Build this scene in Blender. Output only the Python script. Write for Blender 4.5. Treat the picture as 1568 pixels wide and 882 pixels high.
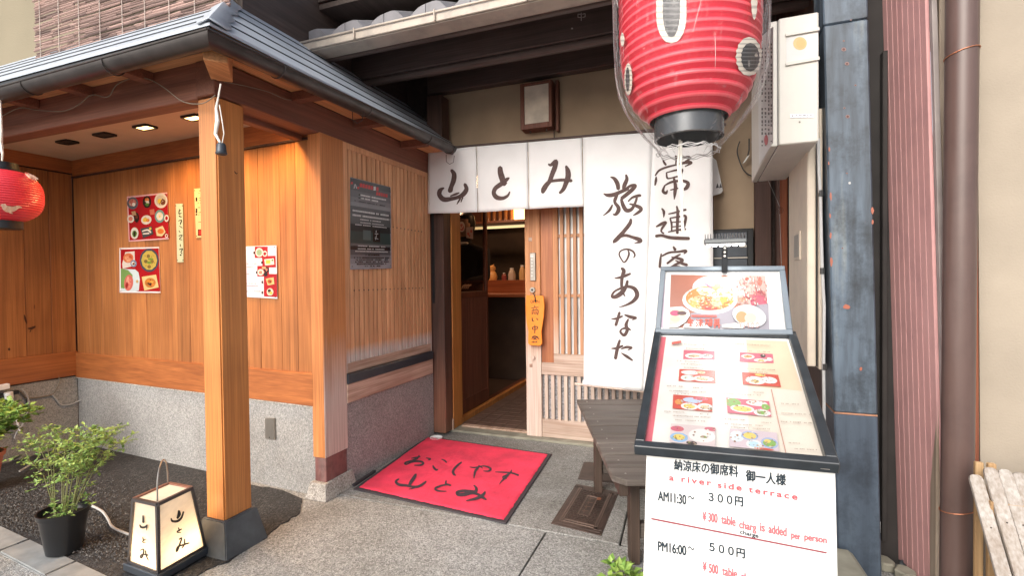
import bpy, bmesh, math, random
from mathutils import Vector, Matrix
R=math.radians; PI=math.pi
random.seed(7)
scene=bpy.context.scene; COL=scene.collection
for o in list(bpy.data.objects): bpy.data.objects.remove(o)

# ------------------------------------------------------------------ camera
YAW,PIT,ROL,FOC,CAMH=R(21),R(1.0),R(.65),765.0,1.15
CX,CY=784.0,441.0
fw=Vector((-math.sin(YAW)*math.cos(PIT),math.cos(YAW)*math.cos(PIT),-math.sin(PIT)))
rt=Vector((math.cos(YAW),math.sin(YAW),0)); dn=fw.cross(rt)
r2=math.cos(ROL)*rt+math.sin(ROL)*dn; d2=-math.sin(ROL)*rt+math.cos(ROL)*dn
CAM=Vector((0,0,CAMH))
cd=bpy.data.cameras.new('camera'); cam=bpy.data.objects.new('camera',cd); COL.objects.link(cam)
cd.sensor_width=36; cd.lens=FOC/1568*36; cd.clip_start=.02; cd.clip_end=2000
m=Matrix((r2,-d2,-fw)).transposed().to_4x4(); m.translation=CAM; cam.matrix_world=m
scene.camera=cam

# ------------------------------------------------------------------ world and sun
SUN_EL,SUN_AZ=R(33),R(192)      # azimuth clockwise from +Y: behind the camera, slightly left
w=bpy.data.worlds.new('World'); scene.world=w; w.use_nodes=True
nt=w.node_tree; bg=nt.nodes['Background']
sky=nt.nodes.new('ShaderNodeTexSky'); sky.sky_type='NISHITA'; sky.sun_disc=False
sky.sun_elevation=SUN_EL; sky.sun_rotation=SUN_AZ; sky.dust_density=4.0; sky.air_density=1.0; sky.ozone_density=.6
mixw=nt.nodes.new('ShaderNodeMix'); mixw.data_type='RGBA'; mixw.inputs[0].default_value=.55
hsv=nt.nodes.new('ShaderNodeRGBToBW')
nt.links.new(sky.outputs[0],hsv.inputs[0])
nt.links.new(sky.outputs[0],mixw.inputs[6]); nt.links.new(hsv.outputs[0],mixw.inputs[7])
nt.links.new(mixw.outputs[2],bg.inputs[0]); bg.inputs[1].default_value=.15
sd=bpy.data.lights.new('sun','SUN'); sd.energy=.75; sd.angle=R(50); sd.color=(1,.96,.9)
so=bpy.data.objects.new('sun',sd); COL.objects.link(so)
sv=Vector((math.sin(SUN_AZ)*math.cos(SUN_EL),math.cos(SUN_AZ)*math.cos(SUN_EL),math.sin(SUN_EL)))
so.rotation_euler=sv.to_track_quat('Z','Y').to_euler(); so.location=(0,-5,8)
scene.view_settings.view_transform='Standard'; scene.view_settings.look='None'
scene.view_settings.exposure=.95; scene.view_settings.gamma=1
scene.render.engine='CYCLES'
try:
    scene.cycles.max_bounces=8; scene.cycles.diffuse_bounces=5; scene.cycles.transparent_max_bounces=12
except Exception: pass

# ------------------------------------------------------------------ pixel helpers (points of the photograph on planes of the place)
def ray(x,y): return fw+(x-CX)/FOC*r2+(y-CY)/FOC*d2
def on(x,y,ax,v):
    r=ray(x,y); return CAM+r*((v-CAM[ax])/r[ax])
def onp(x,y,p,n):
    r=ray(x,y); p=Vector(p); n=Vector(n); return CAM+r*((p-CAM).dot(n)/r.dot(n))
def gz(x,y,z=0.0): return on(x,y,2,z)

# ------------------------------------------------------------------ object helpers
def thing(name,label,cat,loc=(0,0,0),rz=0.0,group=None):
    o=bpy.data.objects.new(name,None); COL.objects.link(o); o.empty_display_size=.05
    o.location=loc; o.rotation_euler=(0,0,rz); o['label']=label; o['category']=cat
    if group:o['group']=group
    o['_m']=0; del o['_m']
    return o
def tag(o,label,cat,group=None):
    o['label']=label;o['category']=cat
    if group:o['group']=group
    return o
def rootmat(o):
    m=Matrix.Identity(4)
    while o is not None:
        m=Matrix.Translation(o.location)@o.rotation_euler.to_matrix().to_4x4()@m; o=o.parent
    return m
class MB:
    def __init__(s): s.v=[];s.f=[];s.c=[]
    def add(s,vs,fs,col=None):
        n=len(s.v); s.v+= [tuple(v) for v in vs]; s.f+=[tuple(i+n for i in f) for f in fs]; s.c+=[col]*len(fs); return s
    def hexa(s,p,col=None):   # p: 4 bottom + 4 top
        return s.add(p,[(3,2,1,0),(4,5,6,7),(0,1,5,4),(1,2,6,5),(2,3,7,6),(3,0,4,7)],col)
    def box(s,x0,x1,y0,y1,z0,z1,col=None):
        return s.hexa([(x0,y0,z0),(x1,y0,z0),(x1,y1,z0),(x0,y1,z0),(x0,y0,z1),(x1,y0,z1),(x1,y1,z1),(x0,y1,z1)],col)
    def obox(s,a,b,wv,hv,col=None):  # bar a->b with half vectors
        a,b,wv,hv=map(Vector,(a,b,wv,hv))
        return s.hexa([a-wv-hv,a+wv-hv,b+wv-hv,b-wv-hv,a-wv+hv,a+wv+hv,b+wv+hv,b-wv+hv],col)
    def tube(s,pts,r,n=8,col=None,cap=True):
        pts=[Vector(p) for p in pts]; k=len(pts); rs=r if isinstance(r,(list,tuple)) else [r]*k
        up=None; vs=[]
        for i,p in enumerate(pts):
            t=(pts[min(i+1,k-1)]-pts[max(i-1,0)]).normalized()
            if up is None:
                up=t.orthogonal().normalized()
            else:
                up=(up-t*up.dot(t)); up=up.normalized() if up.length>1e-6 else t.orthogonal().normalized()
            b=t.cross(up)
            for j in range(n):
                a=2*PI*j/n; vs.append(p+(up*math.cos(a)+b*math.sin(a))*rs[i])
        fs=[]
        for i in range(k-1):
            for j in range(n): fs.append((i*n+j,i*n+(j+1)%n,(i+1)*n+(j+1)%n,(i+1)*n+j))
        if cap: fs.append(tuple(range(n-1,-1,-1))); fs.append(tuple((k-1)*n+j for j in range(n)))
        return s.add(vs,fs,col)
    def lathe(s,prof,c=(0,0,0),n=24,cols=None,sx=1,sy=1,cap=False):   # prof: (r,z)
        c=Vector(c); vs=[];fs=[]
        for r,z in prof:
            for j in range(n):
                a=2*PI*j/n; vs.append((c.x+r*math.cos(a)*sx,c.y+r*math.sin(a)*sy,c.z+z))
        base=len(s.v)
        s.v+=vs
        for i in range(len(prof)-1):
            for j in range(n):
                s.f.append((base+i*n+j,base+i*n+(j+1)%n,base+(i+1)*n+(j+1)%n,base+(i+1)*n+j)); s.c.append(cols[i] if cols else None)
        if cap:
            s.f.append(tuple(base+j for j in range(n-1,-1,-1)));s.c.append(cols[0] if cols else None)
            s.f.append(tuple(base+(len(prof)-1)*n+j for j in range(n)));s.c.append(cols[-1] if cols else None)
        return s
    def build(s,name,mat,parent=None,bev=0,smooth=False,stuff=False,seg=1,label=None):
        me=bpy.data.meshes.new(name)
        inv=rootmat(parent).inverted() if parent is not None else Matrix.Identity(4)
        me.from_pydata([inv@Vector(v) for v in s.v],[],s.f); me.update()
        if any(c is not None for c in s.c):
            at=me.color_attributes.new('Col','FLOAT_COLOR','CORNER'); k=0
            for p,c in zip(me.polygons,s.c):
                c=c or (.8,.8,.8)
                for _ in range(p.loop_total): at.data[k].color=(c[0],c[1],c[2],1);k+=1
        bm=bmesh.new(); bm.from_mesh(me); bmesh.ops.recalc_face_normals(bm,faces=bm.faces)
        if bev: bmesh.ops.bevel(bm,geom=bm.edges[:],offset=bev,segments=seg,affect='EDGES',clamp_overlap=True)
        bm.to_mesh(me); bm.free()
        if smooth:
            me.polygons.foreach_set('use_smooth',[True]*len(me.polygons))
            try: me.set_sharp_from_angle(angle=R(38))
            except Exception: pass
        me.materials.append(mat)
        o=bpy.data.objects.new(name,me); COL.objects.link(o)
        if parent is not None: o.parent=parent
        if stuff: o['kind']='stuff'
        if label:o['label']=label
        return o
def B(name,mat,parent,x0,x1,y0,y1,z0,z1,bev=.0015,**k):
    return MB().box(x0,x1,y0,y1,z0,z1).build(name,mat,parent,bev=bev,**k)
def struct(o): o['kind']='structure'; return o

# ------------------------------------------------------------------ materials
def lin(c):
    out=[]
    for v in c:
        v/=255.0; out.append(v/12.92 if v<=.04045 else ((v+.055)/1.055)**2.4)
    return tuple(out)
def newmat(name):
    m=bpy.data.materials.new(name); m.use_nodes=True; t=m.node_tree; return m,t,t.nodes['Principled BSDF']
def N(t,k,**kw):
    n=t.nodes.new(k)
    for a,b in kw.items():
        if a.startswith('i_'):
            key=a[2:]; key=int(key) if key.isdigit() else key.replace('_',' ')
            n.inputs[key].default_value=b
        else: setattr(n,a,b)
    return n
def ramp(t,stops):
    r=t.nodes.new('ShaderNodeValToRGB'); e=r.color_ramp.elements
    while len(e)<len(stops): e.new(.5)
    for i,(p,c) in enumerate(stops): e[i].position=p; e[i].color=(c[0],c[1],c[2],1)
    return r
def coords(t,scale=(1,1,1),rand=True,kind='Object'):
    tc=t.nodes.new('ShaderNodeTexCoord'); mp=t.nodes.new('ShaderNodeMapping'); mp.inputs['Scale'].default_value=scale
    if rand:
        oi=t.nodes.new('ShaderNodeObjectInfo'); ad=N(t,'ShaderNodeVectorMath',operation='ADD'); mu=N(t,'ShaderNodeMath',operation='MULTIPLY',i_1=17.3)
        t.links.new(oi.outputs['Random'],mu.inputs[0]); t.links.new(tc.outputs[kind],ad.inputs[0]); t.links.new(mu.outputs[0],ad.inputs[1])
        t.links.new(ad.outputs[0],mp.inputs[0])
    else: t.links.new(tc.outputs[kind],mp.inputs[0])
    return mp
def mixc(t,f,a,b,mode='MIX'):
    n=t.nodes.new('ShaderNodeMix'); n.data_type='RGBA'; n.blend_type=mode
    for i,x in ((0,f),(6,a),(7,b)):
        if hasattr(x,'is_output'): t.links.new(x,n.inputs[i])
        elif i==0: n.inputs[0].default_value=x
        else: n.inputs[i].default_value=(x[0],x[1],x[2],1)
    return n.outputs[2]
def bump(t,b,h,strength=.3,dist=.002):
    n=N(t,'ShaderNodeBump'); n.inputs['Strength'].default_value=strength; n.inputs['Distance'].default_value=dist
    t.links.new(h,n.inputs['Height']); t.links.new(n.outputs[0],b.inputs['Normal'])
def wood(name,light,dark,axis='z',rough=.55,weather=None,sheltered=False,vary=.18,knots=False,grain=1.0):
    """weather=(grey colour, z below which it is grey, softness)"""
    m,t,b=newmat(name)
    s={'x':(1.2,22,22),'y':(22,1.2,22),'z':(22,22,1.2)}[axis]
    mp=coords(t,s)
    n1=N(t,'ShaderNodeTexNoise',i_Scale=1.0*grain,i_Detail=5.0,i_Roughness=.6,i_Distortion=.8); t.links.new(mp.outputs[0],n1.inputs['Vector'])
    s2=tuple(v*(7 if v>5 else 2) for v in s); mp2=coords(t,s2)
    n2=N(t,'ShaderNodeTexNoise',i_Scale=1.0,i_Detail=3.0); t.links.new(mp2.outputs[0],n2.inputs['Vector'])
    mid=tuple((a+c)/2 for a,c in zip(light,dark))
    rp=ramp(t,[(.3,dark),(.5,mid),(.68,light)]); t.links.new(n1.outputs[0],rp.inputs[0])
    r2_=ramp(t,[(.35,(.78,.74,.70)),(.65,(1.06,1.06,1.06))]); t.links.new(n2.outputs[0],r2_.inputs[0])
    col=mixc(t,1.0,rp.outputs[0],r2_.outputs[0],'MULTIPLY')
    # broad patches
    mp3=coords(t,(1.5,1.5,1.5)); n3=N(t,'ShaderNodeTexNoise',i_Scale=1.6,i_Detail=3.0); t.links.new(mp3.outputs[0],n3.inputs['Vector'])
    r3=ramp(t,[(.3,(.82,.78,.74)),(.7,(1.1,1.08,1.05))]); t.links.new(n3.outputs[0],r3.inputs[0])
    col=mixc(t,1.0,col,r3.outputs[0],'MULTIPLY')
    oi=t.nodes.new('ShaderNodeObjectInfo'); mr=N(t,'ShaderNodeMapRange'); mr.inputs[3].default_value=1-vary; mr.inputs[4].default_value=1+vary*.6
    t.links.new(oi.outputs['Random'],mr.inputs[0]); col=mixc(t,1.0,col,mr.outputs[0],'MULTIPLY')
    if weather:
        g,z0,soft=weather
        ge=t.nodes.new('ShaderNodeNewGeometry'); sp=t.nodes.new('ShaderNodeSeparateXYZ'); t.links.new(ge.outputs['Position'],sp.inputs[0])
        ma=N(t,'ShaderNodeMath',operation='MULTIPLY_ADD'); ma.inputs[1].default_value=-soft*1.6; t.links.new(n1.outputs[0],ma.inputs[0]); t.links.new(sp.outputs[2],ma.inputs[2])
        mr2=N(t,'ShaderNodeMapRange'); mr2.inputs[1].default_value=z0-soft*1.6; mr2.inputs[2].default_value=z0+soft*.4; mr2.inputs[3].default_value=.9; mr2.inputs[4].default_value=0
        t.links.new(ma.outputs[0],mr2.inputs[0])
        gr=mixc(t,1.0,g,r2_.outputs[0],'MULTIPLY'); fac=mr2.outputs[0]
        if sheltered:   # the face under the canopy kept its colour
            tc2=t.nodes.new('ShaderNodeTexCoord'); sn=t.nodes.new('ShaderNodeSeparateXYZ'); t.links.new(tc2.outputs['Normal'],sn.inputs[0])
            gt=N(t,'ShaderNodeMath',operation='GREATER_THAN',i_1=.5); t.links.new(sn.outputs[0],gt.inputs[0]); mu3=N(t,'ShaderNodeMath',operation='MULTIPLY'); t.links.new(fac,mu3.inputs[0]); t.links.new(gt.outputs[0],mu3.inputs[1]); fac=mu3.outputs[0]
        col=mixc(t,fac,col,gr)
    t.links.new(col,b.inputs['Base Color']); b.inputs['Roughness'].default_value=rough
    bump(t,b,n2.outputs[0],.25,.0015)
    return m
def plain(name,c,rough=.5,metal=0,noise=.12,scale=8,spec=None,bmp=0,bscale=60):
    m,t,b=newmat(name); mp=coords(t,(1,1,1))
    n=N(t,'ShaderNodeTexNoise',i_Scale=float(scale),i_Detail=6.0); t.links.new(mp.outputs[0],n.inputs['Vector'])
    rp=ramp(t,[(.3,tuple(v*(1-noise) for v in c)),(.7,tuple(min(1,v*(1+noise)) for v in c))]); t.links.new(n.outputs[0],rp.inputs[0])
    t.links.new(rp.outputs[0],b.inputs['Base Color']); b.inputs['Roughness'].default_value=rough; b.inputs['Metallic'].default_value=metal
    if bmp:
        n2=N(t,'ShaderNodeTexNoise',i_Scale=float(bscale),i_Detail=4.0); t.links.new(mp.outputs[0],n2.inputs['Vector']); bump(t,b,n2.outputs[0],bmp,.002)
    return m
def speckle(name,cols,scale=140,rough=.8,bmp=.3,dirt=None,extra=0,spots=None):
    m,t,b=newmat(name); mp=coords(t,(1,1,1),rand=False)
    nz=N(t,'ShaderNodeTexNoise',i_Scale=float(scale)*.8,i_Detail=2.0); t.links.new(mp.outputs[0],nz.inputs['Vector'])
    vo=N(t,'ShaderNodeTexVoronoi',i_Scale=float(scale),i_Randomness=1.0); 
    vm=mixc(t,.02,mp.outputs[0],nz.outputs[1]); t.links.new(vm,vo.inputs['Vector'])
    sp=t.nodes.new('ShaderNodeSeparateColor'); t.links.new(vo.outputs['Color'],sp.inputs[0])
    k=len(cols); rp=ramp(t,[(i/(k-1),c) for i,c in enumerate(cols)]); t.links.new(sp.outputs[0],rp.inputs[0])
    dr=ramp(t,[(.0,(1,1,1)),(.55,(.9,.9,.9)),(.9,(.5,.5,.5))]); t.links.new(vo.outputs['Distance'],dr.inputs[0])
    col=mixc(t,.7,rp.outputs[0],dr.outputs[0],'MULTIPLY')
    n3=N(t,'ShaderNodeTexNoise',i_Scale=1.7,i_Detail=6.0,i_Roughness=.65); t.links.new(mp.outputs[0],n3.inputs['Vector'])
    r3=ramp(t,[(.35,dirt or (.8,.79,.76)),(.6,(1.04,1.04,1.04))]); t.links.new(n3.outputs[0],r3.inputs[0])
    col=mixc(t,1.0,col,r3.outputs[0],'MULTIPLY')
    if spots:
        n4=N(t,'ShaderNodeTexNoise',i_Scale=2.3,i_Detail=8.0,i_Roughness=.7); t.links.new(mp.outputs[0],n4.inputs['Vector'])
        r4=ramp(t,[(.60,(0,0,0)),(.70,(1,1,1))]); t.links.new(n4.outputs[0],r4.inputs[0])
        f=N(t,'ShaderNodeMath',operation='MULTIPLY',i_1=.45); t.links.new(r4.outputs[0],f.inputs[0])
        col=mixc(t,f.outputs[0],col,spots)
    t.links.new(col,b.inputs['Base Color']); b.inputs['Roughness'].default_value=rough
    iv=N(t,'ShaderNodeMath',operation='SUBTRACT',i_0=1.0); t.links.new(vo.outputs['Distance'],iv.inputs[1]); bump(t,b,iv.outputs[0],bmp,.004)
    return m
def painted(name,rough=.5,emit=0,bmp=0,gain=1.0):
    m,t,b=newmat(name); a=t.nodes.new('ShaderNodeVertexColor'); a.layer_name='Col'
    mp=coords(t,(1,1,1)); n=N(t,'ShaderNodeTexNoise',i_Scale=9.0,i_Detail=5.0); t.links.new(mp.outputs[0],n.inputs['Vector'])
    rp=ramp(t,[(.3,(.80*gain,)*3),(.7,(.92*gain,)*3)]); t.links.new(n.outputs[0],rp.inputs[0])
    c=mixc(t,1.0,a.outputs[0],rp.outputs[0],'MULTIPLY'); t.links.new(c,b.inputs['Base Color']); b.inputs['Roughness'].default_value=rough
    if bmp: bump(t,b,n.outputs[0],bmp,.003)
    return m
def emitmat(name,c,s):
    m,t,b=newmat(name); b.inputs['Base Color'].default_value=(*c,1); b.inputs['Emission Color'].default_value=(*c,1); b.inputs['Emission Strength'].default_value=s; return m
def stained(name,base,streaks,rust=None,rough=.45,metal=0.0,vert=True,rustpos=(.68,.74),blotch=.38,basew=.55):
    """painted steel with vertical streaks, dark blotches and rust spots"""
    m,t,b=newmat(name); mp=coords(t,(18,18,1.6) if vert else (3,3,3))
    n1=N(t,'ShaderNodeTexNoise',i_Scale=1.0,i_Detail=6.0,i_Roughness=.6); t.links.new(mp.outputs[0],n1.inputs['Vector'])
    k=len(streaks); rp=ramp(t,[(.28+.44*i/(k-1),c) for i,c in enumerate(streaks)]); t.links.new(n1.outputs[0],rp.inputs[0])
    mp2=coords(t,(1,1,.8)); n2=N(t,'ShaderNodeTexNoise',i_Scale=7.0,i_Detail=8.0,i_Roughness=.7); t.links.new(mp2.outputs[0],n2.inputs['Vector'])
    r2_=ramp(t,[(.36,(blotch,blotch,blotch*1.03)),(.52,(1,1,1))]); t.links.new(n2.outputs[0],r2_.inputs[0])
    col=mixc(t,basew,rp.outputs[0],base); col=mixc(t,.75,col,r2_.outputs[0],'MULTIPLY')
    if rust:
        n3=N(t,'ShaderNodeTexNoise',i_Scale=9.0,i_Detail=9.0,i_Roughness=.75); mp3=coords(t,(1,1,.7)); t.links.new(mp3.outputs[0],n3.inputs['Vector'])
        r3=ramp(t,[(rustpos[0],(0,0,0)),(rustpos[1],(1,1,1))]); t.links.new(n3.outputs[0],r3.inputs[0]); col=mixc(t,r3.outputs[0],col,rust)
    t.links.new(col,b.inputs['Base Color']); b.inputs['Roughness'].default_value=rough; b.inputs['Metallic'].default_value=metal
    bump(t,b,n2.outputs[0],.15,.002)
    return m
def plastic_film():
    m=bpy.data.materials.new('clear_plastic_film'); m.use_nodes=True; t=m.node_tree; t.nodes.clear()
    o=t.nodes.new('ShaderNodeOutputMaterial'); tr=t.nodes.new('ShaderNodeBsdfTransparent'); gl=N(t,'ShaderNodeBsdfGlossy',i_Roughness=.12)
    tr.inputs[0].default_value=(.97,.97,.97,1)
    df=t.nodes.new('ShaderNodeBsdfDiffuse'); df.inputs[0].default_value=(.85,.85,.86,1)
    lw=N(t,'ShaderNodeLayerWeight',i_Blend=.22); mx=t.nodes.new('ShaderNodeMixShader'); mx2=t.nodes.new('ShaderNodeMixShader')
    mp=coords(t,(1,1,.25)); n=N(t,'ShaderNodeTexNoise',i_Scale=26.0,i_Detail=4.0,i_Distortion=1.2); t.links.new(mp.outputs[0],n.inputs['Vector'])
    bp=N(t,'ShaderNodeBump'); bp.inputs['Strength'].default_value=.9; bp.inputs['Distance'].default_value=.012; t.links.new(n.outputs[0],bp.inputs['Height'])
    t.links.new(bp.outputs[0],gl.inputs['Normal']); t.links.new(bp.outputs[0],lw.inputs['Normal'])
    rp=ramp(t,[(.0,(.008,.008,.008)),(.40,(.05,.05,.05)),(1,(.78,.78,.78))]); t.links.new(lw.outputs['Facing'],rp.inputs[0])
    t.links.new(rp.outputs[0],mx.inputs[0]); t.links.new(tr.outputs[0],mx.inputs[1]); t.links.new(gl.outputs[0],mx.inputs[2])
    n2=N(t,'ShaderNodeTexNoise',i_Scale=20.0,i_Detail=6.0,i_Distortion=2.0); t.links.new(mp.outputs[0],n2.inputs['Vector'])
    r2_=ramp(t,[(.60,(.0,.0,.0)),(.80,(.22,.22,.22))]); t.links.new(n2.outputs[0],r2_.inputs[0])
    rf=ramp(t,[(.40,(.015,.015,.015)),(.9,(.45,.45,.45))]); t.links.new(lw.outputs['Facing'],rf.inputs[0]); mxx=N(t,'ShaderNodeMath',operation='MAXIMUM'); t.links.new(rf.outputs[0],mxx.inputs[0]); t.links.new(r2_.outputs[0],mxx.inputs[1])
    t.links.new(mxx.outputs[0],mx2.inputs[0]); t.links.new(mx.outputs[0],mx2.inputs[1]); t.links.new(df.outputs[0],mx2.inputs[2])
    t.links.new(mx2.outputs[0],o.inputs[0]); return m
def glassy(name,tint=(.9,.92,.92),gloss=.35,rough=.03):
    m=bpy.data.materials.new(name); m.use_nodes=True; t=m.node_tree; t.nodes.clear()
    o=t.nodes.new('ShaderNodeOutputMaterial'); tr=t.nodes.new('ShaderNodeBsdfTransparent'); tr.inputs[0].default_value=(*tint,1)
    gl=N(t,'ShaderNodeBsdfGlossy',i_Roughness=rough); lw=N(t,'ShaderNodeLayerWeight',i_Blend=gloss); mx=t.nodes.new('ShaderNodeMixShader')
    rg=ramp(t,[(0,(.025,.025,.025)),(.6,(.06,.06,.06)),(1,(.8,.8,.8))]); t.links.new(lw.outputs['Facing'],rg.inputs[0]); t.links.new(rg.outputs[0],mx.inputs[0]); t.links.new(tr.outputs[0],mx.inputs[1]); t.links.new(gl.outputs[0],mx.inputs[2]); t.links.new(mx.outputs[0],o.inputs[0]); return m
def papery(name,c,trans=.6):
    m=bpy.data.materials.new(name); m.use_nodes=True; t=m.node_tree; t.nodes.clear()
    o=t.nodes.new('ShaderNodeOutputMaterial'); d=t.nodes.new('ShaderNodeBsdfDiffuse'); tl=t.nodes.new('ShaderNodeBsdfTranslucent'); mx=N(t,'ShaderNodeMixShader',i_0=trans)
    mp=coords(t); n=N(t,'ShaderNodeTexNoise',i_Scale=40.0,i_Detail=5.0); t.links.new(mp.outputs[0],n.inputs['Vector'])
    rp=ramp(t,[(.3,tuple(v*.9 for v in c)),(.7,c)]); t.links.new(n.outputs[0],rp.inputs[0])
    for q in (d,tl): t.links.new(rp.outputs[0],q.inputs[0])
    t.links.new(d.outputs[0],mx.inputs[1]); t.links.new(tl.outputs[0],mx.inputs[2]); t.links.new(mx.outputs[0],o.inputs[0]); return m

GREY=(.50,.42,.38)
M={}
M['cedar_z']=wood('cedar_boards',(.46,.19,.060),(.30,.112,.034),'z',.5,vary=.18)
M['cedar_x']=wood('cedar_rail',(.44,.155,.045),(.29,.092,.027),'x',.5,vary=.08)
M['cedar_y']=wood('cedar_rail_deep',(.42,.145,.042),(.28,.088,.026),'y',.5,vary=.08)
M['post']=wood('post_wood',(.62,.26,.078),(.53,.21,.062),'z',.45,vary=.05,grain=.7)
M['cornerpost']=wood('corner_post_wood',(.66,.28,.10),(.50,.19,.06),'z',.5,vary=.05,weather=((.62,.52,.48),.66,.16),sheltered=True)
M['slat']=wood('lattice_slat',(.80,.45,.25),(.64,.33,.165),'z',.6,vary=.10,weather=((.60,.56,.54),.745,.03))
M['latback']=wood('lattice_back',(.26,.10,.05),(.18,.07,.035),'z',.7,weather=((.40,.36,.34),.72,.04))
M['rail_weather']=wood('weathered_rail',(.60,.46,.38),(.36,.24,.18),'y',.7,vary=.1)
M['beam']=wood('brown_beam_side',(.235,.092,.058),(.165,.064,.042),'y',.6,vary=.05)
M['beamx']=wood('brown_beam_front',(.235,.092,.058),(.165,.064,.042),'x',.6,vary=.05)
M['soffit']=wood('soffit_board',(.80,.42,.20),(.64,.30,.13),'y',.6,vary=.1)
M['soffitx']=wood('soffit_board_front',(.75,.42,.22),(.58,.30,.15),'x',.6,vary=.1)
M['darkwood']=wood('dark_old_timber',(.10,.052,.040),(.045,.022,.018),'z',.6,vary=.1,weather=((.22,.10,.06),.35,.25))
M['darkbeam']=wood('dark_eave_beam',(.12,.085,.078),(.07,.05,.047),'x',.6,vary=.06)
M['darkbeam_y']=wood('dark_rafters',(.085,.062,.056),(.05,.037,.033),'y',.6,vary=.1)
M['doorwood']=wood('door_stile',(.66,.33,.16),(.48,.21,.09),'z',.55,vary=.08,weather=((.66,.56,.50),.70,.16))
M['doorrail']=wood('door_rail_weathered',(.66,.56,.50),(.46,.34,.28),'x',.7,vary=.06)
M['doorpanel']=wood('door_panel',(.52,.21,.09),(.36,.12,.05),'z',.45,vary=.05)
M['doorslat']=wood('door_slat',(.56,.32,.19),(.40,.20,.11),'z',.6,vary=.15,weather=((.56,.48,.42),.50,.05))
M['framewood']=wood('door_frame',(.62,.27,.075),(.46,.18,.045),'z',.5,vary=.05)
M['innerwood']=wood('inner_partition_wood',(.20,.07,.035),(.12,.038,.02),'z',.5,vary=.15)
M['bench']=wood('bench_plank',(.155,.138,.128),(.075,.064,.058),'x',.6,vary=.2)
M['benchleg']=wood('bench_leg',(.085,.058,.045),(.040,.026,.02),'z',.55,vary=.1)
M['picket']=wood('white_weathered_slat',(.43,.42,.41),(.31,.27,.24),'z',.75,vary=.08)
M['tanwood']=wood('tan_slat',(.58,.40,.22),(.40,.25,.12),'z',.7)
M['greytimber']=wood('grey_timber_strip',(.42,.36,.30),(.26,.21,.17),'z',.8)
M['redtimber']=wood('rust_stained_timber',(.40,.13,.055),(.17,.05,.03),'z',.7)
M['granite']=speckle('granite_plinth',[(.17,.17,.17),(.30,.30,.295),(.37,.365,.355),(.50,.49,.475)],220,.7,.15,dirt=(.86,.84,.82))
M['granite_block']=speckle('granite_block',[(.22,.20,.18),(.40,.37,.34),(.50,.47,.43),(.62,.6,.56)],170,.75,.2)
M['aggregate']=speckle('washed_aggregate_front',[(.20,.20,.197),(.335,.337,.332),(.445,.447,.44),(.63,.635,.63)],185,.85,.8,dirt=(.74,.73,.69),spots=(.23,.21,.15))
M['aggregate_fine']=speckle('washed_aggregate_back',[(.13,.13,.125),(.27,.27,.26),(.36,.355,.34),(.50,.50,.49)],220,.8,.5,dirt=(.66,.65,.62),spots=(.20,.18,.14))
M['asphalt']=speckle('black_asphalt',[(.018,.019,.021),(.026,.027,.030),(.036,.037,.040),(.085,.087,.09)],110,.7,.9,dirt=(.75,.75,.76))
M['gravel']=speckle('dark_gravel',[(.035,.035,.037),(.06,.06,.063),(.085,.083,.082),(.16,.155,.15)],90,.75,1.0)
M['kerb']=plain('kerb_stone',(.24,.25,.25),.8,noise=.2,scale=14,bmp=.3)
M['paver']=plain('street_paver',(.22,.235,.24),.8,noise=.15,scale=20,bmp=.3,bscale=120)
M['plaster']=plain('beige_plaster',(.36,.27,.185),.9,noise=.10,scale=5,bmp=.35,bscale=180)
M['stucco']=plain('neighbour_stucco',(.34,.29,.23),.9,noise=.09,scale=4,bmp=.6,bscale=160)
M['stucco_up']=plain('upper_stucco',(.24,.205,.14),.9,noise=.05,scale=4,bmp=.6,bscale=160)
M['roofmetal']=plain('pale_blue_sheet_metal',(.46,.51,.57),.42,metal=.15,noise=.10,scale=6,bmp=.04)
M['gutter']=plain('dark_bronze_gutter',(.060,.052,.050),.35,metal=.4,noise=.3,scale=10)
M['gutter_tan']=stained('weathered_tan_gutter',(.42,.36,.30),[(.30,.25,.21),(.46,.40,.34),(.55,.48,.41)],rough=.5,vert=False,blotch=.7)
M['tile']=plain('grey_roof_tile',(.20,.195,.21),.6,noise=.2,scale=9,bmp=.2)
M['postbase']=plain('dark_cast_base',(.075,.085,.095),.6,noise=.3,scale=14,bmp=.25,bscale=50)
M['redsteel']=stained('oxide_red_shoe',(.22,.09,.085),[(.16,.07,.07),(.28,.12,.10),(.30,.24,.22)],rough=.6)
M['blackmetal']=plain('black_metal',(.018,.02,.023),.4,metal=.3)
M['darkflash']=plain('dark_flashing',(.055,.065,.08),.4,metal=.4)
M['bluesteel']=stained('flaking_blue_painted_steel',(.078,.102,.130),[(.012,.016,.022),(.052,.070,.094),(.100,.138,.185),(.21,.24,.245)],rust=(.30,.12,.07),rough=.45,rustpos=(.68,.72),basew=.2,blotch=.22)
M['bluesteel_low']=stained('dark_slate_painted_steel',(.060,.080,.11),[(.015,.02,.03),(.05,.07,.10),(.08,.11,.15),(.13,.16,.18)],rust=(.35,.13,.07),rough=.4,rustpos=(.74,.77))
M['pink']=stained('pink_corrugated_sheet',(.50,.27,.265),[(.42,.23,.23),(.52,.29,.28),(.55,.33,.32)],rust=(.25,.10,.06),rough=.7,rustpos=(.745,.77),blotch=.82)
M['downpipe']=stained('brown_plastic_downpipe',(.105,.066,.058),[(.085,.05,.043),(.115,.073,.064),(.16,.115,.11)],rough=.35,blotch=.8)
M['copper']=plain('copper_wire',(.55,.23,.13),.4,metal=.7)
M['cream']=stained('cream_enamel_steel',(.57,.55,.50),[(.54,.51,.46),(.61,.59,.54)],rust=(.45,.22,.08),rough=.4,rustpos=(.76,.79),blotch=.93)
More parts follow.
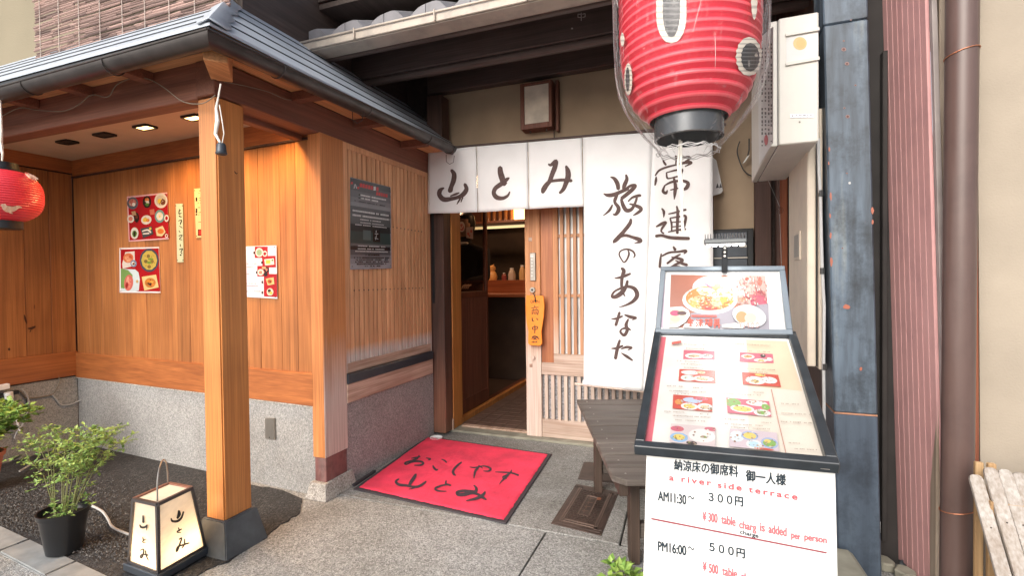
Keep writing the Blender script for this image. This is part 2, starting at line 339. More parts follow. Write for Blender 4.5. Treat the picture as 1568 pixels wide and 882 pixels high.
M['creamdark']=stained('cream_cabinet_steel',(.60,.52,.42),[(.52,.45,.37),(.64,.57,.47)],rust=(.30,.15,.08),rough=.45,rustpos=(.74,.78),blotch=.85)
M['cloth']=plain('white_noren_cloth',(.76,.76,.77),.9,noise=.05,scale=5,bmp=.7,bscale=16)
M['ink']=plain('dark_brown_ink',(.095,.060,.056),.9,noise=.2,scale=60)
M['ink_black']=plain('black_ink',(.02,.018,.018),.8,noise=.1)
M['mat']=plain('red_carpet_pile',(.82,.045,.10),.95,noise=.20,scale=7,bmp=1.0,bscale=420)
M['rubber']=plain('black_rubber_edge',(.045,.038,.045),.7)
M['matink']=plain('charcoal_pile',(.055,.035,.045),.95,noise=.2,scale=60,bmp=.6,bscale=400)
M['iron']=stained('rusty_cast_iron',(.070,.050,.043),[(.04,.03,.027),(.075,.055,.047),(.12,.08,.065)],rough=.4,vert=False,metal=.3)
M['ironlight']=plain('lighter_iron_rib',(.16,.115,.095),.4,metal=.3,noise=.3)  # lighter brown than the lid so the ribs stand out
M['steel']=plain('brushed_steel',(.36,.34,.31),.4,metal=.85)
M['print']=painted('printed_colours',.45)
M['printgloss']=painted('glossy_print',.25,gain=.86); M['picture']=painted('picture_print',.3,gain=.66)
M['lampred']=painted('red_lantern_paper',.38)
M['film']=plastic_film(); M['hem']=plain('crumpled_film',(.50,.49,.49),.2)
M['glass']=glassy('window_glass',(.82,.78,.74),.3)
M['clear']=glassy('clear_glass',(.9,.9,.9),.2); M['cover']=glassy('matt_clear_cover',(.97,.97,.97),.2,.30)
M['paper']=papery('lamp_paper',(.92,.85,.74),.55)
M['blackframe']=plain('black_painted_frame',(.024,.030,.036),.35,noise=.3,scale=20)
M['white']=plain('white_plastic',(.80,.80,.79),.35,noise=.04)
M['rope']=plain('white_rope',(.78,.76,.70),.9,noise=.15,scale=40)
M['cable']=plain('grey_cable',(.42,.42,.42),.5)
M['cabledark']=plain('dark_cable',(.03,.03,.03),.5)
M['cablebrown']=plain('olive_wire',(.18,.15,.11),.5)
M['terracotta']=plain('terracotta',(.48,.16,.09),.8,noise=.2)
M['plasticpot']=plain('black_plastic_pot',(.012,.013,.015),.28,noise=.2)
M['soil']=plain('potting_soil',(.05,.035,.025),.95,noise=.4,scale=60,bmp=.8)
M['stem']=plain('plant_stem',(.16,.17,.06),.7)
M['led']=emitmat('led_strip',(1,.98,.93),6)
M['warm']=emitmat('warm_lamp',(1,.62,.22),5)
M['warmdim']=emitmat('warm_cove_light',(1,.80,.42),.45)
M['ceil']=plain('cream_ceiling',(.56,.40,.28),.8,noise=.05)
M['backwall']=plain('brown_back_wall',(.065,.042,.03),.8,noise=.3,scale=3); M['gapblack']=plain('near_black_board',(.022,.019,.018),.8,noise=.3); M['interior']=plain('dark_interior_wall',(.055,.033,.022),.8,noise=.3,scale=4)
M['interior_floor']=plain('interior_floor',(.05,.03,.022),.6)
M['tilebrown']=plain('brown_glazed_floor_tile',(.15,.095,.075),.28,noise=.25,scale=12)
M['grout']=plain('pale_grout',(.23,.20,.18),.8)
M['counter']=wood('lit_counter_wood',(.46,.16,.07),(.30,.09,.04),'x',.35)
M['skin']=plain('skin',(.55,.36,.26),.6)
M['darkcloth']=plain('dark_clothing',(.015,.015,.02),.9)
M['blind']=painted('faded_reed',.8)
M['concrete']=plain('mossy_concrete',(.26,.25,.20),.9,noise=.3,scale=9,bmp=.4)
M['orange']=plain('orange_wood_tag',(.85,.25,.018),.5,noise=.06,scale=30)
def leafmat(name,a,b_):
    m,t,b=newmat(name); ge=t.nodes.new('ShaderNodeNewGeometry'); rp=ramp(t,[(0,a),(1,b_)]); t.links.new(ge.outputs['Random Per Island'],rp.inputs[0])
    t.links.new(rp.outputs[0],b.inputs['Base Color']); b.inputs['Roughness'].default_value=.5
    try: b.inputs['Transmission Weight'].default_value=0; b.inputs['Subsurface Weight'].default_value=0
    except Exception: pass
    return m
M['leaf']=leafmat('airy_leaf',(.12,.24,.05),(.36,.50,.14))
M['leaf2']=leafmat('broad_leaf',(.13,.26,.05),(.32,.46,.10))

# ------------------------------------------------------------------ flat print and brush strokes on planes
def catmull(P,k=6):
    out=[];n=len(P)
    if n<3: 
        for i in range(n-1):
            for j in range(k):
                u=j/k; out.append(tuple(P[i][q]*(1-u)+P[i+1][q]*u for q in range(3)))
        out.append(tuple(P[-1][:3])); return out
    for i in range(n-1):
        p0,p1,p2,p3=P[max(i-1,0)],P[i],P[i+1],P[min(i+2,n-1)]
        for j in range(k):
            u=j/k
            out.append(tuple(.5*((2*p1[q])+(-p0[q]+p2[q])*u+(2*p0[q]-5*p1[q]+4*p2[q]-p3[q])*u*u+(-p0[q]+3*p1[q]-3*p2[q]+p3[q])*u**3) for q in range(3)))
    out.append(tuple(P[-1][:3])); return out
def stroke_outline(P):
    C=catmull(P); L=[];Rr=[]
    n=len(C)
    for i,(x,y,w_) in enumerate(C):
        a=C[max(i-1,0)];b=C[min(i+1,n-1)];dx,dy=b[0]-a[0],b[1]-a[1];l=math.hypot(dx,dy) or 1; nx,ny=-dy/l,dx/l
        w_=max(w_,.3); L.append((x+nx*w_,y+ny*w_));Rr.append((x-nx*w_,y-ny*w_))
    # rounded ends
    def endcap(c,dx,dy,w_):
        return (c[0]+dx*w_*.75,c[1]+dy*w_*.75)
    a,b=C[0],C[1]; l=math.hypot(a[0]-b[0],a[1]-b[1]) or 1; e0=endcap(a,(a[0]-b[0])/l,(a[1]-b[1])/l,max(a[2],.3))
    a,b=C[-1],C[-2]; l=math.hypot(a[0]-b[0],a[1]-b[1]) or 1; e1=endcap(a,(a[0]-b[0])/l,(a[1]-b[1])/l,max(a[2],.3))
    return L,Rr,e0,e1
class Sheet:
    """collects flat shapes; fn(x,y,lift)->3D point"""
    def __init__(s,fn,lift=.0006,step=.00002): s.fn=fn;s.l=lift;s.st=step;s.mb=MB()
    def nxt(s): s.l+=s.st; return s.l
    def poly(s,pts,col,same=False):
        l=s.l if same else s.nxt(); s.mb.add([s.fn(x,y,l) for x,y in pts],[tuple(range(len(pts)))],col)
    def rect(s,x0,y0,x1,y1,col,same=False): s.poly([(x0,y0),(x1,y0),(x1,y1),(x0,y1)],col,same)
    def ell(s,cx,cy,rx,ry,col,n=20,rot=0):
        c,q=math.cos(rot),math.sin(rot)
        s.poly([(cx+rx*math.cos(2*PI*i/n)*c-ry*math.sin(2*PI*i/n)*q,cy+rx*math.cos(2*PI*i/n)*q+ry*math.sin(2*PI*i/n)*c) for i in range(n)],col)
    def stroke(s,P,col,ox=0,oy=0,sc=1.0):
        P=[(ox+p[0]/sc,oy+p[1]/sc,p[2]/sc) for p in P]
        L,Q,e0,e1=stroke_outline(P); l=s.nxt(); n=len(L); vs=[];ramp_=.00002
        for i in range(n):
            ll=l+ramp_*i/n; vs.append(s.fn(*L[i],ll)); vs.append(s.fn(*Q[i],ll))
        vs.append(s.fn(*e0,l)); vs.append(s.fn(*e1,l+ramp_))
        fs=[(2*i,2*i+1,2*i+3,2*i+2) for i in range(n-1)]+[(2*n,1,0),(2*n+1,2*n-2,2*n-1)]
        s.mb.add(vs,fs,col); s.l+=ramp_
    def strokes(s,LST,col,ox=0,oy=0,sc=1.0):
        for P in LST: s.stroke(P,col,ox,oy,sc)
    def dashes(s,x0,y0,x1,h,col,seed=0,dens=.75):
        rr=random.Random(seed); x=x0; s.nxt()
        while x<x1-h*.4:
            w_=h*rr.uniform(.35,.8)
            if rr.random()<dens:
                s.rect(x,y0+rr.uniform(0,.15)*h,min(x+w_,x1),y0+h*rr.uniform(.75,1),col,True)
            x+=w_+h*.28
    def build(s,name,mat,parent,**k): return s.mb.build(name,mat,parent,**k)
def plane_fn(p,n):
    n=Vector(n).normalized()
    if n.dot(CAM-Vector(p))<0: n=-n
    return lambda x,y,l: onp(x,y,Vector(p)+n*l,n)
def uv_fn(o,u,v,n):
    """o = top left corner, u to the right, v down (full extents), n towards viewer"""
    o,u,v,n=Vector(o),Vector(u),Vector(v),Vector(n).normalized()
    return lambda x,y,l:o+u*x+v*y+n*l
def text_mesh(txt,o,u,v,n,h,width=None,mat=None,parent=None,name='lettering',shear=0.0,spacing=1.0,lift=.0012,bold=0.0):
    """baseline left at o; u right unit, v up unit; h cap height-ish; width fits total length"""
    cu=bpy.data.curves.new('t','FONT'); cu.body=txt; cu.size=1.0; cu.shear=shear; cu.space_character=spacing
    to=bpy.data.objects.new('t',cu); COL.objects.link(to)
    dg=bpy.context.evaluated_depsgraph_get(); dg.update(); me=bpy.data.meshes.new_from_object(to.evaluated_get(dg))
    bpy.data.objects.remove(to); 
    xs=[q.co.x for q in me.vertices]
    if not xs: return None
    x0,x1=min(xs),max(xs); sy=h/.72; sx=(width/(x1-x0)) if width else sy
    o,u,v,n=Vector(o),Vector(u),Vector(v),Vector(n)
    inv=rootmat(parent).inverted()
    if bold:
        n0=len(me.vertices); vs=[q.co.copy() for q in me.vertices]; fs=[tuple(p.vertices) for p in me.polygons]; V=[];F=[]
        for k,(dx,dy) in enumerate(((0,0),(1,0),(-1,0),(0,1),(0,-1),(.7,.7),(-.7,-.7))):
            V+=[inv@(o+u*((q.x-x0)*sx+dx*bold*.045)+v*(q.y*sy+dy*bold*.045)+n*(lift+k*.00004)) for q in vs]; F+=[tuple(i+k*n0 for i in f) for f in fs]
        me=bpy.data.meshes.new(name); me.from_pydata(V,[],F); me.update()
    else:
        for q in me.vertices: q.co=inv@(o+u*((q.co.x-x0)*sx)+v*(q.co.y*sy)+n*lift)
    me.materials.clear(); me.materials.append(mat); me.name=name
    ob=bpy.data.objects.new(name,me); COL.objects.link(ob); ob.parent=parent; ob['kind']='stuff'
    return ob
def C(r,g,b): return lin((r,g,b))

# ================================================================== GROUND
def ground_poly(name,pts,z,mat,thick=.0):
    mb=MB(); n=len(pts); mb.add([(x,y,z) for x,y in pts],[tuple(range(n))]); return struct(mb.build(name,mat))
g=MB(); g.add([(-300,-300,-.13),(300,-300,-.13),(300,300,-.13),(-300,300,-.13)],[(0,1,2,3)]); struct(g.build('ground',M['paver']))
# washed aggregate forecourt, front slab and back slab with an open joint between
JY=2.152
FC=-.14
def slab(name,pts,mat,z=0.0,zb=-.12):
    n=len(pts); mb=MB(); vs=[(x,y,zb) for x,y in pts]+[(x,y,z) for x,y in pts]
    fs=[tuple(range(n-1,-1,-1)),tuple(range(n,2*n))]+[(i,(i+1)%n,n+(i+1)%n,n+i) for i in range(n)]
    return struct(mb.add(vs,fs).build(name,mat,bev=.004))
cr0=gz(833,820); cr1=gz(795,882)
slab('forecourt_paving',[(-6.0,1.25),(-6,.9),(-6,.9+.001),(-1.2,.9),(cr1.x-.05,.9),(cr1.x-.004,cr1.y),(cr0.x-.004,JY-.005),(-1.90,JY-.005),(-6,JY-.005)],M['aggregate'])
slab('forecourt_paving',[(cr1.x-.045,.9),(2.6,.9),(2.6,JY-.005),(cr0.x+.004,JY-.005),(cr1.x+.002,cr1.y)],M['aggregate'])
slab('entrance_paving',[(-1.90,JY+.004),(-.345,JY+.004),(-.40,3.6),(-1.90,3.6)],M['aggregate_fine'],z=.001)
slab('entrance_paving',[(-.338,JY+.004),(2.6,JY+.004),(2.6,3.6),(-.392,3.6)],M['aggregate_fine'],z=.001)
# asphalt bay on the left with a ragged edge
edge=[(150,660),(240,695),(321,722),(380,742),(430,752),(462,764),(458,788),(430,805),(404,826),(380,838),(350,862),(330,868),(262,905)]
pts=[]
rr=random.Random(3)
for (x0,y0),(x1,y1) in zip(edge[:-1],edge[1:]):
    for k in range(5):
        u=k/5; p=gz(x0+(x1-x0)*u+rr.uniform(-1.6,1.6),y0+(y1-y0)*u+rr.uniform(-1.2,1.2)); pts.append((p.x,min(p.y,2.5)))
pts+=[(-2.08,1.235),(-6,1.34),(-6,2.45)]
mb=MB(); n=len(pts); mb.add([(x,y,.005) for x,y in pts]+[(x,y,-.002) for x,y in pts],[tuple(range(n))]+[(i,(i+1)%n,n+(i+1)%n,n+i) for i in range(n)])
struct(mb.build('asphalt_bed',M['asphalt']))
# loose grit in front of the lamp and the pot
def grit(name,mat,n,fx,size,seed):
    rr=random.Random(seed); mb=MB()
    for _ in range(n):
        x,y=fx(rr); s=rr.uniform(.5,1.2)*size; a=rr.uniform(0,PI)
        dx,dy=math.cos(a)*s,math.sin(a)*s; z=.014+s*.2
        mb.add([(x-dx,y-dy,.013),(x+dy,y-dx,.013),(x+dx,y+dy,.013),(x-dy,y+dx,.013),(x+dx*.2,y+dy*.2,z+s*.55)],[(0,1,4),(1,2,4),(2,3,4),(3,0,4)])
    o=mb.build(name,mat,stuff=True); return o
def fx1(r):
    x=r.uniform(-3.6,-2.0); y=r.triangular(1.27-(x+2.2)*.05,1.95,1.32); return x,y
o=grit('gravel',M['gravel'],4200,fx1,.0052,4); tag(o,'loose dark grit scattered over the asphalt beside the kerb','gravel')
# kerb stones and street paving
def kx(x): return 1.243-(x+2.196)*.092     # inner edge line of the kerb
xs=[-6,-5.2,-4.4,-3.55,-2.83,-2.42,-1.4,-.5,.4,1.3,2.6]
for a,b in zip(xs[:-1],xs[1:]):
    a2,b2=a+.003,b-.003
    mb=MB(); q=[(a2,kx(a)-.115),(b2,kx(b)-.115),(b2,kx(b)-.004),(a2,kx(a)-.004)]
    if a>-1.5: q=[(x,.78 if i<2 else .895) for i,(x,_) in enumerate(q)]
    mb.hexa([(x,y,-.14) for x,y in q]+[(x,y,.008) for x,y in q]); struct(mb.build('kerb_stone',M['kerb'],bev=.006,seg=2))
g=MB(); g.add([(-7,-3,-.062),(7,-3,-.062),(7,1.5,-.062),(-7,1.5,-.062)],[(0,1,2,3)]); struct(g.build('road',M['grout']))
for i in range(14):
    for j in range(3):
        x0=-5.0+i*.30+(j%2)*.12
        if x0>-1.7: continue
        y1=kx(x0)-.125-j*.155
        mb=MB(); ya=kx(x0)-.125-j*.155; yb=kx(x0+.295)-.125-j*.155
        mb.hexa([(x0,ya-.15,-.09),(x0+.295,yb-.15,-.09),(x0+.295,yb,-.09),(x0,ya,-.09),(x0,ya-.15,-.05),(x0+.295,yb-.15,-.05),(x0+.295,yb,-.05),(x0,ya,-.05)])
        struct(mb.build('street_paver',M['paver'],bev=.003))

# ================================================================== LEFT WING: boarded wall (turned 3 degrees), side lattice wall
A3=R(-3.0); P0=Vector((-1.90,2.10,0)); U3=Vector((math.cos(A3),math.sin(A3),0)); N3=Vector((-math.sin(A3)*-1,-math.cos(A3),0))
N3=Vector((math.sin(A3),-math.cos(A3),0))     # towards the street
def FW(s,d,z): return P0+U3*(-s)+N3*d+Vector((0,0,z))    # s metres to the left along the wall, d proud
def fbox(mb,s0,s1,d0,d1,z0,z1):
    p=[FW(s0,d0,z0),FW(s1,d0,z0),FW(s1,d1,z0),FW(s0,d1,z0),FW(s0,d0,z1),FW(s1,d0,z1),FW(s1,d1,z1),FW(s0,d1,z1)]; return mb.hexa(p)
SL=2.30
t=thing('boarded_wall','orange cedar board wall on a grey granite plinth behind the free standing post','wall',P0)
fbox(MB(),.03,SL,-.14,-.02,0,2.3).build('wall_core',M['darkwood'],t)
s=.035; rr=random.Random(11)
while s<SL-.02:
    w_=rr.choice([.148,.165,.178,.12]); e=min(s+w_,SL)
    fbox(MB(),s+.0012,e-.0012,-.02,0+rr.uniform(-.0008,.0012),.655,1.905).build('board',M['cedar_z'],t,bev=.0015); s=e
fbox(MB(),.035,SL,-.02,.018,.485,.66).build('dado_rail',M['cedar_x'],t,bev=.003)
fbox(MB(),.035,SL,-.02,.006,1.915,2.05).build('head_board',M['cedar_x'],t,bev=.002)
fbox(MB(),.035,SL,-.02,.012,1.905,1.915).build('shadow_strip',M['darkwood'],t)
fbox(MB(),.03,SL,-.10,.004,0,.478).build('granite_plinth',M['granite'],t,bev=.002)
fbox(MB(),.03,SL,-.02,.013,.476,.486).build('plinth_trim',M['granite_block'],t)
# left return wall of the recess
LX=-4.20
t=thing('recess_side_wall','cedar boarded side wall closing the recess at the far left','wall',(LX,1.6,0))
B('wall_core',M['darkwood'],t,LX-.14,LX-.02,.9,2.24,0,2.3)
y=2.215
for i in range(9):
    w_=rr.choice([.15,.17,.14]); B('board',M['cedar_z'],t,LX-.02,LX+rr.uniform(0,.002),y-w_+.001,y-.001,.672,1.93); y-=w_
B('dado_rail',M['cedar_y'],t,LX-.02,LX+.018,.9,2.215,.50,.672,bev=.003)
B('head_board',M['cedar_y'],t,LX-.02,LX+.006,.9,2.215,1.94,2.05)
B('granite_plinth',M['granite'],t,LX-.1,LX+.004,.9,2.215,0,.492,bev=.002)
# corner post
t=thing('corner_post','orange corner post with greyed lower half on an oxide red steel shoe','post',(-1.905,2.13,0))
MB().box(-1.945,-1.862,2.085,2.265,.215,1.93).build('shaft',M['cornerpost'],t,bev=.003)
MB().box(-1.940,-1.866,2.092,2.258,.085,.215).build('steel_shoe',M['redsteel'],t,bev=.002)
MB().hexa([(-1.975,2.05,0),(-1.835,2.05,0),(-1.835,2.30,0),(-1.975,2.30,0),(-1.955,2.07,.086),(-1.852,2.07,.086),(-1.852,2.29,.086),(-1.955,2.29,.086)]).build('granite_base',M['granite_block'],t,bev=.003)
# side wall with lattice
SX=-1.87
t=thing('lattice_wall','slatted side wall beside the red doormat, bleached towards the sill','wall',(SX,2.7,0))
B('granite_plinth',M['granite'],t,SX-.12,SX+.001,2.262,3.225,0,.47,bev=.002)
B('lower_rail',M['rail_weather'],t,SX-.1,SX+.012,2.262,3.205,.466,.572,bev=.003)
MB().box(SX-.1,SX+.020,2.262,3.20,.574,.628).build('black_flashing',M['darkflash'],t,bev=.003)
B('sill_rail',M['rail_weather'],t,SX-.1,SX+.004,2.275,3.19,.63,.688,bev=.003)
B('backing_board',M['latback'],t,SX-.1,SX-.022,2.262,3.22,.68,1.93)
B('left_stile',M['slat'],t,SX-.1,SX+.002,2.262,2.305,.63,1.93,bev=.002)
B('right_stile',M['slat'],t,SX-.1,SX+.002,3.15,3.21,.63,1.93,bev=.002)
B('top_rail',M['slat'],t,SX-.1,SX+.002,2.305,3.15,1.895,1.93,bev=.002)
ns=19; p0=2.312; pit=(3.145-2.312)/ns
for i in range(ns):
    y0=p0+i*pit; B('slat',M['slat'],t,SX-.022,SX-.0005,y0+.0,y0+pit*.78,.688,1.895,bev=.002)
for z in (1.09,1.49):
    mb=MB()
    for i in range(ns-1): y0=p0+(i+.78)*pit; mb.box(SX-.022,SX-.010,y0+.0005,y0+pit*.22-.0005,z+.012,z+.03)
    mb.build('cross_rail',M['slat'],t)
    mb=MB()
    for i in range(ns-1): y0=p0+(i+.89)*pit; mb.tube([(SX-.010,y0,z+.006),(SX+.0005,y0,z+.006)],.0038,6)
    mb.build('peg_hole_row',M['ink_black'],t)
# dark jamb beside the door
t=thing('jamb_post','scarred dark timber door jamb at the end of the lattice wall','post',(-1.87,3.28,0))
jx0=on(657,450,1,3.232).x; jx1=on(680,450,1,3.232).x
B('shaft',M['darkwood'],t,jx0,jx1,3.232,3.345,.02,2.5,bev=.004)
B('trim_strip',M['slat'],t,jx0-.01,jx0+.016,3.212,3.231,.02,1.93,bev=.002)
B('scuffed_plate',M['blackmetal'],t,jx0+.030,jx0+.050,3.228,3.2315,.98,1.75,bev=.0)

# ================================================================== CANOPY
EX,EY,EZ=-1.62,1.27,2.042      # outer lip corner of the gutter
t=thing('entrance_canopy','brown framed canopy with pale metal hipped roof and dark gutters','canopy',(-1.95,1.7,0))
CAN=t
B('side_beam',M['beam'],t,-1.98,SX,1.49,3.33,1.925,2.072,bev=.004)
B('front_beam',M['beamx'],t,-4.6,-1.981,1.50,1.58,1.922,2.085,bev=.004)
B('beam_moulding',M['beamx'],t,-4.6,-1.981,1.582,1.612,1.965,1.995,bev=.003)
B('beam_moulding',M['beam'],t,-2.03,-1.981,1.662,2.09,1.90,1.935,bev=.003)
B('ceiling_panel',M['ceil'],t,-4.25,-1.981,1.612,2.235,2.03,2.05)
B('soffit_panel',M['soffit'],t,SX+.0,EX-.046,1.501,3.33,2.074,2.086,bev=0)
B('soffit_panel',M['soffit'],t,SX-.10,EX-.050,1.35,1.9,2.0865,2.096,bev=0)
B('soffit_panel',M['soffitx'],t,-4.6,EX-.046,1.33,1.50,2.074,2.086,bev=0)
for y in (1.90,2.36,2.84,3.25): B('rafter',M['beam'],t,SX+.001,EX-.065,y,y+.055,2.03,2.0735,bev=.002)
for x in (-2.30,-2.72,-3.14,-3.56,-3.98,-4.4): B('rafter',M['beamx'],t,x,x+.055,1.335,1.499,2.03,2.0735,bev=.002)
hp=Vector((-1.86,1.52,0));he=Vector((-1.715,1.375,0)); q=Vector((.028,.028,0))
MB().hexa([hp-q+Vector((0,0,1.985)),he-q+Vector((0,0,1.985)),he+q+Vector((0,0,1.985)),hp+q+Vector((0,0,1.985)),hp-q+Vector((0,0,2.087)),he-q+Vector((0,0,2.087)),he+q+Vector((0,0,2.087)),hp+q+Vector((0,0,2.087))]).build('hip_rafter_end',M['soffit'],t,bev=.003)
# roof courses
SLP=.88; NC=5; ST=.108; X0=EX-.035; Y0=EY+.035; Z0=2.075
for i in range(NC):
    a=i*ST; b=(i+1)*ST+.02
    za=Z0+a*SLP; zb=Z0+b*SLP-.009
    # side slope (runs in depth)
    p=[(X0-a,Y0+a,za),(X0-a,3.36,za),(X0-b,3.36,zb),(X0-b,Y0+b,zb)]
    th=.014
    MB().hexa([(x,y_,z) for x,y_,z in p]+[(x,y_,z+th) for x,y_,z in p]).build('roof_sheet',M['roofmetal'],t,bev=.002)
    p=[(X0-a,Y0+a,za),(-4.8,Y0+a,za),(-4.8,Y0+b,zb),(X0-b,Y0+b,zb)]
    MB().hexa([(x,y_,z) for x,y_,z in p]+[(x,y_,z+th) for x,y_,z in p]).build('roof_sheet',M['roofmetal'],t,bev=.002)
    if i>0:
        MB().box(X0-a+.0006,X0-a+.003,Y0+a+.01,3.36,za-.003,za+th-.004).build('shadow_gap',M['blackmetal'],t); MB().box(-4.8,X0-a-.01,Y0+a-.003,Y0+a-.0006,za-.003,za+th-.004).build('shadow_gap',M['blackmetal'],t)
MB().box(X0-.02,X0-.005,Y0+.02,3.36,2.045,2.074).build('fascia_strip',M['blackmetal'],t)
MB().box(-4.8,X0-.006,Y0+.005,Y0+.02,2.045,2.074).build('fascia_strip',M['blackmetal'],t)
# hip cap with a wavy edge
mb=MB(); vs=[];fs=[]; k=22
for i in range(k+1):
    a=-.01+i/k*(NC*ST+.01); z=Z0+a*SLP+.024
    wv=.050+.008*math.sin(i*1.15)+.004*math.sin(i*.5)
    c=Vector((X0-a,Y0+a,z+.006)); l=Vector((X0-a,Y0+a,z-.001))+Vector((-wv*1.2,0,0)); r_=Vector((X0-a,Y0+a,z-.001))+Vector((0,wv*1.5,0))
    vs+=[l,c,r_]
for i in range(k):
    for j in range(2): fs.append((3*i+j,3*i+j+1,3*i+j+4,3*i+j+3))
o=mb.add(vs,fs).build('hip_cap',M['roofmetal'],t,smooth=True); md=o.modifiers.new('s','SOLIDIFY'); md.thickness=.003
# half round gutters
def halfgutter(path_a,path_b,outdir,r=.043,mit=0):
    """path along the centre line, outdir = horizontal outward unit"""
    a,b=Vector(path_a),Vector(path_b); out=Vector(outdir); d=(b-a).normalized(); mb=MB(); n=10; ring=[]
    for i in range(n+1):
        an=PI*i/n; ring.append(out*(math.cos(an)*r)+Vector((0,0,-math.sin(an)*r)))
    ring2=[v*.94 for v in ring][::-1]; R_=ring+ring2; k=len(R_)
    va=[a+v+(d*(-v.dot(out)) if mit else d*0) for v in R_]; vb=[b+v for v in R_]
    fs=[(i,(i+1)%k,k+(i+1)%k,k+i) for i in range(k)]+[tuple(range(k))[::-1],tuple(range(k,2*k))]
    return mb.add(va+vb,fs)
gc=.043
halfgutter((EX-gc,EY+gc,EZ),(EX-gc,3.165,EZ+.041),(1,0,0),mit=1).build('gutter',M['gutter'],t,smooth=True)
halfgutter((EX-gc,EY+gc,EZ),(-4.9,EY+gc,EZ-.03),(0,-1,0),mit=1).build('gutter',M['gutter'],t,smooth=True)
MB().tube([(EX,EY,EZ),(EX,3.165,EZ+.041)],.0045,6).build('gutter_bead',M['gutter'],t)
MB().tube([(EX,EY,EZ),(-4.9,EY,EZ-.03)],.0045,6).build('gutter_bead',M['gutter'],t)
for y in (1.62,2.2,2.82,3.13):
    z=EZ+.045*(y-EY)/2.08; mb=MB(); mb.tube([(EX-gc+.045*math.cos(a),y,z-.045*math.sin(a)) for a in [i*PI/8 for i in range(9)]],.0028,6)
    mb.build('gutter_bracket',M['gutter'],t)
for x in (-2.2,-2.75,-3.3,-3.9):
    z=EZ; mb=MB(); mb.tube([(x,EY+gc-.045*math.cos(a),z-.01-.045*math.sin(a)) for a in [i*PI/8 for i in range(9)]],.0028,6)
    mb.build('gutter_bracket',M['gutter'],t)
for y in (2.12,3.12):   # wire loops hanging under the eave
    MB().tube([(EX-.06,y,2.03),(EX-.06,y,1.98),(EX-.04,y+.01,1.962),(EX-.012,y+.015,1.975),(EX-.004,y+.015,2.02)],.002,5).build('hook',M['gutter'],t)
# wires under the front eave
def wire(name,label,pts,r,mat,cat='cable'):
    P=[tuple(p)+(0,) if False else p for p in pts]
    C_=[]; n=len(P)
    for i in range(n-1):
        p0,p1,p2,p3=[Vector(P[k]) for k in (max(i-1,0),i,i+1,min(i+2,n-1))]
        for j in range(6):
            u=j/6; C_.append(.5*((2*p1)+(p2-p0)*u+(2*p0-5*p1+4*p2-p3)*u*u+(-p0+3*p1-3*p2+p3)*u**3))
    C_.append(Vector(P[-1]))
    o=MB().tube(C_,r,6).build(name,mat,None,smooth=True); tag(o,label,cat); return o
wire('eave_wire','thin looped wire sagging under the front eave of the canopy',[on(x,y,1,1.46) for x,y in [(2,178),(30,165),(55,168),(95,170),(120,160),(140,145),(165,148),(178,130),(200,120),(225,120),(250,133),(280,155),(310,158),(330,145)]],.0022,M['cablebrown'])
wire('eave_wire','thin pale wire running along the side beam from the canopy corner',[on(x,y,0,SX+.006) for x,y in [(343,125),(370,130),(410,140),(440,152),(470,150)]],.002,M['cablebrown'])
# recessed downlights
for px_,py_,lit,lab in ((103,216,0,'leftmost unlit recessed lamp slot in the canopy ceiling'),(160,205,0,'second unlit recessed lamp slot from the left in the canopy ceiling'),(222,193,1,'lit amber recessed lamp in the ceiling, left of the lit one nearest the post'),(297,178,1,'lit amber recessed lamp in the ceiling nearest the post')):
    c=on(px_,py_,2,2.03); 
    tt=thing('recessed_downlight',lab,'ceiling light',(c.x,c.y,2.03),group='downlights in the canopy ceiling')
    mb=MB()
    for a in (-1,1): mb.box(c.x-.055,c.x+.055,c.y+a*.030-.005,c.y+a*.030+.005,2.018,2.0295)
    for a in (-1,1): mb.box(c.x+a*.055-.005,c.x+a*.055+.005,c.y-.025,c.y+.025,2.018,2.0295)
    mb.build('frame',M['blackmetal'],tt)
    B('lamp_face',M['warm'] if lit else M['blackmetal'],tt,c.x-.05,c.x+.05,c.y-.025,c.y+.025,2.022,2.0295,bev=0)
    if lit:
        ld=bpy.data.lights.new('downlight','SPOT'); ld.energy=19; ld.color=(1,.56,.20); ld.spot_size=R(150); ld.spot_blend=.8; ld.shadow_soft_size=.04
        lo=bpy.data.objects.new('downlight',ld); COL.objects.link(lo); lo.location=(c.x,c.y,2.012)
# third lit lamp hidden behind the post lights the right bay
tt=thing('recessed_downlight','amber recessed lamp above the bay right of the post','ceiling light',(-2.08,1.88,2.03),group='downlights in the canopy ceiling')
B('lamp_face',M['warm'],tt,-2.13,-2.03,1.85,1.90,2.022,2.0295,bev=0)
ld=bpy.data.lights.new('downlight','SPOT'); ld.energy=20; ld.color=(1,.56,.20); ld.spot_size=R(150); ld.spot_blend=.8; ld.shadow_soft_size=.04
lo=bpy.data.objects.new('downlight',ld); COL.objects.link(lo); lo.location=(-2.08,1.88,2.012)

# free standing post
t=thing('canopy_post','pale orange square post standing on a dark tapered footing','post',(-1.93,1.56,0))
MB().box(-1.985,-1.878,1.503,1.640,.145,1.921).build('shaft',M['post'],t,bev=.006,seg=2)
MB().hexa([(-2.018,1.468,-.01),(-1.832,1.468,-.01),(-1.832,1.685,-.01),(-2.018,1.685,-.01),(-1.997,1.492,.15),(-1.864,1.492,.15),(-1.864,1.652,.15),(-1.997,1.652,.15)]).build('footing',M['postbase'],t,bev=.004,seg=2)
